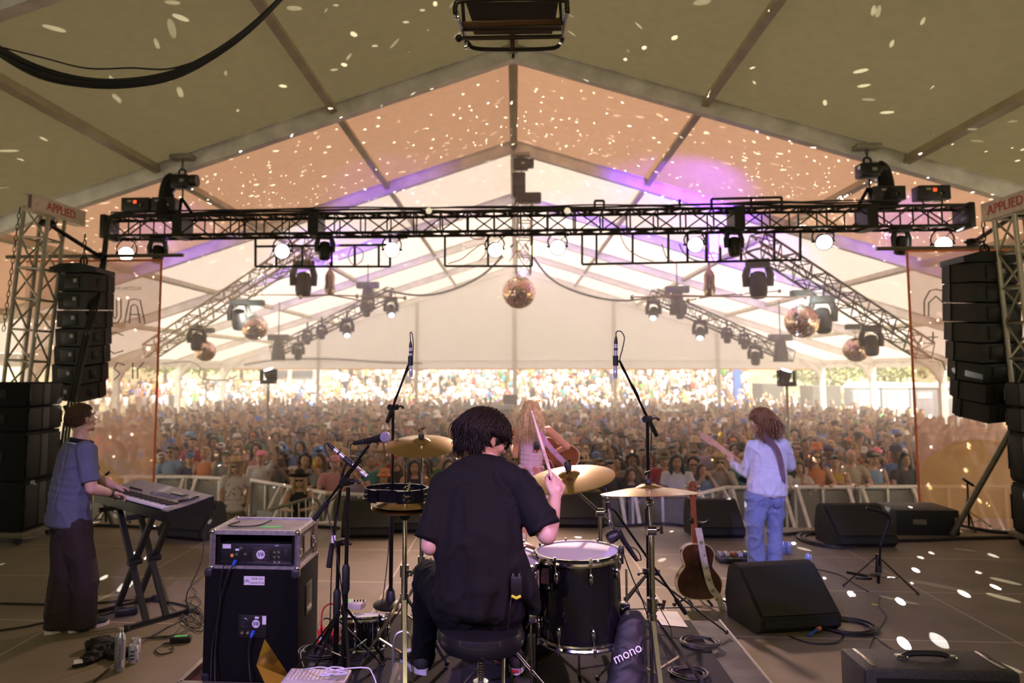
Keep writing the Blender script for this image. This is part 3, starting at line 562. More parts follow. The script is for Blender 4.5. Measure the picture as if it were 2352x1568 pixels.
def eyes(par, H, s=1.0):
    for k in (-1, 1):
        e = G(); e.sph(H @ V((k * 0.032 * s, 0.0735 * s, 0.004 * s)), 0.012 * s, 10); o = e.build('eye', K('eye_white', (0.75, 0.72, 0.7), 0.25), par)
        G().sph(H @ V((k * 0.033 * s, 0.0822 * s, 0.004 * s)), (0.0052 * s,) * 3, 8).build('iris', K('iris_brown', (0.05, 0.025, 0.012), 0.2), o)
        G().tube([H @ V((k * 0.016 * s, 0.094 * s, 0.026 * s)), H @ V((k * 0.034 * s, 0.091 * s, 0.031 * s)), H @ V((k * 0.052 * s, 0.078 * s, 0.025 * s))], [0.003 * s, 0.004 * s, 0.002 * s], 6).build('eyebrow', HAIRD, par)
    G().tube([H @ V((-0.022 * s, 0.091 * s, -0.066 * s)), H @ V((0, 0.0975 * s, -0.066 * s)), H @ V((0.022 * s, 0.091 * s, -0.066 * s))], [0.002 * s, 0.0045 * s, 0.002 * s], 6).build('lips', K('lips', (0.45, 0.18, 0.15), 0.5), par)
def hand(g, w, f, n, tside, curl=0.5, s=1.0, spread=0.06, thumb=0.6):
    w = V(w); f = V(f).normalized(); n = V(n); n = (n - f * n.dot(f)).normalized(); t = f.cross(n).normalized() * tside
    for i, o in enumerate((0.030, 0.010, -0.010, -0.028)):
        kn = w + f * (0.088 - 0.006 * abs(i - 1)) * s + t * o * s; g.limb([w + t * o * 0.55 * s + f * 0.012 * s, kn], [0.014 * s, 0.0125 * s], 8)
        d = (f + t * (o * spread * 20)).normalized(); p = kn; L = (0.042, 0.046, 0.043, 0.034)[i] * s; c = curl if not isinstance(curl, (list, tuple)) else curl[i]; a = 0.0
        pts = [p]; rs = [0.0105 * s]
        for j, q in enumerate((1.0, 0.65, 0.5)):
            a += c * (0.9 if j == 0 else 1.1); dd = d * math.cos(a) - n * math.sin(a); p = p + dd * L * q; pts.append(p); rs.append((0.0095, 0.0085, 0.0072)[j] * s)
        g.limb(pts, rs, 8)
    g.limb([w + f * 0.045 * s, w + f * 0.05 * s - n * 0.008 * s], [0.024 * s, 0.022 * s], 8)
    b = w + f * 0.022 * s + t * 0.022 * s - n * 0.006 * s; d1 = (f * 0.75 + t * thumb - n * 0.35).normalized(); d2 = (f * 0.95 + t * (thumb - 0.55) - n * 0.45).normalized()
    g.limb([b, b + d1 * 0.042 * s, b + d1 * 0.042 * s + d2 * 0.032 * s, b + d1 * 0.042 * s + d2 * 0.032 * s + (d2 - n * 0.2).normalized() * 0.022 * s], [0.0165 * s, 0.0125 * s, 0.0105 * s, 0.0085 * s], 8)
def cuff(g, pts, rs, n=14):
    g.limb(pts[:-1], rs[:-1], n); return g.tube(pts[-2:], rs[-2:], n)
def torso(g, spine, right, ws, ds, n=14, hk=1.0):
    """ellipsoids along a spine polyline; right = left-to-right unit vector"""
    pts = smoothp(spine, 4); k = len(pts); right = V(right).normalized()
    for i, p in enumerate(pts):
        t = i / (k - 1); q = t * (len(ws) - 1); a = min(int(q), len(ws) - 2); u = q - a
        wd = ws[a] * (1 - u) + ws[a + 1] * u; dp = ds[a] * (1 - u) + ds[a + 1] * u
        ax = (pts[min(i + 1, k - 1)] - pts[max(i - 1, 0)]).normalized(); r = (right - ax * right.dot(ax)).normalized(); f = ax.cross(r)
        g.sph(p, (wd, dp, 0.065 * hk), n, R=MX((r, f, ax)).transposed())
def wrinkle(o, amp, freq, st=(1, 1, 1), seed=0.0, fine=0.35):
    me = o.data; am = amp * 1.5
    for v in me.vertices:
        c = v.co; p = V((c.x * st[0] + 0.25 * c.z, c.y * st[1], c.z * st[2] - 0.3 * c.x)) * freq + V((seed, seed * 2, 0)); k = NZ.noise(p)
        v.co += v.normal * am * ((max(0, 1 - abs(k) * 4.5)) ** 1.3 - 0.35 + fine * NZ.noise(p * 2.7 + V((9, 0, 0))))
    me.update()
def hairdo(par, H, m, n, L, seed=1, r=0.0055, ell=(0.088, 0.108, 0.102), back=0.25, wave=0.0, face=0.55, steps=9, lift=1.06, low=-0.25, part=0.0, name='hair', jit=0.12, clear=None):
    rn = random.Random(seed); g = G(); R = H.to_3x3(); c = V((0, -0.015, 0.025)); dn = (R.inverted() @ V((0, 0, -1))).normalized()
    g.sph(H @ V((0, -0.026, 0.034)), (ell[0] * 0.98, ell[1] * 0.95, ell[2] * 0.97), 24, R=R)
    i = 0
    while i < n:
        d = V((rn.gauss(0, 1), rn.gauss(0, 1), rn.gauss(0, 1))).normalized()
        if d.z < low or (d.y > face and d.z < 0.45) or (d.y > 0.25 and d.z < 0.05): continue
        i += 1; p = V((d.x * ell[0], d.y * ell[1], d.z * ell[2])) * rn.uniform(0.95, lift); pts = [H @ (c + p)]; ln = L * rn.uniform(0.7, 1.1); ph = rn.uniform(0, 6.3)
        side = V((1 if d.x > part else -1, 0, 0)) * 0.35 * max(0, d.z)
        jv = V((rn.gauss(0, jit), rn.gauss(0, jit), rn.gauss(0, jit)))
        for k in range(steps):
            fl_ = dn + V((0, -back * max(0, 1 - 1.6 * k / steps) * (1.8 if d.z > 0.2 else 0.6), 0)) + side * (1 - k / steps) + jv
            p = p + fl_.normalized() * ln / steps; q = V((p.x / ell[0], p.y / ell[1], p.z / ell[2]))
            lim = 1.0 + 0.05 * math.sin(i * 1.7) + 0.03
            if q.length < lim: q = q.normalized() * lim; p = V((q.x * ell[0], q.y * ell[1], q.z * ell[2]))
            w_ = V((math.sin(ph + k * 1.1), math.cos(ph + k * 0.9), 0)) * wave * (k / steps); pts.append(H @ (c + p + w_))
            if clear and p.y > clear[0] and p.z < clear[1]: break
        K_ = len(pts) - 1
        if K_ < 2: continue
        rr = [r * (1 - 0.85 * (k / K_) ** 2.2) for k in range(K_ + 1)]; g.tube(pts, rr, 5)
    return g.build(name, m, par, ang=180)
def shoe(name, par, heel, toe, m, solem, h=0.075, w=0.046, up=(0, 0, 1), ankle=None, vox=0.006):
    heel, toe = V(heel), V(toe); f = (toe - heel).normalized(); L = (toe - heel).length; u = V(up); g = G(); u = (u - f * u.dot(f)).normalized(); r = f.cross(u)
    R = MX((r, f, u)).transposed()
    g.sph(heel + f * L * 0.17 + u * 0.045, (w * 0.86, L * 0.17, 0.045), 14, R=R); g.sph(heel + f * L * 0.42 + u * 0.046, (w * 0.88, L * 0.26, 0.042), 14, R=R); g.sph(heel + f * L * 0.75 + u * 0.033, (w, L * 0.25, 0.032), 14, R=R)
    g.limb([heel + f * L * 0.2 + u * 0.05, heel + f * L * 0.2 + u * h], [w * 0.85, w * 0.78], 12)
    o = g.build(name, m, par, remesh=vox, smooth=3)
    pl = []
    for k in range(24):
        a = 2 * PI * k / 24; y = math.sin(a); x = math.cos(a); pl.append((x * w * (1.02 if y > 0 else 0.92), L * 0.5 + y * L * 0.52))
    G().prism(pl, 0.026, MX.Translation(heel - u * 0.004) @ R.to_4x4()).build('sole', solem, o)
    return o
def arm(g, sh, el, wr, s=1.0, k=1.0):
    g.limb([sh, lerp(sh, el, 0.4), el, lerp(el, wr, 0.3), wr], [0.058 * k * s, 0.052 * k * s, 0.042 * k * s, 0.043 * k * s, 0.027 * s], 14)
def leg(g, hip, kn, an, s=1.0, k=1.0):
    g.limb([hip, lerp(hip, kn, 0.5), kn, lerp(kn, an, 0.3), lerp(kn, an, 0.7), an], [0.095 * k * s, 0.080 * k * s, 0.058 * k * s, 0.058 * k * s, 0.042 * k * s, 0.036 * s], 14)
# ------------------------------------------------------------------ the drummer
dr = thing('person', 'person drumming in a black short-sleeved shirt, seen from behind, wearing sunglasses', 'person', (sx.x, 3.16, RZ + 0.011))
pel, mid, chs, nb = at(1097, 1375, 3.14), at(1100, 1270, 3.14), at(1108, 1150, 3.20), at(1118, 1068, 3.28)
rgt = V((1, 0.03, 0)).normalized(); H = headf(at(1117, 1006, 3.345), (0.78, 0.50, -0.38), (0.05, 0.10, 1))
shL, shR = at(1017, 1122, 3.20), at(1204, 1120, 3.18); elL, wrL = at(989, 1252, 3.12), at(1062, 1240, 3.38); elR, wrR = at(1256, 1228, 3.10), at(1275, 1143, 3.27)
hpL, knL, anL = at(1050, 1388, 3.17), at(984, 1322, 3.60), at(972, 1522, 3.80); hpR, knR, anR = at(1145, 1388, 3.17), at(1196, 1330, 3.60), at(1180, 1512, 3.86)
g = G(); head(g, H); neck(g, H, nb, 0.058); torso(g, [pel, mid, chs, nb - V((0, 0, 0.05))], rgt, [0.15, 0.14, 0.15, 0.09], [0.09, 0.08, 0.085, 0.06]); g.limb([shL, chs + V((0, 0.03, 0.05)), shR], [0.045, 0.06, 0.045])
arm(g, shL, elL, wrL); arm(g, shR, elR, wrR); leg(g, hpL, knL, anL); leg(g, hpR, knR, anR)
st_t, st_b = at(1221, 943, 3.30), at(1279, 1135, 3.325); sd = (st_t - st_b).normalized()
hf = (at(1286, 1098, 3.33) - wrR).normalized(); hand(g, wrR, hf, V((0.45, -0.85, 0.1)), -1, [0.75, 0.95, 1.05, 1.1], thumb=0.5); hand(g, wrL, (0.3, 0.9, -0.2), (0, 0.1, 1), 1, 1.0)
g.build('body', SKIN, dr, remesh=0.0055, smooth=4)
g = G(); torso(g, [at(1094, 1385, 3.13), at(1098, 1330, 3.13), at(1100, 1250, 3.14), at(1105, 1160, 3.19), at(1115, 1080, 3.24)], rgt, [0.19, 0.192, 0.195, 0.185, 0.11], [0.135, 0.13, 0.125, 0.12, 0.08], hk=1.2)
g.limb([shL, at(1060, 1092, 3.22), at(1115, 1078, 3.26), at(1160, 1092, 3.21), shR], [0.066, 0.072, 0.072, 0.072, 0.066], 16)
cuff(g, [shL, lerp(shL, elL, 0.5), at(986, 1243, 3.125)], [0.066, 0.070, 0.074], 16); cuff(g, [shR, lerp(shR, elR, 0.4), at(1252, 1216, 3.11)], [0.066, 0.070, 0.078], 16)
g.limb([at(1175, 1290, 3.12), at(1207, 1350, 3.13), at(1222, 1395, 3.16)], [0.07, 0.062, 0.035], 12); g.limb([at(1060, 1340, 3.10), at(1050, 1400, 3.08)], [0.09, 0.06], 12); g.limb([at(1110, 1350, 3.06), at(1100, 1405, 3.03)], [0.08, 0.05], 12)
SHB = K('black_shirt_weave', (0.0065, 0.006, 0.0052), 0.85, scale=240, bump=0.12, var=0.25, spec=0.25); sh = g.build('shirt', SHB, dr, remesh=0.0085, smooth=5); wrinkle(sh, 0.007, 7.5, (1.0, 1.0, 0.55), 3.1)
g = G(); 
for k in range(13):
    a = math.radians(150 + k * 240 / 12); p = nb + V((0, -0.004, 0.006)) + V((0.082 * math.cos(a), 0.062 * math.sin(a), 0.012 * math.sin(a))); (pts := [] if k == 0 else pts).append(p)
G().tube(pts, [0.004] + [0.019] * 11 + [0.004], 8).build('collar', SHB, dr)
g = G(); g.limb([hpL, lerp(hpL, knL, 0.5), knL, lerp(knL, anL, 0.4), anL + V((0, 0, 0.02))], [0.115, 0.10, 0.078, 0.072, 0.058], 14); g.limb([hpR, lerp(hpR, knR, 0.5), knR, lerp(knR, anR, 0.4), anR + V((0, 0, 0.02))], [0.115, 0.10, 0.078, 0.072, 0.056], 14); g.limb([hpL, hpR], [0.125, 0.125])
pn = g.build('trousers', K('black_trousers', (0.004, 0.0037, 0.0037), 0.9, spec=0.2), dr, remesh=0.01, smooth=4); wrinkle(pn, 0.005, 9, seed=1)
hairdo(dr, H, HAIRD, 2800, 0.12, 4, r=0.0030, ell=(0.097, 0.118, 0.106), back=0.8, wave=0.006, face=0.6, lift=1.10, low=-0.35, part=-0.02, jit=0.085, clear=(-0.03, -0.01))
for k in (-1, 1):
    l = G(); c = H @ V((k * 0.036, 0.097, 0.0)); R = H.to_3x3() @ MX.Rotation(-k * 0.3, 3, 'Z'); l.sph(c, (0.031, 0.004, 0.024), 16, R=R); l.build('sunglass_lens', K('dark_lens', (0.008, 0.006, 0.006), 0.08), dr)
G().tube([H @ V(p) for p in ((-0.082, 0.0, 0.015), (-0.080, 0.06, 0.015), (-0.066, 0.098, 0.014), (0, 0.108, 0.010), (0.066, 0.098, 0.014), (0.080, 0.06, 0.015), (0.084, 0.0, 0.015), (0.084, -0.02, 0.0))], 0.0032, 8).build('sunglass_frame', BLACK, dr)
g = G(); g.sph(H @ V((0.089, 0.002, -0.008)), (0.006, 0.008, 0.010), 10); g.tube([H @ V(p) for p in ((0.094, 0.004, 0.0), (0.095, 0.0, 0.03), (0.092, -0.022, 0.038), (0.088, -0.035, 0.01), (0.08, -0.04, -0.03))], 0.002, 6); g.build('in_ear_monitor', BLACK, dr)
VANS = K('brown_canvas', (0.020, 0.016, 0.014), 0.8); SOLE = K('lilac_white_sole', (0.60, 0.55, 0.60), 0.5)
s1 = shoe('shoe', dr, at(978, 1548, 3.72), at(925, 1512, 3.92), VANS, SOLE, ankle=1); s2 = shoe('shoe', dr, at(1184, 1548, 3.68), at(1196, 1500, 3.97), VANS, SOLE)
hx, tx = at(978, 1548, 3.72), at(925, 1512, 3.92); fx = tx - hx; ux = V((0, 0, 1)); rx = fx.normalized().cross(ux)
for k in range(5): q = hx + fx * (0.42 + 0.09 * k) + ux * (0.095 - 0.008 * k); G().tube([q - rx * 0.032 - ux * 0.012, q, q + rx * 0.032 - ux * 0.012], 0.004, 6).build('lace', WHITE, s1)
G().box(at(1184, 1541, 3.672) , (0.035, 0.004, 0.014), bev=0.001).build('heel_tab', K('red_rubber', (0.45, 0.04, 0.05), 0.5), s2)
bp = at(1186, 1345, 3.03); q = G(); q.box(bp, (0.046, 0.022, 0.078), bev=0.005); pk = q.build('belt_pack', BLACK, dr)
G().tube([bp + V((0.016, 0, 0.036)), bp + V((0.018, 0, 0.10))], 0.002, 6).build('antenna', BLACK, pk); G().tube([bp + V((-0.02, -0.012, -0.036)), bp + V((0, -0.014, -0.044)), bp + V((0.018, -0.012, -0.036))], [0.006] * 3, 6).build('yellow_clip', MUSTARD, pk)
for s in (-1, 1): G().cyl(bp + V((s * 0.013, 0, 0.037)), bp + V((s * 0.013, 0, 0.050)), 0.005, n=10).build('knob', STEEL, pk)
cable('in_ear_cable', 'thin black cable dropping from the drummer belt pack to the floor', [bp + V((-0.02, 0, -0.04)), at(1172, 1390, 3.0), at(1166, 1450, 3.02), at(1158, 1500, 3.05), at(1135, 1525, 3.0), at(1105, 1510, 2.98)], 0.0024)
dk = thing('drumstick', 'pale wooden drumstick raised in the right hand of the drummer', 'drumstick', st_b)
L = (st_t - st_b).length; G().lathe([(0, 0), (0.0065, 0.001), (0.0075, 0.006), (0.0074, L * 0.70), (0.0042, L * 0.955), (0.0046, L * 0.97), (0.0058, L * 0.982), (0.005, L * 0.995), (0, L)], st_b, sd, 14).build('shaft', K('hickory', (0.78, 0.58, 0.42), 0.5, var=0.06), dk)
zz = (V((0, 0, 2)) - at(1252, 1050, 3.3)).normalized(); text('VIC FIRTH', 0.0125, frame(at(1252.5, 1048, 3.305) + zz * 0.0078, -sd, zz.cross(-sd)), INK, 'lettering', dk, 0.0002, wd=1.1)
# ------------------------------------------------------------------ the keyboard player
ky = thing('person', 'person in a grey-blue polo shirt and dark trousers playing the keyboard', 'person', fl(165, 1450))
vf = V((0.64, 0.77, 0)).normalized(); vr = V((0.77, -0.64, 0)).normalized(); Y = 5.62
H = headf(at(189, 962, Y), (0.42, 0.86, 0.20), (-0.10, -0.12, 1)); nb = at(186, 1016, Y - 0.02); pel, mid, chs = at(163, 1190, Y), at(166, 1120, Y), at(178, 1052, Y)
shC = at(180, 1032, Y); shR, shL = shC + vr * 0.175, shC - vr * 0.175; elR, wrR = at(210, 1122, 5.50), at(256, 1133, 5.68); elL, wrL = at(226, 1098, 5.95), at(262, 1115, 6.02)
hpR, hpL = pel + vr * 0.09 - V((0, 0, 0.05)), pel - vr * 0.09 - V((0, 0, 0.05)); fR, fL = fl(168, 1450), fl(112, 1455)
anR, anL = fR + vf * 0.06 + V((0, 0, 0.10)), fL + vf * 0.06 + V((0, 0, 0.10)); knR, knL = lerp(hpR, anR, 0.5) + vf * 0.04, lerp(hpL, anL, 0.5) + vf * 0.02
g = G(); head(g, H); neck(g, H, nb, 0.058); torso(g, [pel, mid, chs, nb - V((0, 0, 0.04))], vr, [0.15, 0.14, 0.165, 0.10], [0.10, 0.09, 0.10, 0.07]); g.limb([shL, chs + V((0, 0, 0.06)), shR], [0.055, 0.07, 0.055])
arm(g, shL, elL, wrL); arm(g, shR, elR, wrR, k=1.05); leg(g, hpL, knL, anL); leg(g, hpR, knR, anR)
hand(g, wrR, (at(292, 1136, 5.82) - wrR), (0, 0, 1), -1, [0.35, 0.4, 0.45, 0.5]); hand(g, wrL, (at(296, 1122, 6.12) - wrL), (0, 0, 1), 1, 0.4)
g.build('body', SKIN, ky, remesh=0.0055, smooth=4)
g = G(); torso(g, [at(157, 1196, Y), at(160, 1150, Y), at(168, 1090, Y), at(178, 1040, Y), at(183, 1020, Y)], vr, [0.215, 0.205, 0.195, 0.185, 0.10], [0.168, 0.158, 0.142, 0.132, 0.085], hk=1.1)
g.limb([shL, nb - V((0, 0, 0.045)), shR], [0.075, 0.07, 0.078]); cuff(g, [shR, lerp(shR, elR, 0.4), lerp(shR, elR, 0.82)], [0.074, 0.074, 0.070], 16); cuff(g, [shL, lerp(shL, elL, 0.4), lerp(shL, elL, 0.8)], [0.074, 0.07, 0.066], 16)
POLO = K('grey_blue_pique', (0.105, 0.115, 0.165), 0.85, scale=300, bump=0.2, var=0.2); sh = g.build('polo_shirt', POLO, ky, remesh=0.009, smooth=5); wrinkle(sh, 0.006, 7, (1, 1, 0.6), 8.0)
def ring(c, r1, r2, ux, uy, tiltv=0, n=25):
    return [V(c) + V(ux) * r1 * math.cos(2 * PI * k / n) + V(uy) * r2 * math.sin(2 * PI * k / n) + V((0, 0, tiltv * math.sin(2 * PI * k / n))) for k in range(n)]
G().tube(ring(nb + V((0, 0, 0.012)), 0.074, 0.078, vr, vf, -0.018), 0.017, 8, closed=True).build('collar', BLKCLOTH, ky); G().tube(ring(nb + V((0, 0, -0.012)), 0.086, 0.090, vr, vf, -0.018), 0.004, 6, closed=True).build('collar_piping', WHITE, ky)
g = G(); dz_ = V((0, 0, 0.08)); cuff(g, [hpL, knL, lerp(knL, anL, 0.6), anL - dz_], [0.115, 0.100, 0.102, 0.106], 16); cuff(g, [hpR, knR, lerp(knR, anR, 0.6), anR - dz_], [0.12, 0.105, 0.108, 0.114], 16); g.limb([hpL, hpR], [0.118, 0.118], 16)
pn = g.build('trousers', K('dark_brown_twill', (0.026, 0.015, 0.012), 0.85, scale=40), ky, remesh=0.011, smooth=4); wrinkle(pn, 0.008, 6, (1.3, 1.3, 0.35), 5)
hairdo(ky, H, HAIRB, 1300, 0.036, 9, r=0.0034, ell=(0.082, 0.104, 0.102), back=0.5, face=0.5, lift=1.08, low=-0.32, steps=5, jit=0.18, clear=(-0.05, -0.005)); eyes(ky, H)
OFFW = K('off_white_sole', (0.72, 0.62, 0.60), 0.5)
for hq in (fR, fL):
    s_ = shoe('sneaker', ky, hq - vf * 0.03 + V((0, 0, 0.004)), hq + vf * 0.26 + V((0, 0, 0.004)), K('dark_green_knit', (0.022, 0.028, 0.026), 0.85), OFFW, w=0.05)
    for k in range(4): q = hq + vf * (0.10 + 0.03 * k) + V((0, 0, 0.098 - 0.010 * k)); G().tube([q - vr * 0.03 - V((0, 0, 0.012)), q, q + vr * 0.03 - V((0, 0, 0.012))], 0.0032, 6).build('lace', K('green_lace', (0.05, 0.09, 0.06), 0.7), s_)
d = (wrR - elR).normalized(); G().lathe([(0.031, -0.010), (0.034, -0.008), (0.034, 0.008), (0.031, 0.010)], wrR - d * 0.012, d, 20).build('wristwatch', K('brown_strap', (0.03, 0.015, 0.01), 0.5), ky); G().lathe([(0.030, -0.004), (0.033, 0), (0.030, 0.004)], wrR - d * 0.034, d, 20).build('bracelet', K('gold_bead', (0.6, 0.32, 0.06), 0.3, 0.8), ky)
G().sph(H @ V((0.090, 0.004, -0.008)), (0.008, 0.010, 0.012), 10).build('in_ear_monitor', CHROME, ky)
G().tube(smoothp([H @ V((0.09, -0.02, 0.0)), H @ V((0.06, -0.08, -0.07)), at(158, 1010, 5.5), at(148, 1055, 5.42), at(136, 1110, 5.40), at(121, 1170, 5.42), at(115, 1200, 5.5)]), 0.0015, 6).build('in_ear_cable', K('grey_cable', (0.25, 0.22, 0.2), 0.4), ky)
# ------------------------------------------------------------------ the singer
sg = thing('person', 'person with long blond hair in a striped lilac dress facing the crowd', 'person', (0.22, 8.3, 0)); Y = 8.3; rg = V((1, 0.06, 0)).normalized()
H = headf(at(1221, 940, Y), (0.12, 1, 0.02)); nb = at(1223, 976, Y - 0.01); chs, wst, pel = at(1224, 1010, Y), at(1220, 1055, Y), at(1220, 1095, Y)
shL, shR = at(1192, 990, Y), at(1260, 988, Y); elL, wrL = at(1183, 1044, Y + 0.02), at(1176, 1024, Y + 0.30); elR, wrR = at(1303, 1026, Y + 0.04), at(1274, 1040, Y + 0.27)
hp = [pel + rg * s * 0.085 - V((0, 0, 0.04)) for s in (-1, 1)]; an = [V((0.22 + s * 0.13, Y + 0.02, 0.10)) for s in (-1, 1)]; kn = [lerp(a, b, 0.5) + V((0, 0.03, 0)) for a, b in zip(hp, an)]
g = G(); head(g, H, 0.95); neck(g, H, nb, 0.046); torso(g, [pel, wst, chs, nb - V((0, 0, 0.04))], rg, [0.155, 0.118, 0.14, 0.09], [0.105, 0.085, 0.09, 0.06]); g.limb([shL, chs + V((0, 0, 0.09)), shR], [0.044, 0.06, 0.044])
arm(g, shL, elL, wrL, k=0.82); arm(g, shR, elR, wrR, k=0.85)
for s in (0, 1): leg(g, hp[s], kn[s], an[s], k=0.92)
hand(g, wrL, (-0.3, 0.5, 0.7), (-0.7, 0.4, 0), 1, 0.9, 0.9); hand(g, wrR, (0.1, 0.8, -0.3), (0.6, 0.3, 0.6), -1, 0.8, 0.9)
g.build('body', K('skin_tanned', (0.52, 0.27, 0.16), 0.5, var=0.05), sg, remesh=0.007, smooth=4)
def stripes(name, a, b, freq, rough=0.75):
    m = K(name, a, rough); nt = m.node_tree; tc = nt.nodes['Texture Coordinate']; wv = nt.nodes.new('ShaderNodeTexWave'); wv.inputs['Scale'].default_value = freq; wv.inputs['Distortion'].default_value = 0.6; wv.bands_direction = 'X'
    rp = nt.nodes.new('ShaderNodeValToRGB'); rp.color_ramp.elements[0].color = (*a, 1); rp.color_ramp.elements[1].color = (*b, 1); nt.links.new(tc.outputs['Object'], wv.inputs['Vector']); nt.links.new(wv.outputs['Fac'], rp.inputs[0]); nt.links.new(rp.outputs[0], nt.nodes['Principled BSDF'].inputs['Base Color']); return m
g = G(); torso(g, [at(1219, 1140, Y), at(1219, 1110, Y), at(1220, 1062, Y), at(1223, 1024, Y), at(1223, 1008, Y)], rg, [0.22, 0.195, 0.135, 0.155, 0.15], [0.16, 0.14, 0.105, 0.112, 0.10])
dress = g.build('dress', stripes('striped_lilac_knit', (0.42, 0.26, 0.36), (0.68, 0.52, 0.60), 14), sg, remesh=0.009, smooth=3); wrinkle(dress, 0.003, 9, (1, 1, 0.4))
for s, q in ((-1, shL), (1, shR)): G().tube(smoothp([at(1223 + s * 26, 1010, Y - 0.1), at(1223 + s * 28, 988, Y - 0.07), at(1223 + s * 26, 976, Y), at(1223 + s * 27, 1000, Y + 0.1)]), 0.006, 6).build('dress_strap', K('cream_strap', (0.7, 0.6, 0.6), 0.7), sg)
rn = random.Random(3); g = G()
for k in range(46):
    a = rn.uniform(-2.6, -0.5); zz = rn.uniform(1070, 1125); c = at(1220, zz, Y); rr = 0.128 + (zz - 1062) * 0.00105
    p = c + V((math.cos(a) * (rr + 0.018), math.sin(a) * (rr - 0.015), 0)); g.tube(ring(p, 0.018, 0.018, (math.sin(a), -math.cos(a), 0), (0, 0, 1), 0, 9), 0.003, 4, closed=True)
emb = g.build('embroidery', K('orange_thread', (0.62, 0.26, 0.16), 0.8), sg); tag(emb, kind='stuff')
hairdo(sg, H, HAIRL, 1200, 0.40, 5, r=0.0042, ell=(0.086, 0.104, 0.100), back=0.28, wave=0.010, face=0.45, lift=1.06, low=-0.1, steps=11, jit=0.07)
bp = at(1233, 1024, Y - 0.135); q = G(); q.box(bp, (0.065, 0.028, 0.095), bev=0.006); pk = q.build('belt_pack', BLACK, sg)
for s in (-1, 1): G().box(bp + V((s * 0.018, -0.012, -0.05)), (0.022, 0.012, 0.012)).build('orange_tab', K('orange_glow_plastic', (0.9, 0.18, 0.04), 0.4), pk)
for s in (0, 1): shoe('boot', sg, V((an[s].x, Y - 0.06, 0.004)), V((an[s].x + (s - 0.5) * 0.06, Y + 0.19, 0.004)), K('white_boot', (0.6, 0.56, 0.55), 0.5), OFFW, h=0.16, w=0.042)
# ------------------------------------------------------------------ the guitarist
gt = thing('person', 'person in a pale lilac shirt and baggy blue jeans playing electric guitar', 'person', fl(1757, 1308)); Y = 7.3; rg = V((1, 0.10, 0)).normalized()
H = headf(at(1748, 968, Y), (-0.80, 0.55, -0.22)); nb = at(1757, 1010, Y); chs, wst, pel = at(1762, 1045, Y), at(1763, 1095, Y), at(1757, 1135, Y)
shL, shR = at(1729, 1026, Y), at(1797, 1022, Y); elL, wrL = at(1715, 1084, Y + 0.10), at(1682, 1066, Y + 0.32); elR, wrR = at(1815, 1068, Y + 0.10), at(1790, 1075, Y + 0.34)
hp = [pel + rg * s * 0.08 - V((0, 0, 0.05)) for s in (-1, 1)]; an = [at(1738, 1286, Y - 0.02), at(1779, 1290, Y - 0.05)]; kn = [at(1733, 1215, Y - 0.06), at(1780, 1215, Y + 0.02)]
g = G(); head(g, H, 0.97); neck(g, H, nb, 0.05); torso(g, [pel, wst, chs, nb - V((0, 0, 0.04))], rg, [0.145, 0.13, 0.15, 0.09], [0.10, 0.09, 0.095, 0.065]); g.limb([shL, chs + V((0, 0, 0.08)), shR], [0.05, 0.065, 0.05]); arm(g, shL, elL, wrL); arm(g, shR, elR, wrR)
for s in (0, 1): leg(g, hp[s], kn[s], an[s])
hand(g, wrL, (-0.22, 0.55, 0.75), (-0.8, -0.2, 0.2), 1, [0.6, 0.7, 0.75, 0.8]); hand(g, wrR, (-0.5, 0.6, -0.3), (0.5, 0.5, 0.7), -1, 0.7)
g.build('body', SKIN, gt, remesh=0.007, smooth=4)
g = G(); torso(g, [at(1762, 1128, Y), at(1763, 1102, Y), at(1765, 1060, Y), at(1764, 1030, Y), at(1760, 1016, Y)], rg, [0.20, 0.195, 0.185, 0.175, 0.10], [0.165, 0.155, 0.13, 0.12, 0.08], hk=1.1); g.limb([shL, nb - V((0, 0, 0.04)), shR], [0.068, 0.066, 0.070])
cuff(g, [shL, lerp(shL, elL, 0.5), elL, lerp(elL, wrL, 0.5), lerp(elL, wrL, 0.97)], [0.068, 0.064, 0.058, 0.052, 0.042], 14); g.limb([shR, lerp(shR, elR, 0.5), elR, lerp(elR, wrR, 0.9)], [0.074, 0.07, 0.062, 0.045], 14)
sh = g.build('shirt', K('pale_lilac_cotton', (0.60, 0.60, 0.70), 0.8, var=0.06), gt, remesh=0.009, smooth=4); wrinkle(sh, 0.007, 8, (1, 1, 0.6), 2)
g = G(); cuff(g, [hp[0], kn[0], lerp(kn[0], an[0], 0.6), V((an[0].x, an[0].y, 0.02))], [0.108, 0.086, 0.080, 0.090], 16); cuff(g, [hp[1], kn[1], lerp(kn[1], an[1], 0.6), V((an[1].x, an[1].y, 0.02))], [0.108, 0.078, 0.070, 0.078], 16); g.limb([hp[0] + V((0, 0, 0.02)), hp[1] + V((0, 0, 0.02))], [0.116, 0.116], 16)
DEN = K('blue_denim', (0.17, 0.21, 0.36), 0.85, scale=60, var=0.18); pn = g.build('jeans', DEN, gt, remesh=0.010, smooth=4); wrinkle(pn, 0.010, 7, (1, 1, 0.9), 6)
for px in (1745, 1785): G().sph(at(px, 1154, Y - 0.095), (0.052, 0.025, 0.055), 14).build('back_pocket', K('denim_dark', (0.15, 0.185, 0.33), 0.85), gt)
hairdo(gt, H, HAIRM, 1000, 0.24, 8, r=0.0048, ell=(0.092, 0.110, 0.106), back=0.35, wave=0.028, face=0.4, lift=1.1, low=-0.2, steps=9, jit=0.16, clear=(0.02, 0.03)); eyes(gt, H, 0.97)
for s in (0, 1): q = V((an[s].x, an[s].y, 0.0)); shoe('shoe', gt, q + V((0, -0.06, 0.004)), q + V((-0.02, 0.20, 0.004)), K('white_leather', (0.6, 0.58, 0.58), 0.5), OFFW)
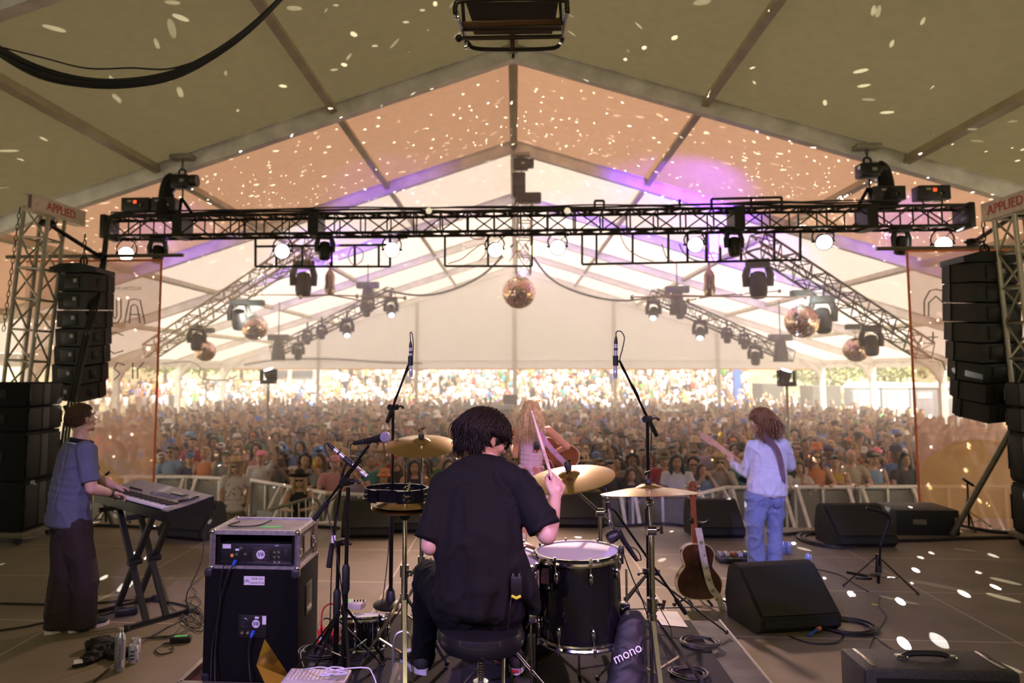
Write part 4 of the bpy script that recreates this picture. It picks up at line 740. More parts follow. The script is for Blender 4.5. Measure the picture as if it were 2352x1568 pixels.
# ------------------------------------------------------------------ instruments and gear on the stage
def loc_on(name, label, cat, p, **k): return thing(name, label, cat, (p[0], p[1], p[2]), **k)
# keyboard on its double X stand
ku, kv = V((0.79, -0.61, 0)), V((0.61, 0.79, 0)); kc = at(383, 1169, 5.37); tz = kc.z
kb = loc_on('keyboard', 'silver and black stage keyboard on a cross-braced stand at the left', 'keyboard', V((kc.x, kc.y, tz - 0.12)))
def kp_(a, b, z=0.0): return kc - ku * a + kv * b + V((0, 0, z))          # a back along the length, b across the depth
KR = MX((ku, kv, V((0, 0, 1)))).transposed(); KL = 1.32; KD = 0.38
g = G(); g.prism([(0, -0.02), (0.06, -0.02), (0.16, 0.0), (KD, 0.045), (KD, -0.10), (0, -0.10)], KL, frame(kp_(KL, 0), kv, (0, 0, 1))); g.build('case', BLACK, kb)
SIL = K('silver_panel', (0.42, 0.40, 0.36), 0.4, 0.5)
g = G(); g.prism([(0.165, 0.002), (KD - 0.002, 0.047), (KD - 0.002, 0.053), (0.165, 0.008)], KL - 0.02, frame(kp_(KL - 0.01, 0), kv, (0, 0, 1))); g.build('control_panel', SIL, kb)
for a in (0, KL - 0.09): G().prism([(0, -0.02), (0.165, 0.004), (0.165, 0.012), (0, -0.008)], 0.09, frame(kp_(a + 0.09, 0), kv, (0, 0, 1))).build('end_block', SIL, kb)
g = G(); nk = 45; w0 = (KL - 0.19) / nk
for k in range(nk): g.box(kp_(0.095 + w0 * (k + 0.5), 0.075, -0.004), (w0 * 0.93, 0.145, 0.014), R=KR)
tag(g.build('white_keys', K('ivory_keys', (0.78, 0.76, 0.80), 0.3, var=0.02), kb), kind='stuff')
g = G()
for k in range(nk - 1):
    if k % 7 in (0, 1, 3, 4, 5): g.box(kp_(0.095 + w0 * (k + 1), 0.105, 0.007), (w0 * 0.55, 0.09, 0.014), R=KR)
tag(g.build('black_keys', BLACK, kb), kind='stuff')
for i in range(7):
    a = 0.25 + 0.035 * i; G().cyl(kp_(KL - a, 0.20, 0.018), kp_(KL - a, 0.20, 0.032), 0.008, n=10).build('knob', BLACK, kb)
g = G()
for i in range(16):
    for j in range(3): g.box(kp_(KL - 0.62 - 0.026 * i, 0.205 + 0.02 * j, 0.022 + 0.0026 * j), (0.018, 0.010, 0.008), R=KR)
tag(g.build('buttons', K('grey_button', (0.2, 0.19, 0.18), 0.5), kb), kind='stuff')
G().box(kp_(KL - 0.95, 0.29, 0.038), (0.22, 0.07, 0.004), R=KR).build('display', K('dark_screen', (0.01, 0.012, 0.014), 0.1), kb)
ph = tag(G().box(kp_(0.13, 0.24, 0.036), (0.075, 0.155, 0.009), R=KR @ MX.Rotation(-0.5, 3, 'Z') @ MX.Rotation(0.2, 3, 'X'), bev=0.003).build('phone', K('black_glass', (0.01, 0.01, 0.01), 0.08)), 'black phone lying on the right end of the keyboard', 'phone')
ks = thing('keyboard_stand', 'black double cross-braced keyboard stand', 'keyboard stand', fl(360, 1415)); STD = K('black_square_tube', (0.012, 0.012, 0.011), 0.4)
nf, nb_ = fl(291, 1449), fl(433, 1408); ff, fb = fl(219, 1412), fl(356, 1378)
for a, b in ((nf, nb_), (ff, fb)): 
    q = G(); d = (b - a).normalized(); q.bar(a + V((0, 0, 0.025)), b + V((0, 0, 0.025)), 0.032); fo = q.build('foot_bar', STD, ks)
    for e in (a, b): G().box(e + V((0, 0, 0.025)), (0.045, 0.045, 0.042), bev=0.006).build('end_cap', RUBBER, fo)
tzb = tz - 0.115
for t in (0.3, 0.62):
    a, b = lerp(nf, nb_, t), lerp(ff, fb, t); a.z = b.z = 0.03; off = (a - b); 
    A, B = V((b.x, b.y, tzb)) + off * 0.02, V((a.x, a.y, tzb)) - off * 0.02
    G().bar(a, A, 0.03, 0.045, up=kv).build('leg', STD, ks); G().bar(b + kv * 0.034, B + kv * 0.034, 0.03, 0.045, up=kv).build('leg', STD, ks)
    m = lerp(a, A, 0.5); G().cyl(m - kv * 0.03, m + kv * 0.075, 0.028, n=16).build('pivot', BLACK, ks)
for e in (0.05, 0.95): m = lerp(V((nf.x, nf.y, tzb)), V((ff.x, ff.y, tzb)), e); G().bar(m - kv * 0.02, m + kv * 0.36, 0.035).build('support_arm', STD, ks)
tag(G().box(fl(290, 1412) + V((0, 0, 0.035)), (0.17, 0.10, 0.06), R=MX.Rotation(0.5, 3, 'Z'), bev=0.012).build('sustain_pedal', BLACK), 'black sustain pedal on the deck in front of the sneakers', 'pedal')
# bass cabinet, rack case and amplifier
cx0, cz0, cz1, cyf = (470 - 1183) / 1665 * 4.45, 0.125, 0.785, 4.45; cw, cdp = 0.585, 0.46; cxc = cx0 + cw / 2
tr = thing('case_base', 'open flight case base with aluminium edges under the bass cabinet', 'flight case', (cxc, cyf + cdp / 2, 0))
WD_ = K('red_brown_ply', (0.12, 0.04, 0.03), 0.6)
g = G(); g.box((cxc - 0.02, cyf + cdp / 2, 0.09), (cw + 0.16, cdp + 0.16, 0.05)); g.build('tray', WD_, tr)
for k in range(4):
    a, b = (((-1, -1), (1, -1)), ((1, -1), (1, 1)), ((1, 1), (-1, 1)), ((-1, 1), (-1, -1)))[k]; P = lambda s: V((cxc - 0.02 + s[0] * (cw + 0.16) / 2, cyf + cdp / 2 + s[1] * (cdp + 0.16) / 2, 0.115)); G().bar(P(a), P(b), 0.03, 0.075).build('edge', ALU, tr)
for s in (-1, 1):
    for q in (-1, 1): w_ = G(); c_ = V((cxc + s * 0.26, cyf + cdp / 2 + q * 0.2, 0.032)); w_.cyl(c_ - V((0.014, 0, 0)), c_ + V((0.014, 0, 0)), 0.032, n=16); w_.box(c_ + V((0, 0.01, 0.028)), (0.034, 0.05, 0.02)); w_.build('caster', RUBBER, tr)
cab = thing('bass_cabinet', 'black carpeted bass speaker cabinet with a handwritten white label', 'speaker cabinet', (cxc, cyf + cdp / 2, cz0))
FELT = K('black_felt_carpet', (0.004, 0.0038, 0.0035), 0.95, spec=0.2, scale=160, bump=0.3)
G().box((cxc, cyf + cdp / 2, (cz0 + cz1) / 2), (cw, cdp, cz1 - cz0), bev=0.012).build('cabinet', FELT, cab)
for s in (-1, 1):
    for q in (-1, 1):
        for zz in (cz0, cz1): G().box((cxc + s * (cw / 2 - 0.022), cyf + cdp / 2 + q * (cdp / 2 - 0.022), zz + (0.022 if zz == cz0 else -0.022)), (0.052, 0.052, 0.052), bev=0.014).build('corner', K('corner_plastic', (0.03, 0.028, 0.032), 0.3), cab)
hd_ = G(); hd_.box((cxc + cw / 2 + 0.001, cyf + 0.23, 0.56), (0.008, 0.13, 0.19), bev=0.003); h_ = hd_.build('side_handle', BLACK, cab); G().box((cxc + cw / 2 + 0.006, cyf + 0.23, 0.50), (0.006, 0.10, 0.02)).build('handle_bar', STEEL, h_)
def px_on(px, py, y): return at(px, py, y)
FR_ = lambda p: frame(p, (1, 0, 0), (0, 0, 1))
yb = cyf - 0.004
c1 = px_on(584, 1333, yb); G().box(c1, (0.128, 0.003, 0.052)).build('label', LABELW, cab)
text('SWR 410', 0.019, FR_(c1 + V((0.019, -0.0025, 0.011))), INK, 'lettering', cab, 0.0003); text('GOLIATH III', 0.0155, FR_(c1 + V((0.019, -0.0025, -0.013))), INK, 'lettering', cab, 0.0003); text('(A)', 0.027, FR_(c1 + V((-0.045, -0.0025, -0.001))), INK, 'lettering', cab, 0.0003)
c2 = px_on(580, 1438, yb); pnl = G().box(c2, (0.175, 0.006, 0.135), bev=0.002).build('jack_plate', BLACK, cab)
def roundel(c, r, par):
    G().lathe([(0, 0.003), (r, 0.003), (r, 0)], c, (0, -1, 0), 28).build('logo_disc', K('logo_lilac', (0.62, 0.60, 0.72), 0.4), par)
    for dx, s in ((-0.42, 0.85), (0, 1.0), (0.42, 0.85)):
        text('SWR'[0 if dx < 0 else 1 if dx == 0 else 2], r * 1.05, FR_(c + V((dx * r * 1.25, -0.0034, 0))) @ MX.Scale(0.85, 4, (1, 0, 0)) @ MX.Scale(1.35 * s, 4, (0, 1, 0)), INK, 'lettering', par, 0.0004)
roundel(px_on(588, 1432, yb - 0.003), 0.024, pnl)
g = G(); c = px_on(562, 1430, yb - 0.003); g.lathe([(0.030, 0.0), (0.030, 0.004), (0.026, 0.006), (0.022, 0.002), (0, 0.001)], c, (0, -1, 0), 28); g.cyl(c, c + V((0, -0.014, 0)), 0.010); g.build('level_dial', CHROME if False else K('dial_black', (0.02, 0.02, 0.022), 0.3), pnl)
G().box(px_on(607, 1424, yb - 0.003), (0.024, 0.003, 0.05)).build('serial_label', LABELW, pnl); G().box(px_on(590, 1418, yb - 0.003), (0.024, 0.003, 0.012)).build('small_label', LABELW, pnl)
for px in (556, 569): G().lathe([(0.004, 0), (0.009, 0), (0.009, 0.006), (0.005, 0.007)], px_on(px, 1452, yb - 0.003), (0, -1, 0), 14).build('jack', CHROME, pnl)
def plug(par, p, d=(0, -1, -0.5)): G().lathe([(0.012, 0), (0.013, 0.01), (0.011, 0.03), (0.007, 0.045)], p, d, 14).build('blue_plug', BLUEC, par)
plug(pnl, px_on(582, 1450, yb))
# rack case
rw, rd, rh = 0.535, 0.385, 0.222; rx0 = at(487, 1303, 4.48).x; rc = V((rx0 + rw / 2, 4.48 + rd / 2, cz1))
rk = thing('rack_case', 'scuffed grey flight rack case with green tape on top of the bass cabinet', 'flight case', rc)
LAM = K('grey_laminate', (0.30, 0.27, 0.22), 0.5, scale=8, var=0.25); EDG = K('case_edge', (0.55, 0.52, 0.55), 0.35, 0.8, scale=40, var=0.25); DKL = K('dark_laminate', (0.045, 0.040, 0.034), 0.5)
g = G(); T_ = 0.012
for s in (-1, 1): g.box(rc + V((s * (rw / 2 - T_ / 2), 0, rh / 2)), (T_, rd, rh))
g.box(rc + V((0, 0, T_ / 2)), (rw, rd, T_)); g.box(rc + V((0, rd / 2 - T_ / 2, rh / 2)), (rw, T_, rh)); g.build('case_shell', DKL, rk)
G().box(rc + V((0, 0, rh - T_ / 2)), (rw - 0.01, rd - 0.01, T_)).build('lid_panel', LAM, rk)
Pn = [V((s * rw / 2, q * rd / 2, z)) for z in (0.004, rh - 0.004) for q in (-1, 1) for s in (-1, 1)]
for a, b in ((0, 1), (2, 3), (0, 2), (1, 3), (4, 5), (6, 7), (4, 6), (5, 7), (0, 4), (1, 5), (2, 6), (3, 7)): G().bar(rc + Pn[a], rc + Pn[b], 0.026).build('edge', EDG, rk)
for p in Pn: G().sph(rc + p, 0.021, 12).build('ball_corner', CHROME, rk)
for s in (-1, 1):
    for y_ in (-rd / 2 + 0.03, rd / 2 - 0.06): q = G(); q.box(rc + V((s * (rw / 2 + 0.006), y_, 0.10)), (0.012, 0.045, 0.07), bev=0.004); q.box(rc + V((s * (rw / 2 + 0.016), y_, 0.10)), (0.012, 0.022, 0.035), bev=0.003); q.build('latch', CHROME, rk)
q = G(); q.box(rc + V((rw / 2 + 0.004, 0.0, 0.12)), (0.006, 0.13, 0.11)); h_ = q.build('side_handle', STEEL, rk)
G().box(px_on(625, 1212, 4.6) * 0 + V((at(625, 1212, 4.64).x, 4.62, cz1 + rh + 0.0013)), (0.135, 0.032, 0.0016), R=MX.Rotation(-0.03, 3, 'Z')).build('green_tape', GREENT, rk)
tag(G().tube(smoothp([V((at(540, 1205, 4.66).x, 4.74, cz1 + rh + 0.007)), V((-1.83, 4.62, cz1 + rh + 0.007)), V((-1.74, 4.585, cz1 + rh + 0.007)), V((-1.63, 4.62, cz1 + rh + 0.010)), V((-1.585, 4.72, cz1 + rh + 0.02))]), 0.0045, 8).build('patch_cable', CABLE), 'short black patch cable lying on the rack case lid', 'cable')
am = thing('bass_amplifier', 'black rack bass amplifier with a round white logo inside the rack case', 'amplifier', rc + V((0, -0.1, 0.014))); yb = 4.50
aw = rw - 0.085; az0, az1 = cz1 + 0.018, cz1 + 0.145
G().box((rc.x, yb + 0.15, (az0 + az1) / 2), (aw, 0.30, az1 - az0), bev=0.003).build('chassis', BLACK, am)
for s in (-1, 1): G().bar((rc.x + s * (aw / 2 + 0.012), yb + 0.004, az0), (rc.x + s * (aw / 2 + 0.012), yb + 0.004, az1 + 0.05), 0.02, 0.006, up=(0, 1, 0)).build('rack_rail', BLACKM, rk)
g = G(); vc = at(600, 1274, yb - 0.001)
for k in range(12): x_ = vc.x + (k - 5.5) * 0.0092; hh_ = 0.045 * (1 - ((k - 5.5) / 9) ** 2); g.bar((x_, yb - 0.002, vc.z - hh_), (x_, yb - 0.002, vc.z + hh_), 0.0035)
for k in range(5): g.bar((vc.x - 0.052, yb - 0.003, vc.z + (k - 2) * 0.02), (vc.x + 0.052, yb - 0.003, vc.z + (k - 2) * 0.02), 0.003)
g.build('fan_grille', K('grille_wire', (0.16, 0.13, 0.12), 0.4, 0.6), am); roundel(at(599, 1273, yb - 0.005), 0.027, am)
for px in (631, 641):
    for py in (1267, 1278, 1289): G().lathe([(0.0035, 0), (0.0085, 0), (0.0085, 0.006), (0.005, 0.007)], at(px, py, yb), (0, -1, 0), 12).build('jack', CHROME, am)
for px, py in ((554, 1258), (544, 1272), (564, 1272)): G().lathe([(0.0035, 0), (0.0085, 0), (0.0085, 0.006), (0.005, 0.007)], at(px, py, yb), (0, -1, 0), 12).build('jack', CHROME, am)
G().box(at(521, 1254, yb - 0.001), (0.052, 0.002, 0.026)).build('spec_label', LABELW, am); G().box(at(545, 1262, yb - 0.001), (0.024, 0.002, 0.012)).build('small_label', LABELW, am)
G().lathe([(0, 0.002), (0.011, 0.002), (0.011, 0)], at(533, 1275, yb), (0, -1, 0), 16).build('orange_sticker', K('orange_sticker_paper', (0.85, 0.33, 0.05), 0.5), am)
text('SWR', 0.012, FR_(at(636, 1253, yb - 0.0005)), LABELW, 'lettering', am, 0.0003); q = at(656, 1270, yb - 0.001); G().box(q, (0.03, 0.004, 0.05), bev=0.002).build('power_inlet', RUBBER, am)
plug(am, at(541, 1288, yb - 0.002)); 
cable('speaker_cable', 'black speaker cable from the amplifier down the left front of the bass cabinet', [at(536, 1298, 4.44), at(525, 1315, 4.42), at(508, 1370, 4.42), at(500, 1430, 4.42), at(494, 1500, 4.42), at(494, 1568, 4.38)], 0.005)
cable('power_cable', 'thin black power cable hanging from the amplifier beside the speaker cable', [at(520, 1294, 4.46), at(512, 1305, 4.425), at(505, 1350, 4.425), at(504, 1400, 4.425), at(488, 1480, 4.425), at(484, 1566, 4.38)], 0.004)
cable('speaker_cable', 'black speaker cable hanging from the blue plug in the cabinet jack plate', [at(580, 1456, 4.42), at(573, 1475, 4.41), at(571, 1510, 4.41), at(576, 1566, 4.38)], 0.005)
# small things at the lower left
wb = thing('water_bottle', 'tall silver aluminium water bottle standing on the deck', 'bottle', fl(274, 1541)); p = fl(274, 1541); f_ = 1665 / p.y
hB = 100 / f_ * 0.97; G().lathe([(0, 0), (0.030, 0), (0.0335, 0.006), (0.0335, hB * 0.72), (0.030, hB * 0.80), (0.018, hB * 0.88), (0.016, hB * 0.90)], p, n=32).build('body', K('brushed_aluminium', (0.50, 0.53, 0.60), 0.33, 0.85, scale=60), wb)
G().lathe([(0.017, 0), (0.018, 0.002), (0.018, hB * 0.085), (0.016, hB * 0.1), (0, hB * 0.1)], p + V((0, 0, hB * 0.9)), n=24).build('cap', ALU, wb)
vw = (V((0, 0, 0.2)) - p); vw.z = 0; vw.normalize(); rt = V((0, 0, 1)).cross(vw)
def onround(c, r, a, z): d = (vw * math.cos(a) + rt * math.sin(a)); return c + d * (r + 0.0006) + V((0, 0, z)), V((0, 0, 1)).cross(d), d
q, tx, d = onround(p, 0.0335, -0.1, hB * 0.38); text('smartwater', 0.034, frame(q + V((0, 0, 0)), (0, 0, 1), -tx), K('blue_ink', (0.02, 0.03, 0.35), 0.5), 'lettering', wb, 0.0002)
q, tx, d = onround(p, 0.0335, 0.62, hB * 0.2); G().box(q, (0.02, 0.001, 0.05), R=MX((tx, -d, V((0, 0, 1)))).transposed()).build('barcode_panel', LABELW, wb)
def can(label, p, body, group=None, dots=True, h=0.122, r=0.033):
    t = thing('drink_can', label, 'can', p, group=group); p = V(p)
    G().lathe([(0, 0.004), (0.024, 0.002), (0.027, 0), (r, 0.010), (r, h - 0.012), (r - 0.005, h - 0.003), (r - 0.005, h), (r - 0.007, h), (r - 0.008, h - 0.004), (0, h - 0.004)], p, n=28).build('body', body, t)
    G().box(p + V((0, -0.004, h - 0.002)), (0.012, 0.02, 0.0015)).build('pull_tab', ALU, t)
    if dots:
        for a, z, r_ in ((0.5, 0.095, 0.005), (0.75, 0.02, 0.007), (-0.9, 0.055, 0.006)):
            q, tx, d = onround(p, r, a, z); G().lathe([(0, 0.0006), (r_, 0.0006), (r_, -0.002)], q, d, 12).build('blue_dot', BLUEC, t)
        for k in range(3): q, tx, d = onround(p, r, -0.25, 0.085 - 0.024 * k); G().box(q, (0.028, 0.001, 0.014), R=MX((tx, -d, V((0, 0, 1)))).transposed()).build('dark_print', K('navy_print', (0.03, 0.10, 0.20), 0.5), t)
    return t
CANW = K('pale_can', (0.60, 0.60, 0.68), 0.3, 0.5, var=0.05); CANB = K('blue_can', (0.30, 0.36, 0.70), 0.3, 0.5, scale=40, var=0.3)
can('pale slim drink can in front, beside the silver bottle', fl(306, 1522), CANW); can('pale slim drink can half hidden behind the other can by the bottle', fl(311, 1506), CANW)
can('blue silver drink can left of the pair by the heel of the guitarist', fl(1799, 1270), CANB, dots=False); can('blue silver drink can right of the pair near the guitarist', fl(1812, 1271), CANB, dots=False); can('blue silver drink can standing alone on the deck right of the guitarist', fl(1857, 1300), CANB, dots=False)
jk = G(); p = fl(215, 1528)
for k, (px, py, r_) in enumerate(((175, 1532, 0.02), (195, 1525, 0.035), (215, 1515, 0.045), (235, 1505, 0.055), (255, 1500, 0.06), (225, 1490, 0.06), (240, 1484, 0.05), (265, 1512, 0.04), (285, 1505, 0.035), (300, 1498, 0.03))): q = fl(px, py); jk.sph((q.x, q.y, r_ * 0.55), (r_ * 1.6, r_ * 1.4, r_ * 0.9), 12)
jt = thing('jacket', 'crumpled black jacket heaped on the deck behind the silver bottle', 'jacket', p); o = jk.build('cloth', BLKCLOTH, jt, remesh=0.008, smooth=3); wrinkle(o, 0.008, 16); q = fl(178, 1531); G().box((q.x + 0.005, q.y, 0.035), (0.055, 0.035, 0.002), R=MX.Rotation(0.5, 3, 'Z') @ MX.Rotation(0.5, 3, 'X')).build('tag', LABELW, jt)
pd = thing('power_adapter', 'black power brick with green tape on the deck left of the cabinet', 'adapter', fl(415, 1474)); p = fl(415, 1474)
G().box(p + V((0, 0, 0.022)), (0.145, 0.065, 0.042), R=MX.Rotation(0.25, 3, 'Z'), bev=0.006).build('body', BLACK, pd); G().box(p + V((0.0, 0, 0.0438)), (0.09, 0.028, 0.001), R=MX.Rotation(0.25, 3, 'Z')).build('green_tape', GREENT, pd); q = fl(393, 1478); G().cyl(q + V((0, 0, 0.02)), q + V((0.03, 0.008, 0.02)), 0.009).build('red_plug', REDP, pd)
cable('power_cable', 'black lead looping from the power brick on the deck', [fl(393, 1476, 0.02), fl(375, 1478, 0.012), fl(358, 1492, 0.008), fl(370, 1502, 0.008), fl(398, 1494, 0.008), fl(395, 1482, 0.012)], 0.005)
def scribble(name, label, pts, r=0.0045, z=0.006, m=CABLE, cat='cable', group=None): return cable(name, label, [fl(a, b, z) for a, b in pts], r, m, 5, group, cat)
scribble('stage_cable', 'thick black cable crossing the deck behind the sneakers', [(0, 1385), (60, 1386), (118, 1387), (220, 1384), (300, 1378), (380, 1382), (430, 1392), (455, 1408)], 0.008, 0.009)
scribble('stage_cable', 'thick black cable running to the left edge in front of the first one', [(0, 1447), (60, 1438), (112, 1428), (200, 1422), (280, 1398)], 0.008, 0.009)
scribble('stage_cable', 'black cable from the jacket toward the keyboard stand foot', [(215, 1565), (250, 1535), (330, 1470), (420, 1422), (440, 1408)], 0.006, 0.008)
scribble('stage_cable', 'tangled thin black cables between the keyboard stand and the cabinet', [(330, 1465), (400, 1462), (440, 1440), (462, 1410), (440, 1395), (420, 1415), (450, 1432), (468, 1425), (450, 1395), (425, 1378), (450, 1370), (462, 1385), (440, 1400), (430, 1430), (455, 1450), (468, 1440), (430, 1410), (395, 1395), (375, 1340), (362, 1310)], 0.004, 0.010)
scribble('stage_cable', 'second tangle of black cables near the cabinet corner', [(300, 1470), (350, 1462), (410, 1455), (450, 1420), (432, 1402), (415, 1420), (440, 1440), (466, 1436), (462, 1400), (438, 1385), (452, 1360), (440, 1345), (465, 1325)], 0.004, 0.014)
cable('keyboard_cable', 'black cable hanging from the right end of the keyboard', [at(476, 1165, 5.7), at(470, 1230, 5.7), at(462, 1290, 5.65), at(440, 1340, 5.6), at(428, 1370, 5.6), fl(430, 1412, 0.01), fl(400, 1455, 0.01), fl(350, 1466, 0.01)], 0.0045)
# things on the riser front
gm = K('gold_mirror_film', (0.75, 0.50, 0.12), 0.12, 1.0, var=0.03); a, b, c = at(607, 1468, 3.62), at(588, 1528, 3.45), at(668, 1560, 3.50)
n_ = (b - a).cross(c - a).normalized() * 0.004; mp = thing('gold_panel', 'diamond shaped gold mirrored panel tilted in front of the bass cabinet', 'mirror panel', (c.x, c.y, 0)); d4 = at(640, 1640, 3.40)
G().add([a, b, d4, c, a + n_, b + n_, d4 + n_, c + n_], [(0, 1, 2, 3), (7, 6, 5, 4), (0, 4, 5, 1), (1, 5, 6, 2), (2, 6, 7, 3), (3, 7, 4, 0)]).build('panel', gm, mp)
m_ = (a + b + c + d4) / 4; g = G(); g.cyl(m_ - n_ * 2, V((m_.x + 0.05, m_.y - 0.04, 0.02)), 0.012); g.lathe([(0, 0), (0.12, 0), (0.12, 0.012), (0.02, 0.02)], (m_.x + 0.05, m_.y - 0.04, 0), n=24); g.build('stand', CHROME, mp)
bx = thing('equipment_case', 'low black case under the small white keypad', 'case', (-0.82, 3.0, RZ + 0.011)); G().box((-0.86, 2.98, RZ + 0.13), (0.42, 0.36, 0.235), bev=0.012).build('body', CAB, bx); G().box((-0.86, 2.795, RZ + 0.16), (0.12, 0.012, 0.03), bev=0.004).build('handle', BLACK, bx)
zt = RZ + 0.2475; kd_ = thing('keypad_controller', 'small off-white controller with rows of square keys on the black case', 'controller', (-0.8, 3.08, zt)); P0, P1 = fl(672, 1549, zt), fl(800, 1545, zt)
kcx = (P0 + P1) / 2; G().box((kcx.x, kcx.y - 0.06, zt + 0.008), (0.275, 0.15, 0.016), bev=0.004).build('body', K('warm_grey_plastic', (0.5, 0.45, 0.42), 0.5), kd_)
for i in range(9):
    for j in range(4): G().box((kcx.x - 0.115 + 0.018 * i, kcx.y - 0.012 - 0.028 * j, zt + 0.0185), (0.0145, 0.022, 0.006), bev=0.0015).build('key', K('key_cream', (0.56, 0.50, 0.46), 0.5), kd_)
G().box((kcx.x + 0.095, kcx.y - 0.05, zt + 0.017), (0.07, 0.10, 0.003)).build('touch_strip', K('grey_panel', (0.3, 0.28, 0.3), 0.4), kd_)
LIL = K('white_usb_lead', (0.72, 0.68, 0.85), 0.45, var=0.03); up_ = V((0, 0, 0.012))
cable('usb_cable', 'thin white lead tangled above the small keypad and running to the right', [fl(696, 1550, zt) + up_ * 2, at(712, 1535, 3.12), at(740, 1532, 3.15), at(775, 1540, 3.15), at(800, 1545, 3.12), at(775, 1548, 3.1), at(745, 1545, 3.12), at(760, 1532, 3.16), at(790, 1535, 3.18), at(770, 1548, 3.12), at(735, 1550, 3.10), at(772, 1538, 3.16), at(840, 1533, 3.2), at(856, 1548, 3.2), at(866, 1575, 3.18)], 0.003, LIL)
rb = thing('stage_box', 'red stage box with black socket panel beside the vocal microphone stand', 'stage box', fl(750, 1484, RZ)); p = fl(750, 1486, RZ + 0.012)
G().box(p + V((0, 0.05, 0.045)), (0.11, 0.10, 0.09), bev=0.005).build('body', REDP, rb); G().box(p + V((0.01, -0.003, 0.04)), (0.05, 0.01, 0.055), bev=0.003).build('socket_panel', BLACK, rb); G().box(p + V((-0.035, -0.002, 0.045)), (0.014, 0.004, 0.02)).build('small_label', LABELW, rb); G().box(p + V((0, 0.05, 0.0915)), (0.03, 0.085, 0.001), R=MX.Rotation(0.5, 3, 'Z')).build('green_tape', GREENT, rb)
pb = thing('pedal_box', 'pale pedal box with green tape behind the small side tom', 'pedal', fl(812, 1398, RZ)); p = fl(812, 1398, RZ + 0.012); G().box(p + V((0, 0.03, 0.02)), (0.13, 0.09, 0.04), R=MX.Rotation(-0.2, 3, 'Z'), bev=0.004).build('body', K('cream_paint', (0.55, 0.52, 0.42), 0.5), pb); G().box(p + V((-0.045, 0.03, 0.041)), (0.02, 0.08, 0.001)).build('green_tape', GREENT, pb)
for k in range(4): G().cyl(p + V((0.0 + 0.02 * k, 0.03, 0.04)), p + V((0.0 + 0.02 * k, 0.03, 0.052)), 0.006, n=10).build('knob', BLACK, pb)
def coil(name, label, px, py, z, rx, ry, turns, seed, r=0.0045, m=CABLE, squash=1.0):
    c = fl(px, py, z); rn = random.Random(seed); pts = []
    for k in range(turns * 12 + 1): a = 2 * PI * k / 12; j = 1 + 0.13 * math.sin(a * 0.29 + seed) + rn.uniform(-0.02, 0.02); pts.append(c + V((rx * j * math.cos(a), ry * j * math.sin(a), r + 0.0022 * (k / 12) * 1.2 + 0.004 * math.sin(a * 1.7 + seed))))
    return cable(name, label, pts, r, m, 3)
cz = RZ + 0.012
coil('cable_coil', 'loose coil of black cable on the carpet near the stool and keypad', 740, 1500, cz, 0.12, 0.10, 6, 2); coil('cable_coil', 'coil of pale black cable on the carpet left of the worn edge', 1608, 1478, cz, 0.10, 0.085, 5, 5, m=K('grey_black_cable', (0.06, 0.055, 0.045), 0.5)); coil('cable_coil', 'coil of cable on the carpet at the lower right of the drum platform', 1582, 1550, cz, 0.09, 0.075, 5, 8, m=K('grey_black_cable', (0.06, 0.055, 0.045), 0.5))
cable('red_cable', 'red cable curling down beside the bass cabinet to the red stage box', [fl(742, 1470, RZ + 0.05), at(738, 1440, 3.95), at(742, 1400, 4.0), at(760, 1386, 4.0), at(770, 1400, 3.98), fl(775, 1450, RZ + 0.02)], 0.005, K('red_rubber_cable', (0.5, 0.02, 0.03), 0.5))
for k, pts in enumerate(([(752, 1472), (758, 1440), (775, 1420), (800, 1440), (790, 1480)], [(740, 1475), (730, 1445), (745, 1420), (770, 1430), (785, 1470)], [(700, 1540), (690, 1500), (715, 1480), (740, 1495), (770, 1505)])): scribble('stage_cable', ('black cable arching over the red stage box', 'black cable looping left of the red stage box', 'black cable snaking from the keypad toward the red stage box')[k], pts, 0.005, RZ + 0.03)
b_ = thing('gig_bag', 'black soft gig bag with a white word printed on it leaning on the floor tom', 'bag', (at(1442, 1500, 3.5).x, 3.5, RZ + 0.012)); g = G()
for px, py, Y_, rx, rz in ((1442, 1560, 3.45, 0.095, 0.13), (1444, 1520, 3.48, 0.088, 0.12), (1448, 1480, 3.5, 0.080, 0.11), (1453, 1447, 3.53, 0.072, 0.085), (1455, 1428, 3.55, 0.062, 0.055), (1436, 1600, 3.42, 0.10, 0.12), (1430, 1640, 3.40, 0.11, 0.10)): g.sph(at(px, py, Y_), (rx, 0.05, rz), 14)
o = g.build('bag_body', K('black_nylon', (0.012, 0.012, 0.011), 0.6, scale=50), b_, remesh=0.009, smooth=12); wrinkle(o, 0.004, 12, seed=4)
q = at(1441, 1500, 3.40); vv = (V((0, 0, 2)) - q).normalized(); xr = V((1, 0.0, 0.50)).normalized(); text('mono', 0.058, frame(q, xr, vv.cross(xr)), PAPER, 'lettering', b_, 0.001, wd=1.0)
G().tube(smoothp([at(1478, 1560, 3.43), at(1476, 1500, 3.45), at(1480, 1450, 3.5)]), 0.004, 6).build('zipper', BLACKM, b_)
pp = [fl(px, py, RZ + 0.0125) for px, py in ((1477, 1403), (1555, 1404), (1580, 1440), (1512, 1434))]; tag(G().add(pp + [p + V((0, 0, 0.001)) for p in pp], [(3, 2, 1, 0), (4, 5, 6, 7), (0, 1, 5, 4), (1, 2, 6, 5), (2, 3, 7, 6), (3, 0, 4, 7)]).build('set_list', PAPER), 'white sheet of paper lying on the carpet behind the right chrome stand', 'paper')
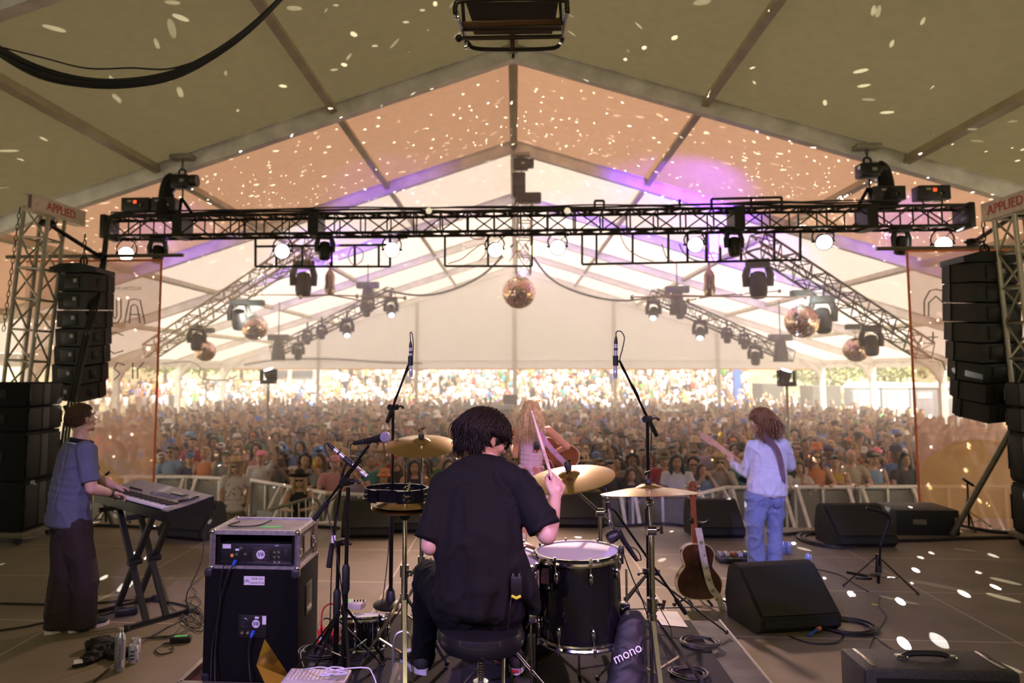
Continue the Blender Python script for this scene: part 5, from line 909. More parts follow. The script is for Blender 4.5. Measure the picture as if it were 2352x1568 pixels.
# ------------------------------------------------------------------ guitars
def outline(prof, n=4):
    pts = smoothp([(x, y, 0) for x, y in prof], n); return [(p.x, p.y) for p in pts] + [(-p.x, p.y) for p in reversed(pts[1:-1])]
GB = [(0, 0), (0.10, 0.008), (0.175, 0.05), (0.20, 0.13), (0.185, 0.20), (0.135, 0.27), (0.125, 0.30), (0.14, 0.36), (0.145, 0.41), (0.11, 0.465), (0.05, 0.485), (0, 0.487)]
SUNB = K('dark_sunburst_wood', (0.060, 0.022, 0.010), 0.22, scale=5, var=0.6, coat=0.4); MAHO = K('red_mahogany', (0.30, 0.085, 0.030), 0.3, scale=30, var=0.2); SPRU = K('spruce_top', (0.55, 0.33, 0.13), 0.3); ROSE = K('rosewood', (0.06, 0.03, 0.02), 0.4); GOLD = K('gold_tuner', (0.85, 0.60, 0.22), 0.2, 1.0); BIND = K('cream_binding', (0.75, 0.62, 0.42), 0.4)
def guitar(name, label, T, cut=False, back=SUNB, top=SPRU):
    """local: x across, y toward the head, z out of the back"""
    t = thing(name, label, 'guitar', T @ V((0, 0, 0))); pl = outline(GB)
    G().prism(pl, 0.10, T).build('body', back, t); G().prism([(x * 0.995, y) for x, y in pl], 0.004, T @ MX.Translation((0, 0, -0.004))).build('soundboard', top, t)
    for z in (0.0, 0.1): G().tube([T @ V((x * 1.005, y, z)) for x, y in pl], 0.0032, 5, closed=True).build('binding', BIND, t)
    g = G(); g.prism([(-0.028, 0.46), (0.028, 0.46), (0.022, 0.87), (-0.022, 0.87)], 0.026, T @ MX.Translation((0, 0, -0.012))); g.prism([(-0.025, 0.43), (0.025, 0.43), (0.028, 0.49), (-0.028, 0.49)], 0.10, T); g.build('neck', MAHO, t)
    G().prism([(-0.029, 0.36), (0.029, 0.36), (0.0225, 0.87), (-0.0225, 0.87)], 0.006, T @ MX.Translation((0, 0, -0.019))).build('fretboard', ROSE, t)
    G().prism([(-0.024, 0.865), (0.024, 0.865), (0.036, 0.90), (0.035, 1.03), (0.015, 1.05), (-0.015, 1.05), (-0.035, 1.03), (-0.036, 0.90)], 0.016, T @ MX.Translation((0, 0, -0.006))).build('headstock', MAHO, t)
    for s in (-1, 1):
        for k in range(3):
            q = G(); a = T @ V((s * 0.036, 0.915 + 0.042 * k, 0.006)); b = T @ V((s * 0.066, 0.915 + 0.042 * k, 0.006)); q.cyl(a, b, 0.004, n=8); q.sph(b, (0.010, 0.010, 0.010), 8); q.cyl(T @ V((s * 0.024, 0.915 + 0.042 * k, 0.0)), T @ V((s * 0.024, 0.915 + 0.042 * k, 0.018)), 0.009, n=10); q.build('tuning_peg', GOLD, t)
    G().prism([(0.045 * math.cos(a * PI / 12), 0.33 + 0.045 * math.sin(a * PI / 12)) for a in range(24)], 0.001, T @ MX.Translation((0, 0, -0.0052))).build('sound_hole', INK, t); G().prism([(-0.08, 0.145), (0.08, 0.145), (0.07, 0.17), (-0.07, 0.17)], 0.008, T @ MX.Translation((0, 0, -0.012))).build('bridge', ROSE, t)
    q = G()
    for k in range(6): x = (k - 2.5) * 0.0075; q.tube([T @ V((x * 1.3, 0.155, -0.016)), T @ V((x * 0.85, 0.87, -0.024)), T @ V((x * 1.4, 0.93, -0.01))], 0.0008, 4)
    q.build('strings', STEEL, t); return t
gp = fl(1608, 1392); Yg = gp.y; bz = at(1603, 1370, Yg).z; tpz = at(1612, 1106, Yg).z; sc_ = (tpz - bz) / 1.05
Tg = frame((at(1601, 1368, Yg).x, Yg - 0.02, bz), (1, 0.0, 0), (0.02, 0.10, 1)) @ MX.Scale(sc_, 4); Tg = Tg @ MX.Rotation(0, 4, 'Y')
guitar('acoustic_guitar', 'dark sunburst acoustic guitar standing on a stand with its back to the camera', Tg)
STRAP = K('cream_patterned_strap', (0.62, 0.54, 0.50), 0.8, scale=18, var=0.25)
def strap(name, pts, w, m, par, flat, dots=None):
    o = G().tube(smoothp(pts, 5), [w / 2 ** 0.5] * ((len(pts) - 1) * 5 + 1), 4, flat=flat); k = len(o.v) // 4
    for i in range(k):
        c = (o.v[i * 4] + o.v[i * 4 + 1] + o.v[i * 4 + 2] + o.v[i * 4 + 3]) / 4; n1 = (o.v[i * 4 + 1] - o.v[i * 4]).normalized()
        for j in range(4): d = o.v[i * 4 + j] - c; a = d.dot(n1); o.v[i * 4 + j] = c + n1 * a * 0.05 + (d - n1 * a)
    so = o.build(name, m, par)
    return so
ag = bpy.data.objects['acoustic_guitar']; sp = [at(1604, 1212, Yg - 0.06), at(1610, 1245, Yg - 0.13), at(1618, 1290, Yg - 0.14), at(1632, 1345, Yg - 0.13), at(1652, 1375, Yg - 0.10), at(1660, 1405, Yg - 0.08)]
strap('strap', sp, 0.055, STRAP, ag, (0, 1, 0.1)); 
for k in range(7): q = lerp(sp[1], sp[3], k / 3.5) if k < 3.5 else lerp(sp[3], sp[5], (k - 3.5) / 3); G().lathe([(0.006, 0.001), (0.015, 0.001), (0.015, 0)], q + V((0, -0.010, 0)), (0, -1, 0.1), 14).build('strap_flower', K('olive_print', (0.25, 0.25, 0.12), 0.7), ag)
gs = thing('guitar_stand', 'black guitar stand with padded yoke holding the sunburst guitar', 'guitar stand', gp); cx_ = gp.x
G().cyl((cx_ + 0.03, Yg + 0.13, 0.05), at(1607, 1200, Yg + 0.10), 0.012).build('post', BLACKM, gs); yk = at(1607, 1200, Yg + 0.02)
G().tube(smoothp([yk + V((-0.07, -0.03, 0.035)), yk + V((-0.075, 0.0, 0.01)), yk + V((-0.04, 0.03, -0.012)), yk + V((0, 0.06, -0.01)), yk + V((0.04, 0.03, -0.012)), yk + V((0.075, 0, 0.01)), yk + V((0.07, -0.03, 0.035))]), 0.014, 8).build('yoke', RUBBER, gs)
for e in ((cx_ - 0.22, Yg - 0.02), (cx_ + 0.30, Yg - 0.05), (cx_ + 0.03, Yg + 0.40)): q = G(); q.tube([(cx_ + 0.03, Yg + 0.13, 0.20), (cx_ + 0.02, Yg + 0.12, 0.10), (e[0], e[1], 0.016)], 0.011, 8); l = q.build('leg', BLACKM, gs); G().sph((e[0], e[1], 0.018), 0.018, 8).build('rubber_foot', RUBBER, l)
for s in (-1, 1): G().tube([(cx_ + 0.03, Yg + 0.12, 0.16), (cx_ - 0.02 + s * 0.08, Yg + 0.05, bz - 0.02), (cx_ - 0.02 + s * 0.08, Yg - 0.15, bz - 0.022)], 0.012, 8).build('body_rest', RUBBER, gs)
# the singer's acoustic guitar hangs in front of her
q0 = at(1294, 1062, 8.62); guitar('acoustic_guitar', 'brown acoustic guitar slung across the front of the singer', frame(q0, (0.45, 0.55, 0.70), (-0.86, 0.08, 0.50)) @ MX.Translation((0, -0.14, 0)) @ MX.Scale(0.98, 4), back=K('brown_mahogany_back', (0.16, 0.06, 0.025), 0.25, scale=6, var=0.3))
ag2 = bpy.data.objects['acoustic_guitar.001']; FLO = K('lilac_flower_strap', (0.42, 0.30, 0.52), 0.8, scale=20, var=0.2)
sp = [at(1238, 990, 8.14), at(1248, 1006, 8.11), at(1262, 1025, 8.11), at(1280, 1045, 8.18), at(1298, 1064, 8.30), at(1304, 1072, 8.45)]
strap('strap', sp, 0.058, FLO, ag2, (0.2, -1, 0.1))
for k in range(8): i = k / 8 * 4; a = int(i); q = lerp(sp[a], sp[a + 1], i - a); G().lathe([(0.006, 0.001), (0.017, 0.001), (0.017, 0)], q + V((0, -0.008, 0)), (0.1, -1, 0.1), 12).build('strap_flower', K('coral_print', (0.70, 0.22, 0.24), 0.7), ag2)
# electric guitar of the guitarist
eg = thing('electric_guitar', 'electric guitar with pale maple neck held by the guitarist', 'guitar', at(1720, 1085, 7.62)); nk0, nk1 = at(1706, 1066, 7.58), at(1644, 1020, 7.75); MAPLE = K('maple', (0.62, 0.36, 0.20), 0.35)
dn_ = (nk1 - nk0).normalized(); fz = V((0.2, 1, 0.1)); fz = (fz - dn_ * fz.dot(dn_)).normalized()
G().bar(nk0 - dn_ * 0.10, nk1, 0.048, 0.024, up=fz).build('neck', MAPLE, eg); G().bar(nk0 - dn_ * 0.10 + fz * 0.015, nk1 + fz * 0.015, 0.046, 0.006, up=fz).build('fretboard', ROSE, eg)
he = nk1 + dn_ * 0.19; G().prism([(-0.022, 0), (0.022, 0), (0.042, 0.05), (0.040, 0.17), (0.0, 0.20), (-0.025, 0.16), (-0.03, 0.05)], 0.014, frame(nk1, dn_.cross(fz), dn_) @ MX.Rotation(0, 4, 'X')).build('headstock', MAPLE, eg)
for k in range(6): q = nk1 + dn_ * (0.03 + 0.026 * k) - dn_.cross(fz) * -0.045; G().sph(q, 0.0095, 8).build('tuning_peg', STEEL, eg)
EB = [(0, 0), (0.10, 0.01), (0.16, 0.07), (0.165, 0.14), (0.12, 0.20), (0.125, 0.27), (0.15, 0.34), (0.12, 0.37), (0.06, 0.33), (0, 0.34)]
G().prism(outline(EB, 3), 0.045, frame(nk0 - dn_ * 0.42, -dn_.cross(fz), dn_)).build('body', K('black_gloss_body', (0.01, 0.01, 0.011), 0.15), eg); G().prism(outline([(x * 0.75, 0.05 + y * 0.75) for x, y in EB], 3), 0.004, frame(nk0 - dn_ * 0.42 - fz * 0.006, -dn_.cross(fz), dn_)).build('pickguard', WHITE, eg)
strap('strap', [at(1735, 1000, 7.32), at(1755, 1003, 7.16), at(1775, 1018, 7.13), at(1788, 1040, 7.135), at(1795, 1070, 7.15), at(1798, 1105, 7.18), at(1790, 1120, 7.35)], 0.05, K('mauve_brown_strap', (0.20, 0.12, 0.15), 0.7), eg, (0, -1, 0.05))

for px, py, m, lb in ((1680, 1336, GREENT, 'small strip of green tape on the deck behind the large floor monitor'), (2010, 1388, MUSTARD, 'small strip of yellow tape on the deck below the low stand')): p = fl(px, py, 0.002); tag(G().box(p, (0.05, 0.02, 0.002), R=MX.Rotation(-0.5, 3, 'Z')).build('floor_tape', m), lb, 'tape')
# ------------------------------------------------------------------ rigging, lights and loudspeakers
TRB = K('black_truss', (0.020, 0.018, 0.014), 0.42, 0.3); TRS = K('silver_truss', (0.40, 0.36, 0.28), 0.42, 0.5, var=0.1)
def boxtruss(name, label, a, b, w, h, m, up=(0, 0, 1), r=0.024, step=0.5, cat='truss', group=None, cross=False, rn_=None):
    a, b = V(a), V(b); t = thing(name, label, cat, a, group=group); d = (b - a); L = d.length; d.normalize(); u = V(up); u = (u - d * u.dot(d)).normalized(); x = d.cross(u)
    cs = [(-w / 2, -h / 2), (w / 2, -h / 2), (w / 2, h / 2), (-w / 2, h / 2)]; P = lambda s, c: a + d * s + x * c[0] + u * c[1]
    for c in cs: G().cyl(P(0, c), P(L, c), r, n=10).build('chord', m, t)
    n = max(2, round(L / step)); g = G()
    for i in range(n + 1):
        s = L * i / n
        for k in range(4): g.cyl(P(s, cs[k]), P(s, cs[(k + 1) % 4]), r * 0.55, n=6)
        if i < n:
            s2 = L * (i + 1) / n
            for k in range(4):
                j = (k + 1) % 4; p, q = (cs[k], cs[j]) if i % 2 else (cs[j], cs[k]); g.cyl(P(s, p), P(s2, q), r * 0.5, n=6)
                if cross and k in (0, 2): g.cyl(P(s, q), P(s2, p), r * 0.5, n=6)
    g.build('lattice', m, t)
    for s in (0.0, L): G().box(P(s, (0, 0)), (w + 0.06, h + 0.06, 0.02), R=MX((x, u, d)).transposed()).build('end_plate', m, t) if False else None
    return t
TY = 11.35
tl_, tr_ = at(252, 518, TY), at(2213, 491, TY); tzc = (at(1183, 487, TY).z + at(1183, 538, TY).z) / 2; tl_.z = tr_.z = tzc; TH = 0.31
mt = boxtruss('lighting_truss', 'long black box truss carrying stage lamps across the whole front of the stage', tl_, tr_, 0.36, TH, TRB, step=0.42, cross=True)
for px in (420, 728, 1690, 1990): p = at(px, 510, TY); G().box((p.x, TY, tzc), (0.16, 0.42, TH + 0.06)).build('splice_block', TRB, mt)
for e in (tl_, tr_): G().box((e.x, TY, tzc), (0.10, 0.44, TH + 0.08), bev=0.02).build('end_block', TRB, mt)
g = G(); rn = random.Random(5)
for k in range(5): g.tube(smoothp([V((tl_.x + 0.1 + i * 0.95, TY - 0.1 + rn.uniform(-0.08, 0.1), tzc + TH / 2 + 0.035 + rn.uniform(-0.01, 0.03) + 0.012 * k)) for i in range(14)], 4), 0.012, 6)
g.build('cable_run', CABLE, mt)
zt_ = tzc + TH / 2 + 0.03; zb_ = tzc - TH / 2 - 0.03
def chain(g, a, b, r=0.005, link=0.05):
    a, b = V(a), V(b); d = (b - a); n = max(2, int(d.length / link)); d.normalize(); s = d.orthogonal().normalized(); t2 = d.cross(s)
    for i in range(n):
        c = a.lerp(b, (i + 0.5) / n); e = s if i % 2 else t2; L = link * 0.62
        g.tube([c + d * L * math.cos(q) + e * 0.018 * math.sin(q) for q in [2 * PI * k / 8 for k in range(8)]], r, 4, closed=True)
    return g
def hoist(label, top, hy, base, bag=-1, s=1.0):
    top, base = V(top), V(base); t = thing('chain_hoist', label, 'hoist', top); b = V((top.x, top.y, hy))
    G().box(top + V((0, 0, -0.04)), (0.36 * s, 0.22, 0.08), bev=0.01).build('beam_clamp', ALUD, t)
    chain(G(), top + V((0, 0, -0.08)), b + V((0, 0, 0.20 * s)), 0.008, 0.07).build('chain', BLACKM, t)
    G().box(b, (0.30 * s, 0.24 * s, 0.22 * s), bev=0.03).build('motor_body', BLACK, t); G().cyl(b + V((0.15 * s, 0, 0.02)), b + V((0.26 * s, 0, 0.02)), 0.10 * s, n=20).build('motor_cap', K('dark_motor', (0.03, 0.028, 0.022), 0.5), t); G().box(b + V((0.05, -0.125 * s, 0)), (0.07, 0.006, 0.05)).build('rating_plate', STEEL, t)
    G().tube(ring(b + V((0, 0, 0.16 * s)), 0.055, 0.055, (1, 0, 0), (0, 0, 1)), 0.016, 8, closed=True).build('hook', BLACKM, t)
    if bag: q = b + V((bag * 0.22 * s, 0.02, 0)); G().tube(smoothp([q + V((0.08 * -bag, 0, 0.06)), q + V((0, 0, 0.0)), q + V((bag * 0.05, 0, -0.25)), q + V((bag * 0.03, 0, -0.62 * s))], 4), [0.05] + [0.12] * 8 + [0.16, 0.17, 0.17, 0.12], 10).build('chain_bag', BLKCLOTH, t)
    G().tube(smoothp([b + V((0.02, 0, -0.12 * s)), b + V((0.02, -0.0, -0.3 * s))]), 0.014, 6).build('load_hook', BLACKM, t)
    for k in (-1, 1): G().bar(b + V((0, 0, -0.26 * s)), (base.x + k * 0.13, base.y, base.z), 0.05, 0.012, up=(0, 1, 0)).build('sling', BLKCLOTH, t)
    return t
hl = at(420, 356, TY); hoist('black chain hoist with long chain bag above the left part of the truss', hl, at(432, 418, TY).z, (hl.x + 0.1, TY, zt_ - 0.02))
hl = at(1990, 332, TY); hoist('black chain hoist with chain bag above the right part of the truss', hl, at(1982, 393, TY).z, (hl.x - 0.05, TY, zt_ - 0.02), bag=1)
CY = 16.4; hl = at(1196, 352, CY); hoist('black chain hoist at the ridge above the centre tower', hl, at(1196, 378, CY).z, (hl.x, CY, at(1196, 470, CY).z), bag=0, s=1.15); hzc = bpy.data.objects['chain_hoist.002']
G().box(at(1192, 425, CY), (0.30, 0.3, 0.55), bev=0.03).build('control_box', BLACK, hzc); G().box(at(1215, 455, CY - 0.1), (0.55, 0.3, 0.22), bev=0.03).build('motor_body', BLACK, hzc)
# par lamps and moving heads under the main truss
def par(label, px, py, aim, r=0.115, s=1.0, m=LAMPW):
    c = at(px, py, TY - 0.02); t = thing('par_lamp', label, 'stage lamp', c); d = (V(aim) - c).normalized(); top = V((c.x, TY, zb_))
    G().lathe([(r * 0.55, -0.30), (r * 0.8, -0.28), (r * 0.92, -0.12), (r, 0.0), (r, 0.06), (r * 1.08, 0.065), (r * 1.08, 0.08), (r * 0.96, 0.08), (r * 0.96, 0.05)], c - d * 0.05, d, 24).build('housing', BLACK, t)
    G().lathe([(0, 0.012), (r * 0.5, 0.008), (r * 0.95, 0)], c - d * 0.0, d, 24).build('lens', m, t)
    x = d.cross(V((0, 0, 1))).normalized(); e = c - d * 0.12
    G().tube(smoothp([e - x * (r + 0.02), e - x * (r + 0.035) + V((0, 0, 0.10)), V((e.x, e.y, 0)) - x * 0.07 + V((0, 0, c.z + 0.24)), V((e.x, e.y, 0)) + x * 0.07 + V((0, 0, c.z + 0.24)), e + x * (r + 0.035) + V((0, 0, 0.10)), e + x * (r + 0.02)], 3), 0.012, 6).build('yoke', BLACKM, t)
    for k in (-1, 1): G().cyl(e + x * k * r * 0.9, e + x * k * (r + 0.05), 0.016, n=10).build('yoke_knob', BLACK, t)
    G().box((e.x, e.y, (c.z + 0.24 + zb_) / 2 + 0.01), (0.05, 0.05, max(0.05, zb_ - c.z - 0.22)), bev=0.006).build('clamp', BLACKM, t)
    G().tube(smoothp([e - d * 0.16, e - d * 0.22 + V((0.08, 0, 0.10)), V((e.x + 0.14, e.y, zb_ - 0.02)), V((e.x + 0.3, TY, zb_ + 0.04))]), 0.008, 6).build('tail_cable', CABLE, t); return t
for px, py, aim, lb in ((290, 583, (-1, 0.5, 1.6), 'par lamp with glowing white face at the far left end of the truss'), (648, 577, (-1, 0.5, 1.6), 'par lamp with glowing white face by the left neon frame'), (900, 574, (0, 0.5, 1.6), 'par lamp with glowing white face left of the middle of the truss'),
    (1138, 574, (0.9, 0, 0.5), 'black par can aimed down, just left of the centre tower'), (1281, 568, (0.2, 0, 0.6), 'black par can aimed down, just right of the centre tower'), (1597, 562, (1.5, 0, 1.5), 'par lamp with glowing white face inside the right neon frame'), (1893, 556, (1.5, 0, 0.4), 'black par can with bright lens right of the neon frames'), (2167, 561, (1.6, 0.5, 1.6), 'par lamp with glowing white face at the far right end of the truss')): par(lb, px, py, aim)
def mover(label, c, s=1.0, pan=0.0, tilt=0.4, top=None, lens=False, group=None):
    c = V(c); t = thing('moving_head', label, 'stage lamp', c, group=group); R = MX.Rotation(pan, 3, 'Z'); P = lambda x, y, z: c + R @ V((x * s, y * s, z * s))
    G().box(P(0, 0, 0.20), (0.30 * s, 0.24 * s, 0.10 * s), R=R, bev=0.015 * s).build('base', BLACK, t)
    for k in (-1, 1): G().tube([P(k * 0.12, 0, 0.15), P(k * 0.15, 0, 0.05), P(k * 0.145, 0, -0.10)], [0.045 * s, 0.05 * s, 0.045 * s], 8).build('yoke_arm', BLACK, t)
    d = R @ V((0, -math.sin(tilt), -math.cos(tilt))); h = P(0, 0, -0.08)
    G().lathe([(0.06, -0.17), (0.095, -0.15), (0.115, -0.03), (0.115, 0.08), (0.10, 0.16), (0.085, 0.17)], h, d, 18).build('head', BLACK, t) if s == 1.0 else G().lathe([(a * s, b * s) for a, b in [(0.06, -0.17), (0.095, -0.15), (0.115, -0.03), (0.115, 0.08), (0.10, 0.16), (0.085, 0.17)]], h, d, 14).build('head', BLACK, t)
    G().lathe([(0, 0.006 * s), (0.08 * s, 0)], h + d * 0.172 * s, d, 16).build('lens', K('lit_lens', (0.8, 0.9, 1.0), 0.2, emit=(0.8, 0.92, 1.0), estr=2.2) if lens else K('dark_glass', (0.02, 0.02, 0.025), 0.08), t)
    if top: G().bar(P(0, 0, 0.25), (c.x, c.y, top), 0.05 * s, 0.05 * s, up=(0, 1, 0)).build('clamp', BLACKM, t)
    return t
for px, py, lb, tl in ((362, 574, 'black moving head hanging second from the left end of the truss', 0.3), (746, 566, 'black moving head hanging in front of the left neon frame', 0.2), (1686, 556, 'black moving head hanging in front of the right neon frame', 0.15), (2070, 553, 'black moving head hanging second from the right end of the truss', -0.3)): mover(lb, at(px, py, TY - 0.05), 0.85, 0.2, tl, zb_)
def strobe(label, px, py, s=1.0):
    c = at(px, py, TY); c.z = zt_ + 0.19; t = thing('strobe_unit', label, 'stage lamp', c); G().box(c, (0.47 * s, 0.22, 0.22), bev=0.012).build('housing', K('strobe_black', (0.025, 0.023, 0.02), 0.45), t)
    G().box(c + V((0.0, -0.112, 0.035)), (0.05, 0.006, 0.05)).build('red_display', K('red_display_light', (0.8, 0.05, 0.02), 0.4, emit=(1, 0.08, 0.02), estr=1.6), t); G().box(c + V((-0.09, -0.112, 0.05)), (0.07, 0.006, 0.03)).build('grey_panel', STEEL, t); G().box(c + V((0.11, -0.112, -0.02)), (0.06, 0.006, 0.03)).build('yellow_label', K('straw_label', (0.5, 0.4, 0.15), 0.5), t); G().box(c + V((0.16, -0.112, 0.0)), (0.12 * s, 0.006, 0.19)).build('vent_plate', RUBBER, t)
    q = G(); q.tube(smoothp([c + V((-0.14, -0.02, -0.11)), c + V((-0.12, -0.04, -0.17)), c + V((0.12, -0.04, -0.17)), c + V((0.14, -0.02, -0.11))], 4), 0.012, 6); q.build('bracket', BLACKM, t)
strobe('black strobe box with red display on the left end of the truss', 318, 465); strobe('black strobe box half behind the left chain bag', 380, 465, 0.8); strobe('black strobe box with red display beside the right chain hoist', 2036, 441); strobe('black strobe box with red display near the right end of the truss', 2138, 440)
# hanging frames for the neon sign
NEON = K('pink_neon_glass', (0.75, 0.36, 0.30), 0.25)
def nframe(label, rects, tubes, Yf):
    t = thing('neon_sign_frame', label, 'sign frame', at(rects[0][0], rects[0][1], Yf)); 
    for r_ in rects: G().bar(at(r_[0], r_[1], Yf), at(r_[2], r_[3], Yf), 0.034, 0.034, up=(0, 1, 0)).build('frame_bar', TRB, t)
    for q in tubes: G().tube(smoothp([at(x, y, Yf - 0.06) for x, y in q], 5), 0.008, 6).build('neon_tube', NEON, t)
nframe('black frame with pink neon letters hanging under the left part of the truss', [(562, 503, 562, 546), (562, 545, 936, 545), (587, 548, 587, 612), (587, 612, 896, 612), (587, 566, 896, 562), (635, 566, 635, 612), (695, 566, 695, 612), (815, 563, 815, 612), (870, 563, 870, 612), (896, 545, 896, 612), (762, 566, 762, 612)],
    [[(610, 610), (622, 585), (634, 570), (640, 590), (648, 610)], [(672, 608), (690, 590), (705, 572)], [(700, 570), (702, 590), (705, 610)], [(715, 570), (712, 590), (716, 608)], [(735, 585), (742, 570), (750, 590), (740, 605)], [(806, 570), (800, 590), (812, 608), (830, 600), (834, 580), (820, 568), (806, 570)]], TY + 0.35)
nframe('black frame with pink neon letters hanging under the middle of the truss', [(1022, 540, 1022, 611), (1022, 611, 1222, 611), (1222, 535, 1222, 611), (1121, 540, 1121, 611)], [[(1030, 605), (1060, 595), (1085, 575), (1110, 560), (1116, 580), (1100, 600)], [(1080, 545), (1100, 550), (1112, 545), (1095, 540)], [(1130, 560), (1150, 580), (1140, 605)], [(1170, 600), (1190, 575), (1205, 600)]], TY + 0.35)
nframe('long black frame with pink neon letters hanging under the right part of the truss', [(1337, 536, 1337, 607), (1337, 607, 1838, 597), (1838, 527, 1838, 597), (1370, 536, 1370, 605), (1453, 534, 1453, 604), (1535, 532, 1535, 602), (1579, 532, 1579, 602), (1622, 530, 1622, 601), (1654, 530, 1654, 601), (1702, 530, 1702, 600), (1778, 528, 1778, 599)],
    [[(1425, 540), (1440, 570), (1470, 590), (1500, 600)], [(1610, 545), (1625, 570), (1640, 600)], [(1700, 560), (1715, 598)], [(1745, 560), (1775, 575), (1800, 590)], [(1520, 560), (1530, 590), (1545, 600)]], TY + 0.35)
nframe('small black frame standing on top of the truss right of the middle', [(1366, 482, 1366, 461), (1366, 461, 1387, 461), (1387, 461, 1387, 482)], [], TY + 0.2); nframe('low wide black frame standing on top of the truss near the right hoist', [(1634, 478, 1634, 457), (1634, 457, 1795, 453), (1795, 453, 1795, 475), (1725, 455, 1725, 477)], [], TY + 0.2)
nframe('single black upright stub on the top of the truss', [(1561, 481, 1561, 458)], [], TY + 0.2)
for px, lb in ((985, 'white globe lamp on the truss left of the centre'), (1303, 'cream globe lamp on the truss right of the centre')):
    c = at(px, 484, TY - 0.2); t = thing('globe_lamp', lb, 'lamp', c); G().sph(c, 0.05, 12).build('globe', K('frosted_globe', (0.9, 0.8, 0.65), 0.3, emit=(1, 0.85, 0.6), estr=0.6), t); G().box(c + V((0.0, 0.03, -0.06)), (0.05, 0.05, 0.06), bev=0.01).build('holder', BLACK, t)
# mirror balls
MIR = K('mirror_tile', (0.78, 0.54, 0.42), 0.06, 1.0, var=0.02)
def mball(label, px, py, rpx, Y_, motor=True, wire=1.0, seed=1):
    c = at(px, py, Y_); r = rpx * Y_ / 1665; t = thing('mirror_ball', label, 'mirror ball', c); rn = random.Random(seed); g = G(); nb_ = 22
    for i in range(nb_):
        a0, a1 = -PI / 2 + PI * i / nb_, -PI / 2 + PI * (i + 1) / nb_; am_ = (a0 + a1) / 2; n = max(5, int(2 * nb_ * math.cos(am_)))
        for j in range(n):
            b0, b1 = 2 * PI * (j + 0.04) / n, 2 * PI * (j + 0.96) / n; jt = V((rn.gauss(0, 1), rn.gauss(0, 1), rn.gauss(0, 1))) * r * 0.006; f0, f1 = a0 + 0.006, a1 - 0.006
            g.add([c + V((math.cos(a) * math.cos(b), math.cos(a) * math.sin(b), math.sin(a))) * r + jt * s for a, b, s in ((f0, b0, 1), (f0, b1, -1), (f1, b1, 1), (f1, b0, -1))], [(0, 1, 2, 3)])
    G().sph(c, r * 0.985, 32).build('core', K('ball_core', (0.05, 0.04, 0.035), 0.4), t); o = g.build('mirror_tiles', MIR, t, ang=0); o['kind'] = 'stuff'
    G().cyl(c + V((0, 0, r * 0.98)), c + V((0, 0, r * 1.08)), r * 0.16, n=12).build('cap', CHROME, t)
    if motor:
        m = c + V((0, 0, r * wire)); G().cyl(c + V((0, 0, r)), m, 0.008, n=6).build('hanging_rod', STEEL, t); G().box(m + V((0, 0, 0.06)), (0.42, 0.22, 0.13), bev=0.015).build('motor_box', BLACK, t)
        for k in (-1, 1): G().cyl(m + V((k * 0.16, 0, 0.12)), m + V((k * 0.17, 0, 0.65)), 0.006, n=5).build('wire', STEEL, t)
    return c, r
mb0 = mball('large mirror ball hanging at the centre below the silver tower', 1192, 671, 38, 16.4, False, seed=1); mb1 = mball('mirror ball with bright star glint at the left under the diagonal truss', 585, 752, 30, 17.0, True, 1.75, 2); mball('small copper mirror ball lowest at the left beside the pink banner', 472, 806, 24, 19.0, True, 1.8, 3)
mb3 = mball('mirror ball with bright cross glint at the right under the diagonal truss', 1842, 738, 37, 16.0, True, 1.55, 4); mball('copper mirror ball lowest at the right beside the pink banner', 1966, 803, 27, 18.5, True, 1.7, 5)
ct = boxtruss('truss_tower', 'slim silver truss hanging down at the centre with the large mirror ball', at(1206, 470, CY), (mb0[0].x + 0.1, CY, mb0[0].z + mb0[1] + 0.05), 0.32, 0.32, TRS, up=(0, 1, 0), r=0.025, step=0.45)
for px, py in ((1163, 577), (1226, 574)): c = at(px, py, CY - 0.3); t = thing('warm_lamp', 'warm yellow lamp glowing ' + ('left' if px < 1200 else 'right') + ' of the centre tower', 'stage lamp', c); G().sph(c, (0.10, 0.06, 0.14), 12).build('bulb', K('warm_bulb', (1, 0.8, 0.4), 0.3, emit=(1.0, 0.72, 0.30), estr=5), t); G().cyl(c + V((0, 0.05, 0)), c + V((0, 0.25, 0.05)), 0.09, n=12).build('housing', BLACK, t)
def dots(name, loc, e, scale, r, on, seed, aim=None, deg=0, col=(1.0, 0.95, 0.85)):
    o = lamp('SPOT' if deg else 'POINT', name, loc, e, col, aim=aim, shadow_soft_size=0.0)
    if deg: o.data.spot_size = math.radians(deg); o.data.spot_blend = 0.1
    l = o.data; l.use_nodes = True; nt = l.node_tree; em = nt.nodes['Emission']; tc = nt.nodes.new('ShaderNodeTexCoord'); mp = nt.nodes.new('ShaderNodeMapping'); mp.inputs['Location'].default_value = (seed, seed * 0.7, 0)
    vo = nt.nodes.new('ShaderNodeTexVoronoi'); vo.inputs['Scale'].default_value = scale; nt.links.new(tc.outputs['Normal'], mp.inputs[0]); nt.links.new(mp.outputs[0], vo.inputs['Vector'])
    lt = nt.nodes.new('ShaderNodeMath'); lt.operation = 'LESS_THAN'; lt.inputs[1].default_value = r; nt.links.new(vo.outputs['Distance'], lt.inputs[0])
    sp = nt.nodes.new('ShaderNodeSeparateColor'); nt.links.new(vo.outputs['Color'], sp.inputs[0]); g2 = nt.nodes.new('ShaderNodeMath'); g2.operation = 'GREATER_THAN'; g2.inputs[1].default_value = 1 - on; nt.links.new(sp.outputs[0], g2.inputs[0])
    m1 = nt.nodes.new('ShaderNodeMath'); m1.operation = 'MULTIPLY'; nt.links.new(lt.outputs[0], m1.inputs[0]); nt.links.new(g2.outputs[0], m1.inputs[1]); nt.links.new(m1.outputs[0], em.inputs['Strength']); return o
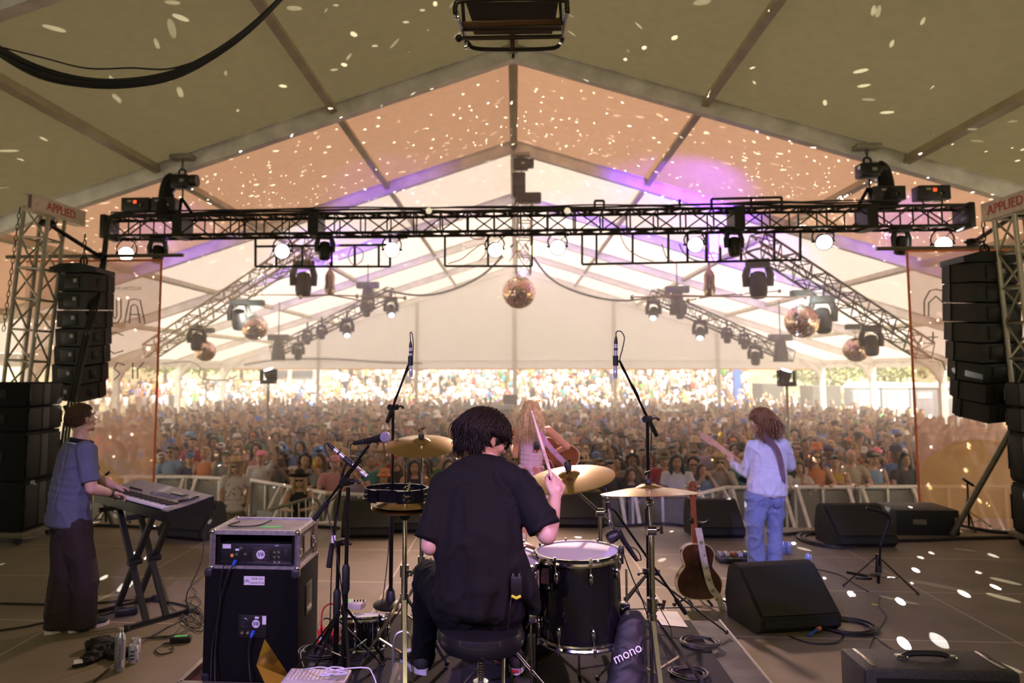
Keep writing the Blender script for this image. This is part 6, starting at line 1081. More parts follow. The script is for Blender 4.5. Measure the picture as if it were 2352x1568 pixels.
# light thrown by the balls as scattered spots over the roof and the deck
for (c, r), sd_, e_ in ((mb0, 1.3, 17000), (mb1, 4.1, 11000), (mb3, 7.7, 11000)): dots('mirror_ball_sparkle', c + V((0, -r * 0.8, r * 0.75)), e_, 26, 0.13, 0.42, sd_)
for (c, r), sd_, e_ in ((mb1, 5.5, 16000), (mb3, 9.1, 16000)): dots('mirror_ball_glitter', c + V((0, -r * 0.7, r * 0.85)), e_, 52, 0.15, 0.28, sd_)
# heads on posts throw narrow beams up at the side mirror balls
for px, py, Y_, (c, r), lb in ((617, 848, 17.3, mb1, 'lit moving head on a post aiming its beam up at the left mirror ball'), (1806, 850, 16.3, mb3, 'lit moving head on a post aiming its beam up at the right mirror ball')):
    p = at(px, py, Y_); t = thing('moving_head', lb, 'stage lamp', (p.x, p.y, -1.3)); G().cyl((p.x, p.y, -1.3), (p.x, p.y, p.z - 0.35), 0.03, n=10).build('post', ALUD, t); G().box((p.x, p.y, p.z - 0.30), (0.34, 0.26, 0.10), bev=0.02).build('base', BLACK, t)
    d = (c - p).normalized(); G().lathe([(0.08, -0.24), (0.12, -0.20), (0.14, -0.05), (0.13, 0.05), (0.115, 0.06)], p - d * 0.06, d, 18).build('head', BLACK, t); G().lathe([(0, 0.01), (0.112, 0)], p, d, 18).build('lens', K('bright_lens', (0.9, 0.95, 1.0), 0.2, emit=(0.85, 0.93, 1.0), estr=14), t)
    for k in (-1, 1): G().bar((p.x + k * 0.17, p.y, p.z - 0.28), (p.x + k * 0.17, p.y, p.z), 0.05, 0.08).build('yoke_arm', BLACK, t)
    wash('ball_beam', p + d * 0.03, c, 9000, (0.86, 0.93, 1.0), 9, 0.3)
dots('mirror_ball_sparkle', mb3[0] + V((-mb3[1] * 0.7, -mb3[1] * 0.8, -0.1)), 52000, 50, 0.19, 0.30, 2.2, aim=(3.4, 6.3, 0), deg=13)
# violet beams from heads on the truss onto the roof
for (px, py, Y_), aim_, e_, dg_ in (((1686, 560, 11.2), (3.8, 16.6, 5.9), 8000, 44), ((746, 560, 11.2), (-2.8, 17.0, 6.2), 1800, 40), ((1741, 620, 15.3), (6.5, 19.5, 5.0), 2600, 50), ((697, 620, 15.6), (-5.5, 20.0, 5.2), 2600, 50), ((362, 560, 11.2), (-7.4, 15.0, 5.0), 1400, 40), ((2070, 545, 11.2), (8.0, 15.0, 5.0), 1600, 40), ((1196, 640, 16.2), (2.0, 24.0, 6.5), 2600, 45)): wash('violet_head_beam', at(px, py, Y_) + V((0, 0.3, 0.1)), aim_, e_, (0.22, 0.05, 1.0), dg_, 1.0)
# diagonal trusses over the audience
dt = [('dull silver diagonal truss sloping down behind the truss at the left', (722, 556, 15.6), (345, 806, 18.6), TRS, 0.36), ('black diagonal truss sloping down behind the truss at the right', (1735, 556, 15.2), (2125, 805, 18.0), TRB, 0.38), ('far diagonal truss at the left of the rear gable', (900, 672, 23.5), (630, 808, 25.5), K('far_truss_grey', (0.12, 0.10, 0.075), 0.5, 0.3), 0.36), ('far diagonal truss at the right of the rear gable', (1500, 677, 23.0), (1815, 818, 25.0), TRB, 0.36)]
for lb, a, b, m, w_ in dt: boxtruss('diagonal_truss', lb, at(*a), at(*b), w_, w_, m, r=0.026, step=0.5)
for px, py, Y_, s, tl, lens, lb in ((697, 640, 15.7, 1.55, 0.2, 0, 'large moving head hanging on the upper end of the left diagonal truss'), (549, 722, 17.0, 1.45, -0.5, 0, 'moving head on the left diagonal truss beside the mirror ball'), (452, 776, 18.0, 1.25, 0.3, 0, 'moving head low on the left diagonal truss by the small mirror ball'), (1741, 640, 15.4, 1.6, 0.2, 0, 'large moving head hanging on the upper end of the right diagonal truss'), (1889, 722, 16.3, 1.6, 0.4, 0, 'moving head on the right diagonal truss beside the mirror ball'), (2001, 782, 17.2, 1.35, 0.3, 0, 'moving head low on the right diagonal truss by the copper mirror ball'),
    (898, 706, 23.4, 1.3, 0.8, 1, 'lit moving head at the upper end of the far left truss'), (842, 708, 23.9, 1.1, 0.3, 0, 'moving head second from the top of the far left truss'), (797, 753, 24.2, 1.3, 0.8, 1, 'lit moving head in the middle of the far left truss'), (739, 762, 24.6, 1.0, 0.2, 0, 'small moving head behind the middle of the far left truss'), (706, 774, 24.9, 1.0, 0.2, 0, 'small moving head below the middle of the far left truss'), (685, 806, 25.1, 1.2, -0.3, 0, 'moving head hanging lowest on the far left truss'), (1501, 712, 22.9, 1.3, 0.8, 1, 'lit moving head at the upper end of the far right truss'), (1562, 712, 23.4, 1.1, 0.2, 0, 'moving head second from the top of the far right truss'), (1608, 758, 23.7, 1.3, 0.8, 1, 'lit moving head in the middle of the far right truss'), (1670, 770, 24.1, 1.0, 0.2, 0, 'small moving head third from the bottom of the far right truss'), (1710, 784, 24.4, 1.0, 0.2, 0, 'small moving head second from the bottom of the far right truss'), (1735, 815, 24.6, 1.3, -0.3, 0, 'moving head hanging lowest on the far right truss')): mover(lb, at(px, py, Y_ - 0.1), s, 0.3 if px < 1183 else -0.3, tl, at(px, py - 34, Y_).z, bool(lens))
for px, py, Y_, lb in ((845, 655, 23.8, 'black hoist holding the far left truss'), (1555, 665, 23.3, 'black hoist holding the far right truss'), (1792, 775, 24.6, 'black hoist at the low end of the far right truss'), (640, 775, 25.3, 'black hoist at the low end of the far left truss')):
    c = at(px, py, Y_); t = thing('chain_hoist', lb, 'hoist', c); G().box(c, (0.75, 0.25, 0.22), bev=0.03).build('motor_body', BLACK, t); G().tube([c, c + V((0, 0, -0.45)), c + V((0, 0, -0.8))], [0.15, 0.22, 0.26], 8).build('chain_bag', BLKCLOTH, t); G().cyl(c, (c.x, c.y, roof_z(c.x) - 0.2), 0.02, n=6).build('chain', BLACKM, t)
# spinning chandeliers
PURL_ = K('violet_led', (0.5, 0.2, 1.0), 0.3, emit=(0.45, 0.15, 1.0), estr=7)
def chand(label, px, yt, yb_, arms, Y_):
    c = at(px, (yt + yb_) / 2, Y_); t = thing('chandelier', label, 'chandelier', c); k = Y_ / 1665; h = (yb_ - yt) * k
    G().lathe([(0.02, h / 2), (0.03, h * 0.42), (0.10, h * 0.25), (0.12, h * 0.12), (0.11, -h * 0.1), (0.13, -h * 0.3), (0.09, -h * 0.5), (0, -h * 0.5)], c, n=14).build('body', K('antique_mirror', (0.5, 0.40, 0.36), 0.2, 0.9), t)
    for x0, y0 in arms: q = at(x0, y0, Y_ + (0.8 if y0 < yb_ + 2 else -0.6)); l = G().cyl(c - V((0, 0, h * 0.5)), q, 0.016, n=6).build('arm', K('cream_rod', (0.5, 0.42, 0.34), 0.4), t); G().sph(q, 0.05, 10).build('end_ball', CHROME, l)
    for i in range(7): G().sph(at(px + 8 + (i % 3 - 1) * 7, yt - 14 - 9 * (i // 3), Y_), 0.035, 8).build('violet_light', PURL_, t)
    G().cyl(c + V((0, 0, h * 0.5)), (c.x, c.y, c.z + h * 0.5 + 0.75), 0.02, n=6).build('drop_rod', BLACKM, t)
chand('slim mirrored chandelier with thin radial arms at the left of centre', 758, 612, 678, ((585, 677), (930, 684), (850, 694), (690, 682), (820, 680)), 16.0); chand('slim mirrored chandelier with thin radial arms at the right of centre', 1629, 610, 680, ((1452, 682), (1790, 668), (1850, 682), (1580, 690), (1520, 676)), 15.5)
# towers with printed beams, banners and hanging loudspeakers
def tower(label, base, top, m=TRS): return boxtruss('ground_support_tower', label, base, top, 0.36, 0.36, m, up=(0, 1, 0), r=0.028, step=0.42, cat='truss')
tower('silver truss tower at the left edge behind the subwoofer stack', (at(22, 1185, 9.6).x, 9.6, 0.02), at(104, 482, 9.6)); tower('silver truss tower at the right edge behind the hanging loudspeakers', (at(2420, 1185, 9.0).x, 9.0, 0.02), at(2342, 496, 9.0))
def ibeam(label, a, b, side, txt):
    a, b = V(a), V(b); t = thing('printed_beam', label, 'beam', a); d = (b - a).normalized(); g = G()
    for z in (-0.10, 0.10): g.bar(a + V((0, 0, z)), b + V((0, 0, z)), 0.16, 0.02)
    g.bar(a, b, 0.03, 0.2); g.build('flanges', K('cream_beam', (0.62, 0.52, 0.42), 0.45, var=0.15), t)
    n = V((side, 0, 0)); G().bar(a + n * 0.07, b + n * 0.07, 0.012, 0.18).build('side_panel', K('cream_beam', (0.62, 0.52, 0.42), 0.45), t)
    xd = -d if side < 0 else d; c = a.lerp(b, 0.52); text(txt, 0.17, frame(c + n * 0.079, xd, (0, 0, 1)), REDINK, 'lettering', t, 0.002)
b0, b1 = at(62, 462, 9.0), at(176, 528, 10.15); b1.x = b0.x + 0.02; b1.z = b0.z; ibeam('cream steel beam with a red printed word on top of the left tower', b0, b1, 1, 'APPLIED')
b0, b1 = at(2390, 450, 8.5), at(2286, 498, 9.4); b1.x = b0.x - 0.02; b1.z = b0.z; ibeam('cream steel beam with a red printed word on top of the right tower', b0, b1, -1, 'APPLIED')
chn = thing('hoist_chain', 'long dark chain hanging straight down at the far left edge', 'chain', at(46, 476, 9.3)); chain(G(), at(46, 476, 9.3), at(8, 760, 9.3), 0.007, 0.075).build('links', BLACKM, chn)
BP, BPR = 10.4, 10.4
ORG = K('orange_trim', (0.80, 0.20, 0.05), 0.7)
def bfab():
    m = fabric('banner_mesh', (0.80, 0.47, 0.34), 0.62, (0.90, 0.55, 0.42), 3, 0.42); return m
BANF = bfab(); BANY = fabric('banner_yellow_print', (0.70, 0.50, 0.16), 0.6, (0.78, 0.58, 0.18), 3, 0.45); BANT = fabric('banner_grey_print', (0.40, 0.36, 0.32), 0.5, (0.45, 0.40, 0.36), 3, 0.35)
def banner(label, x0, x1, yt, ybt, Y_, edge, txts, arcs):
    p = [at(x0, yt, Y_), at(x1, yt, Y_), at(x1, ybt, Y_), at(x0, ybt, Y_)]; zt, zb = at(edge, yt, Y_).z, at(edge, ybt, Y_).z; xa, xb = p[0].x, p[1].x
    t = thing('banner', label, 'banner', ((xa + xb) / 2, Y_, zb)); vs = []; fs = []; NX, NZ_ = 16, 30
    for j in range(NZ_ + 1):
        for i in range(NX + 1): vs.append((xa + (xb - xa) * i / NX, Y_ + 0.02 * math.sin(i * 0.9 + j * 0.3), zt + (zb - zt) * j / NZ_))
    for j in range(NZ_):
        for i in range(NX): k = j * (NX + 1) + i; fs.append((k, k + 1, k + NX + 2, k + NX + 1))
    G().add(vs, fs).build('cloth', BANF, t, ang=180); xe = xb if edge == x1 else xa
    G().bar((xe, Y_, zt), (xe, Y_, zb), 0.03, 0.012, up=(0, 1, 0)).build('hem', ORG, t); G().bar((xa, Y_, zt), (xb, Y_, zt), 0.02, 0.03).build('hem', ORG, t)
    for s, px, py, sz, hol in txts:
        c = at(px, py, Y_ - 0.035); T = frame(c, (-1, 0, 0), (0, 0, 1)); o = text(s, sz, T, BANT, 'lettering', t, 0.0005)
        if hol: o.modifiers.new('w', 'WIREFRAME').thickness = 0.0 if False else 0.02
    for px, py, r_, a0, a1 in arcs:
        c = at(px, py, Y_ - 0.04); g = G(); pts = [(0, 0)] + [(r_ * math.cos(a0 + (a1 - a0) * k / 20), r_ * math.sin(a0 + (a1 - a0) * k / 20)) for k in range(21)]
        q = [(max(xa + 0.02, min(xb - 0.02, c.x + x)) - c.x, max(zb + 0.01, c.z + y) - c.z) for x, y in pts]; g.add([c + V((x, 0, y)) for x, y in q], [tuple(range(len(q)))]); g.build('printed_arc', BANY, t, ang=0)
    return t
def letters(par, glyphs, Y_, w_=0.035):
    for gl in glyphs: G().tube([at(x, y, Y_ - 0.045) for x, y in gl], 0.011, 4, flat=(0, 1, 0)).build('outline_letter', BANT, par)
bl = banner('translucent pink and orange banner with mirrored grey lettering hanging at the left', 60, 371, 597, 1150, BP, 371, [('AUSTIN PARKS F', 278, 663, 0.085, 0)], [(180, 1165, 0.75, 0, PI), (330, 1200, 0.55, 0, PI)])
letters(bl, [[(333, 742), (322, 690), (308, 686), (296, 690), (286, 742)], [(322, 742), (315, 703), (308, 699), (301, 703), (297, 742)], [(322, 722), (297, 722)], [(278, 686), (278, 728), (270, 742), (258, 742), (250, 728), (250, 686)], [(268, 686), (268, 726), (264, 732), (260, 726), (260, 686)], [(283, 770), (262, 762), (246, 775), (246, 800), (262, 812), (283, 805)], [(236, 765), (236, 808)], [(330, 832), (316, 848), (316, 870)], [(305, 832), (305, 870)], [(286, 838), (270, 832), (262, 846), (276, 858), (262, 872)]], BP)
brn = banner('translucent peach banner with mirrored grey lettering and yellow arcs hanging at the right', 2083, 2560, 576, 1212, BPR, 2083, [], [(2260, 1190, 1.05, 0, PI), (2420, 1230, 0.6, 0, PI)])
letters(brn, [[(2123, 725), (2123, 690), (2135, 668), (2150, 664), (2166, 668), (2176, 690), (2176, 725)], [(2133, 725), (2133, 695), (2150, 680), (2166, 695), (2166, 725)], [(2186, 668), (2186, 725)], [(2197, 668), (2197, 725)], [(2185, 745), (2185, 765), (2200, 778), (2216, 765)], [(2194, 745), (2194, 762), (2202, 768), (2214, 758)], [(2143, 762), (2143, 785)], [(2132, 774), (2154, 774)], [(2205, 785), (2205, 805)], [(2145, 822), (2165, 830), (2172, 850)], [(2190, 822), (2225, 822)], [(2208, 824), (2208, 850)]], BPR)
for (a, b, lb) in (((15, 590), (421, 592), 'long thin pole carrying the top of the left banner'), ((2012, 571), (2600, 560), 'long thin pole carrying the top of the right banner')):
    p, q = at(*a, BP), at(*b, BP); q.z = p.z; tag(G().cyl(p, q, 0.028, n=10).build('banner_pole', K('grey_pole', (0.16, 0.14, 0.10), 0.4, 0.5)), lb, 'pole')
for (a, b, lb) in (((108, 512, 9.5), (228, 588, 10.3), 'black scaffold arm from the left tower to the banner pole'), ((2338, 490, 9.0), (2236, 556, 10.3), 'black scaffold arm from the right tower to the banner pole')):
    t = thing('scaffold_pole', lb, 'scaffold pole', at(*b)); G().cyl(at(*a), at(*b), 0.03, n=10).build('tube', BLACKM, t)
    for e in (at(*a), at(*b)): G().box(e, (0.16, 0.10, 0.10), bev=0.02).build('coupler', BLACKM, t); G().cyl(e - V((0.12, 0, 0)), e + V((0.12, 0, 0)), 0.018, n=8).build('bolt', BLACKM, t)
LAB = K('dark_array_paint', (0.010, 0.0095, 0.007), 0.6)
def array(label, pts, W, side, Y_, chainy):
    """pts: (px, py) of the rear centre of each box from top to bottom"""
    t = thing('line_array', label, 'loudspeaker', at(pts[-1][0], pts[-1][1] + 20, Y_)); n = len(pts); P = [at(px, py, Y_) for px, py in pts]
    for i, c in enumerate(P):
        h = ((P[i] - P[i + 1]).length if i < n - 1 else (P[i - 1] - P[i]).length) * 0.92; d = (P[max(i - 1, 0)] - P[min(i + 1, n - 1)]).normalized(); tilt_ = -0.02 - 0.035 * i
        R = MX.Rotation(side * 0.10, 3, 'Z') @ MX.Rotation(math.atan2(d.x, d.z), 3, 'Y') @ MX.Rotation(-tilt_, 3, 'X')
        T = MX.Translation(c) @ R.to_4x4() @ MX.Translation((0, 0, -h / 2)); b_ = G().prism([(-W * 0.34, 0), (W * 0.34, 0), (W * 0.5, 0.28), (W * 0.5, 0.44), (-W * 0.5, 0.44), (-W * 0.5, 0.28)], h, T).build('speaker_box', LAB, t)
        G().box(T @ V((-W * 0.02, -0.006, h * 0.5)), (W * 0.34, 0.012, h * 0.72), R=R, bev=0.004).build('rear_panel', K('rear_panel', (0.016, 0.015, 0.011), 0.5), b_); G().box(T @ V((W * 0.06, -0.016, h * 0.6)), (0.045, 0.008, 0.05), R=R).build('connector_label', K('pale_label', (0.45, 0.42, 0.36), 0.6), b_)
        G().box(T @ V((W * 0.44, 0.16, h * 0.5)), (0.012, 0.09, h * 0.5), R=R @ MX.Rotation(-0.5, 3, 'Z'), bev=0.004).build('handle_recess', BLACK, b_)
        G().box(T @ V((-W * 0.51, 0.33, h * 0.5)), (0.012, 0.10, h * 1.02), R=R).build('rigging_plate', BLACKM, b_); G().box(T @ V((W * 0.51, 0.33, h * 0.5)), (0.012, 0.10, h * 1.02), R=R).build('rigging_plate', BLACKM, b_)
    q = P[0] + V((0, 0.15, 0)); hh = (P[0] - P[1]).length
    G().prism([(-W * 0.52, 0), (W * 0.52, 0), (W * 0.5, 0.06), (W * 0.15, 0.13), (-W * 0.25, 0.13), (-W * 0.52, 0.07)], 0.5, frame(q + V((0, 0.32, hh * 0.55)), (1, 0, 0), (0, 0, 1))).build('bumper_frame', BLACK, t)
    tp = q + V((0, 0.08, hh * 0.55 + 0.13)); g = G(); chain(g, tp, (tp.x, tp.y, chainy), 0.009, 0.08); g.build('lifting_chain', BLACKM, t); G().tube(ring(tp + V((0, 0, 0.06)), 0.05, 0.06, (1, 0, 0), (0, 0, 1)), 0.015, 8, closed=True).build('hook', BLACKM, t)
array('tall black line array of stacked speaker boxes hanging at the left', [(168, 648), (166, 690), (163, 733), (160, 775), (157, 817), (152, 860), (146, 902)], 0.66, -1, 9.7, at(165, 530, 9.7).z); array('tall black line array of stacked speaker boxes hanging at the right', [(2293, 626), (2294, 672), (2296, 718), (2299, 764), (2303, 810), (2308, 856), (2314, 902), (2321, 948)], 0.80, 1, 9.2, at(2293, 500, 9.2).z)
cb = thing('cable_bundle', 'thick bundle of black cables dropping from the left truss end past the loudspeakers', 'cable', at(160, 960, 8.9)); 
for k in range(9): o = (k % 3 - 1) * 7; q = (k // 3 - 1) * 0.03; G().tube(smoothp([at(300 + 6 * k, 496, TY - 0.15), at(262, 494 + o * 0.3, TY - 0.25), at(247 + o * 0.4, 520, 11.0 + q), at(238 + o * 0.7, 600, 10.3 + q), at(220 + o, 690, 9.8 + q), at(192 + o, 800, 9.35 + q), at(170 + o, 900, 9.1 + q), at(152 + o, 990, 8.95 + q), at(142 + o, 1100, 8.9 + q)], 4), 0.016, 6).build('cable', CABLE, cb)
# stacks of speakers at the stage edges
def stack(lab, x0, x1, y0, y1, hs, face, group):
    z = 0.145
    dl = thing('speaker_dolly', lab[0], 'dolly', ((x0 + x1) / 2, y0, 0)); G().box(((x0 + x1) / 2, (y0 + y1) / 2, 0.115), (abs(x1 - x0) + 0.1, y1 - y0 + 0.1, 0.055), bev=0.005).build('deck', K('grey_dolly_ply', (0.16, 0.14, 0.09), 0.6), dl)
    for x in (x0, x1):
        for y in (y0 + 0.04, y1 - 0.04): c = V((x - 0.06 * (1 if x == max(x0, x1) else -1), y, 0.045)); w_ = G().cyl(c - V((0.018, 0, 0)), c + V((0.018, 0, 0)), 0.045, n=18).build('caster_wheel', RUBBER, dl); G().box(c + V((0, 0, 0.035)), (0.05, 0.05, 0.025)).build('caster_fork', STEEL, w_)
    for i, h in enumerate(hs):
        t = thing('side_fill_speaker', lab[i + 1], 'loudspeaker', ((x0 + x1) / 2, (y0 + y1) / 2, z), group=None); G().box(((x0 + x1) / 2, (y0 + y1) / 2, z + h / 2), (abs(x1 - x0), y1 - y0, h - 0.008), bev=0.01).build('cabinet', K('sub_cabinet_paint', (0.006, 0.0058, 0.0045), 0.75, scale=70, bump=0.2, spec=0.25), t)
        xf = (x1 if face > 0 else x0) + face * 0.012; a = y1 - y0
        for u, w_ in ((-0.30, 0.36), (0.30, 0.36)): G().box((xf, (y0 + y1) / 2 + u * a, z + h / 2), (0.02, a * w_, h * 0.86), bev=0.004).build('grille', K('sub_grille', (0.013, 0.0125, 0.009), 0.6, scale=90, var=0.35, bump=0.3, spec=0.3), t)
        G().box((xf, (y0 + y1) / 2, z + h / 2), (0.028, a * 0.20, h * 0.86), bev=0.004).build('hex_grille', K('hex_grille', (0.03, 0.029, 0.022), 0.5, scale=160, var=0.6, bump=0.5), t)
        for y in (y0 + 0.01, y1 - 0.01): G().box((xf, y, z + h / 2), (0.03, 0.02, h * 0.5)).build('rigging_bracket', BLACKM, t)
        G().box(((x0 + x1) / 2 + face * 0.1, y0 - 0.004, z + h / 2), (0.22, 0.008, min(0.12, h * 0.4)), bev=0.002).build('side_handle', BLACK, t); z += h
stack(('grey wheeled dolly under the left speaker stack', 'bottom subwoofer of the left stack, on the dolly', 'second subwoofer from the bottom of the left stack', 'speaker second from the top of the left stack', 'top speaker of the left stack'), -6.6, -5.66, 8.15, 8.78, (0.57, 0.57, 0.29, 0.285), 1, None)
stack(('grey wheeled dolly under the right speaker stack', 'bottom subwoofer of the right stack, on the dolly', 'second subwoofer from the bottom of the right stack', 'speaker second from the top of the right stack', 'top speaker of the right stack'), 5.76, 6.7, 8.3, 8.95, (0.57, 0.57, 0.29, 0.29), -1, None)
# floor monitors
def wedge(label, p, rz, w=0.62, s=1.0, plug_=True):
    p = V(p); t = thing('floor_monitor', label, 'stage monitor', p); T = MX.Translation(p) @ MX.Rotation(rz, 4, 'Z') @ MX.Scale(s, 4); q = T @ frame((-w / 2, 0, 0), (0, -1, 0), (0, 0, 1)) @ MX.Rotation(0, 4, 'X')
    prof = [(-0.22, 0), (0.17, 0), (0.235, 0.05), (0.24, 0.12), (-0.05, 0.40), (-0.12, 0.42), (-0.19, 0.37), (-0.25, 0.16)]
    Q = T @ MX(((0, 0, 1, -w / 2), (-1, 0, 0, 0), (0, 1, 0, 0), (0, 0, 0, 1))); G().prism(prof, w, Q).build('cabinet', CAB, t)
    G().prism([(0.232, 0.135), (-0.042, 0.40), (-0.036, 0.407), (0.24, 0.142)], w * 0.93, Q @ MX.Translation((0, 0, w * 0.035))).build('grille', GRILLE, t)
    G().box(T @ V((0, -0.243, 0.085)), (w * 0.9 * s, 0.01, 0.055 * s), R=MX.Rotation(rz, 3, 'Z')).build('label_strip', RUBBER, t)
    if plug_: a = T @ V((w * 0.22, -0.245, 0.045)); G().cyl(a, a + V((-0.03, -0.03, 0.0)), 0.014, n=10).build('orange_plug', ORANGE, t); G().cyl(a + V((-0.03, -0.03, 0.0)), a + V((-0.12, -0.08, -0.03)), 0.010, n=8).build('blue_plug', BLUEC, t)
    return t
wedge('large black floor monitor with orange plug at the right front of the deck', fl(1805, 1440) + V((0, 0.08, 0)), 0.22, 0.62, 1.08); wedge('black floor monitor behind the keyboard stand at the left', fl(442, 1232), -0.25, 0.62, 1, False); wedge('black floor monitor behind the microphone stands left of the hi-hat', fl(845, 1228), 0.12, 0.6, 1, False); wedge('black floor monitor at the right in front of the far barricade', fl(1965, 1248), 0.1, 0.66, 1.05, False)
wedge('black floor monitor behind the floor tom in front of the singer', fl(1330, 1205), 0.0, 0.6, 1, False); wedge('black floor monitor left of the guitarist at the stage front', fl(1640, 1228), 0.05, 0.6, 1, False); wedge('small black floor monitor right of the tall left pencil microphone stand', fl(945, 1216), 0.1, 0.5, 0.9, False)
cs = thing('equipment_case', 'long low black case at the right front of the stage', 'case', fl(2125, 1226)); c = fl(2125, 1226); G().box(c + V((0, 0.2, 0.15)), (0.75, 0.55, 0.30), bev=0.015).build('body', CAB, cs); G().box(c + V((-0.10, -0.08, 0.16)), (0.16, 0.012, 0.06)).build('plate', STEEL, cs); G().box(c + V((0.34, -0.08, 0.16)), (0.05, 0.012, 0.10)).build('pink_label', K('pink_label', (0.6, 0.3, 0.25), 0.6), cs)
# guitarist's pedals, low stands and loose cables at the right
pbd = thing('pedalboard', 'flat pedalboard with small effect pedals at the feet of the guitarist', 'pedalboard', fl(1690, 1296)); c = fl(1690, 1292); G().box(c + V((0, 0.08, 0.03)), (0.36, 0.26, 0.05), bev=0.006).build('board', BLACK, pbd)
for k in range(5): q = c + V((-0.13 + 0.065 * k, 0.09, 0.07)); b_ = G().box(q, (0.05, 0.10, 0.035), bev=0.005).build('effect_pedal', K(('grey', 'cream', 'rust', 'steel', 'slate')[k] + '_pedal', ((0.3, 0.3, 0.28), (0.55, 0.5, 0.4), (0.45, 0.12, 0.08), (0.4, 0.4, 0.42), (0.12, 0.13, 0.16))[k], 0.4), pbd); G().cyl(q + V((0, -0.03, 0.018)), q + V((0, -0.03, 0.032)), 0.009, n=10).build('foot_switch', CHROME, b_)
ls = mic_stand('microphone_stand', 'low black stand with bent gooseneck at the right of the deck', fl(2018, 1345), at(2022, 1252, 6.72), rot=-0.9, spread=0.34, h=0.26); G().tube(smoothp([at(2022, 1252, 6.72), at(2035, 1215, 6.72), at(2042, 1190, 6.72), at(2030, 1178, 6.72), at(2000, 1170, 6.72), at(1990, 1165, 6.72)]), 0.014, 8).build('gooseneck', BLACKM, ls)
q = G(); q.tube(smoothp([fl(1945, 1314, 0.12), fl(1985, 1322, 0.12), fl(2000, 1328, 0.12), fl(1965, 1327, 0.12)], 4), 0.013, 6); q.cyl(fl(2000, 1318, 0.12), at(2020, 1318, 6.7), 0.012); q.build('folded_clip', BLACKM, ls)
ls = mic_stand('microphone_stand', 'black stand with a short microphone in front of the right banner', fl(2226, 1212), at(2222, 1110, 9.2), rot=0.2, spread=0.3, h=0.2); pencil('drum_microphone', 'short black microphone on the stand in front of the right banner', at(2240, 1118, 9.2), at(2210, 1098, 9.2), 0.016, BLACK)
tag(G().cyl((at(2185, 1188, 9.3).x, 9.3, 0.02), at(2330, 975, 9.0), 0.035, n=12).build('brace_pole', K('grey_pole', (0.16, 0.14, 0.10), 0.4, 0.5)), 'grey diagonal brace pole leaning in front of the right banner', 'pole'); tag(G().cyl((at(262, 1120, 9.3).x, 9.3, 0.02), at(150, 930, 9.0), 0.035, n=12).build('brace_pole', K('grey_pole', (0.16, 0.14, 0.10), 0.4, 0.5)), 'grey diagonal brace pole behind the keyboard player', 'pole')
ls = mic_stand('microphone_stand', 'short black stand with green-ringed microphone behind the keyboard', fl(243, 1203), at(241, 1105, 8.9), rot=0.2, spread=0.3, h=0.2); pencil('drum_microphone', 'short black microphone on the stand behind the keyboard', at(233, 1098, 8.9), at(254, 1082, 8.9), 0.016, BLACK)
coil('cable_coil', 'coil of black cable beside the large floor monitor', 1945, 1442, 0, 0.20, 0.17, 6, 4, 0.008); scribble('stage_cable', 'black cable running from the coil toward the guitar amplifier', [(1985, 1440), (2020, 1470), (2060, 1498), (2100, 1530)], 0.008); scribble('stage_cable', 'black cable bowing across the deck below the large floor monitor', [(1812, 1460), (1860, 1476), (1920, 1476), (1938, 1455), (1920, 1445)], 0.007); scribble('stage_cable', 'thin black cable from the low stand down to the guitar amplifier', [(2022, 1370), (2018, 1390), (2035, 1415), (2015, 1450), (2000, 1480), (1996, 1500)], 0.005)
scribble('stage_cable', 'thin black cable from the guitarist across to the low stand', [(1790, 1288), (1830, 1295), (1870, 1305), (1930, 1320), (1960, 1338), (1995, 1358)], 0.005); coil('cable_coil', 'flat coil of black cable behind the guitarist at the stage front', 1900, 1242, 0, 0.28, 0.35, 6, 11, 0.010)
for k, pts in enumerate(([(1800, 1226), (1880, 1222), (2000, 1238), (2100, 1240), (2200, 1236), (2352, 1232)], [(2200, 1205), (2250, 1215), (2300, 1222), (2352, 1224)], [(210, 1205), (300, 1208), (360, 1212), (420, 1210)], [(560, 1210), (640, 1214), (720, 1208), (780, 1212)], [(1210, 1200), (1300, 1196), (1420, 1206), (1520, 1202), (1600, 1210)])): scribble('stage_cable', ('bundle of black cables along the right front edge of the stage', 'black cable reaching the right speaker stack', 'black cable at the front edge behind the keyboard', 'black cable at the front edge behind the rack case', 'black cable at the front edge behind the floor tom')[k], pts, 0.02, 0.02)
ga = thing('guitar_amplifier', 'black combo guitar amplifier with handle at the lower right corner', 'amplifier', at(2165, 1560, 3.4)); za = at(1988, 1535, 3.3).z; xa, xb = at(1986, 1535, 3.3).x, at(2345, 1552, 3.3).x; TOLX = K('black_tolex', (0.020, 0.019, 0.015), 0.5, scale=220, bump=0.5, var=0.3)
G().box(((xa + xb) / 2, 3.42, za - 0.25), (xb - xa, 0.25, 0.50), bev=0.018).build('cabinet', TOLX, ga); mxa = (xa + xb) / 2
hd_ = G().tube(smoothp([(mxa - 0.10, 3.42, za + 0.006), (mxa - 0.07, 3.42, za + 0.022), (mxa, 3.42, za + 0.026), (mxa + 0.07, 3.42, za + 0.022), (mxa + 0.10, 3.42, za + 0.006)], 4), 0.013, 8).build('handle', BLACK, ga)
for s in (-1, 1): G().box((mxa + s * 0.105, 3.42, za + 0.008), (0.05, 0.032, 0.018), bev=0.004).build('handle_cap', CHROME, ga); G().box((mxa + s * (xb - xa) * 0.42, 3.42, za + 0.003), (0.016, 0.19, 0.006), bev=0.002).build('tilt_leg_plate', CHROME, ga)
rp_ = G().box((mxa, 3.296, za - 0.075), ((xb - xa) * 0.86, 0.008, 0.08)).build('rear_panel', BLACK, ga)
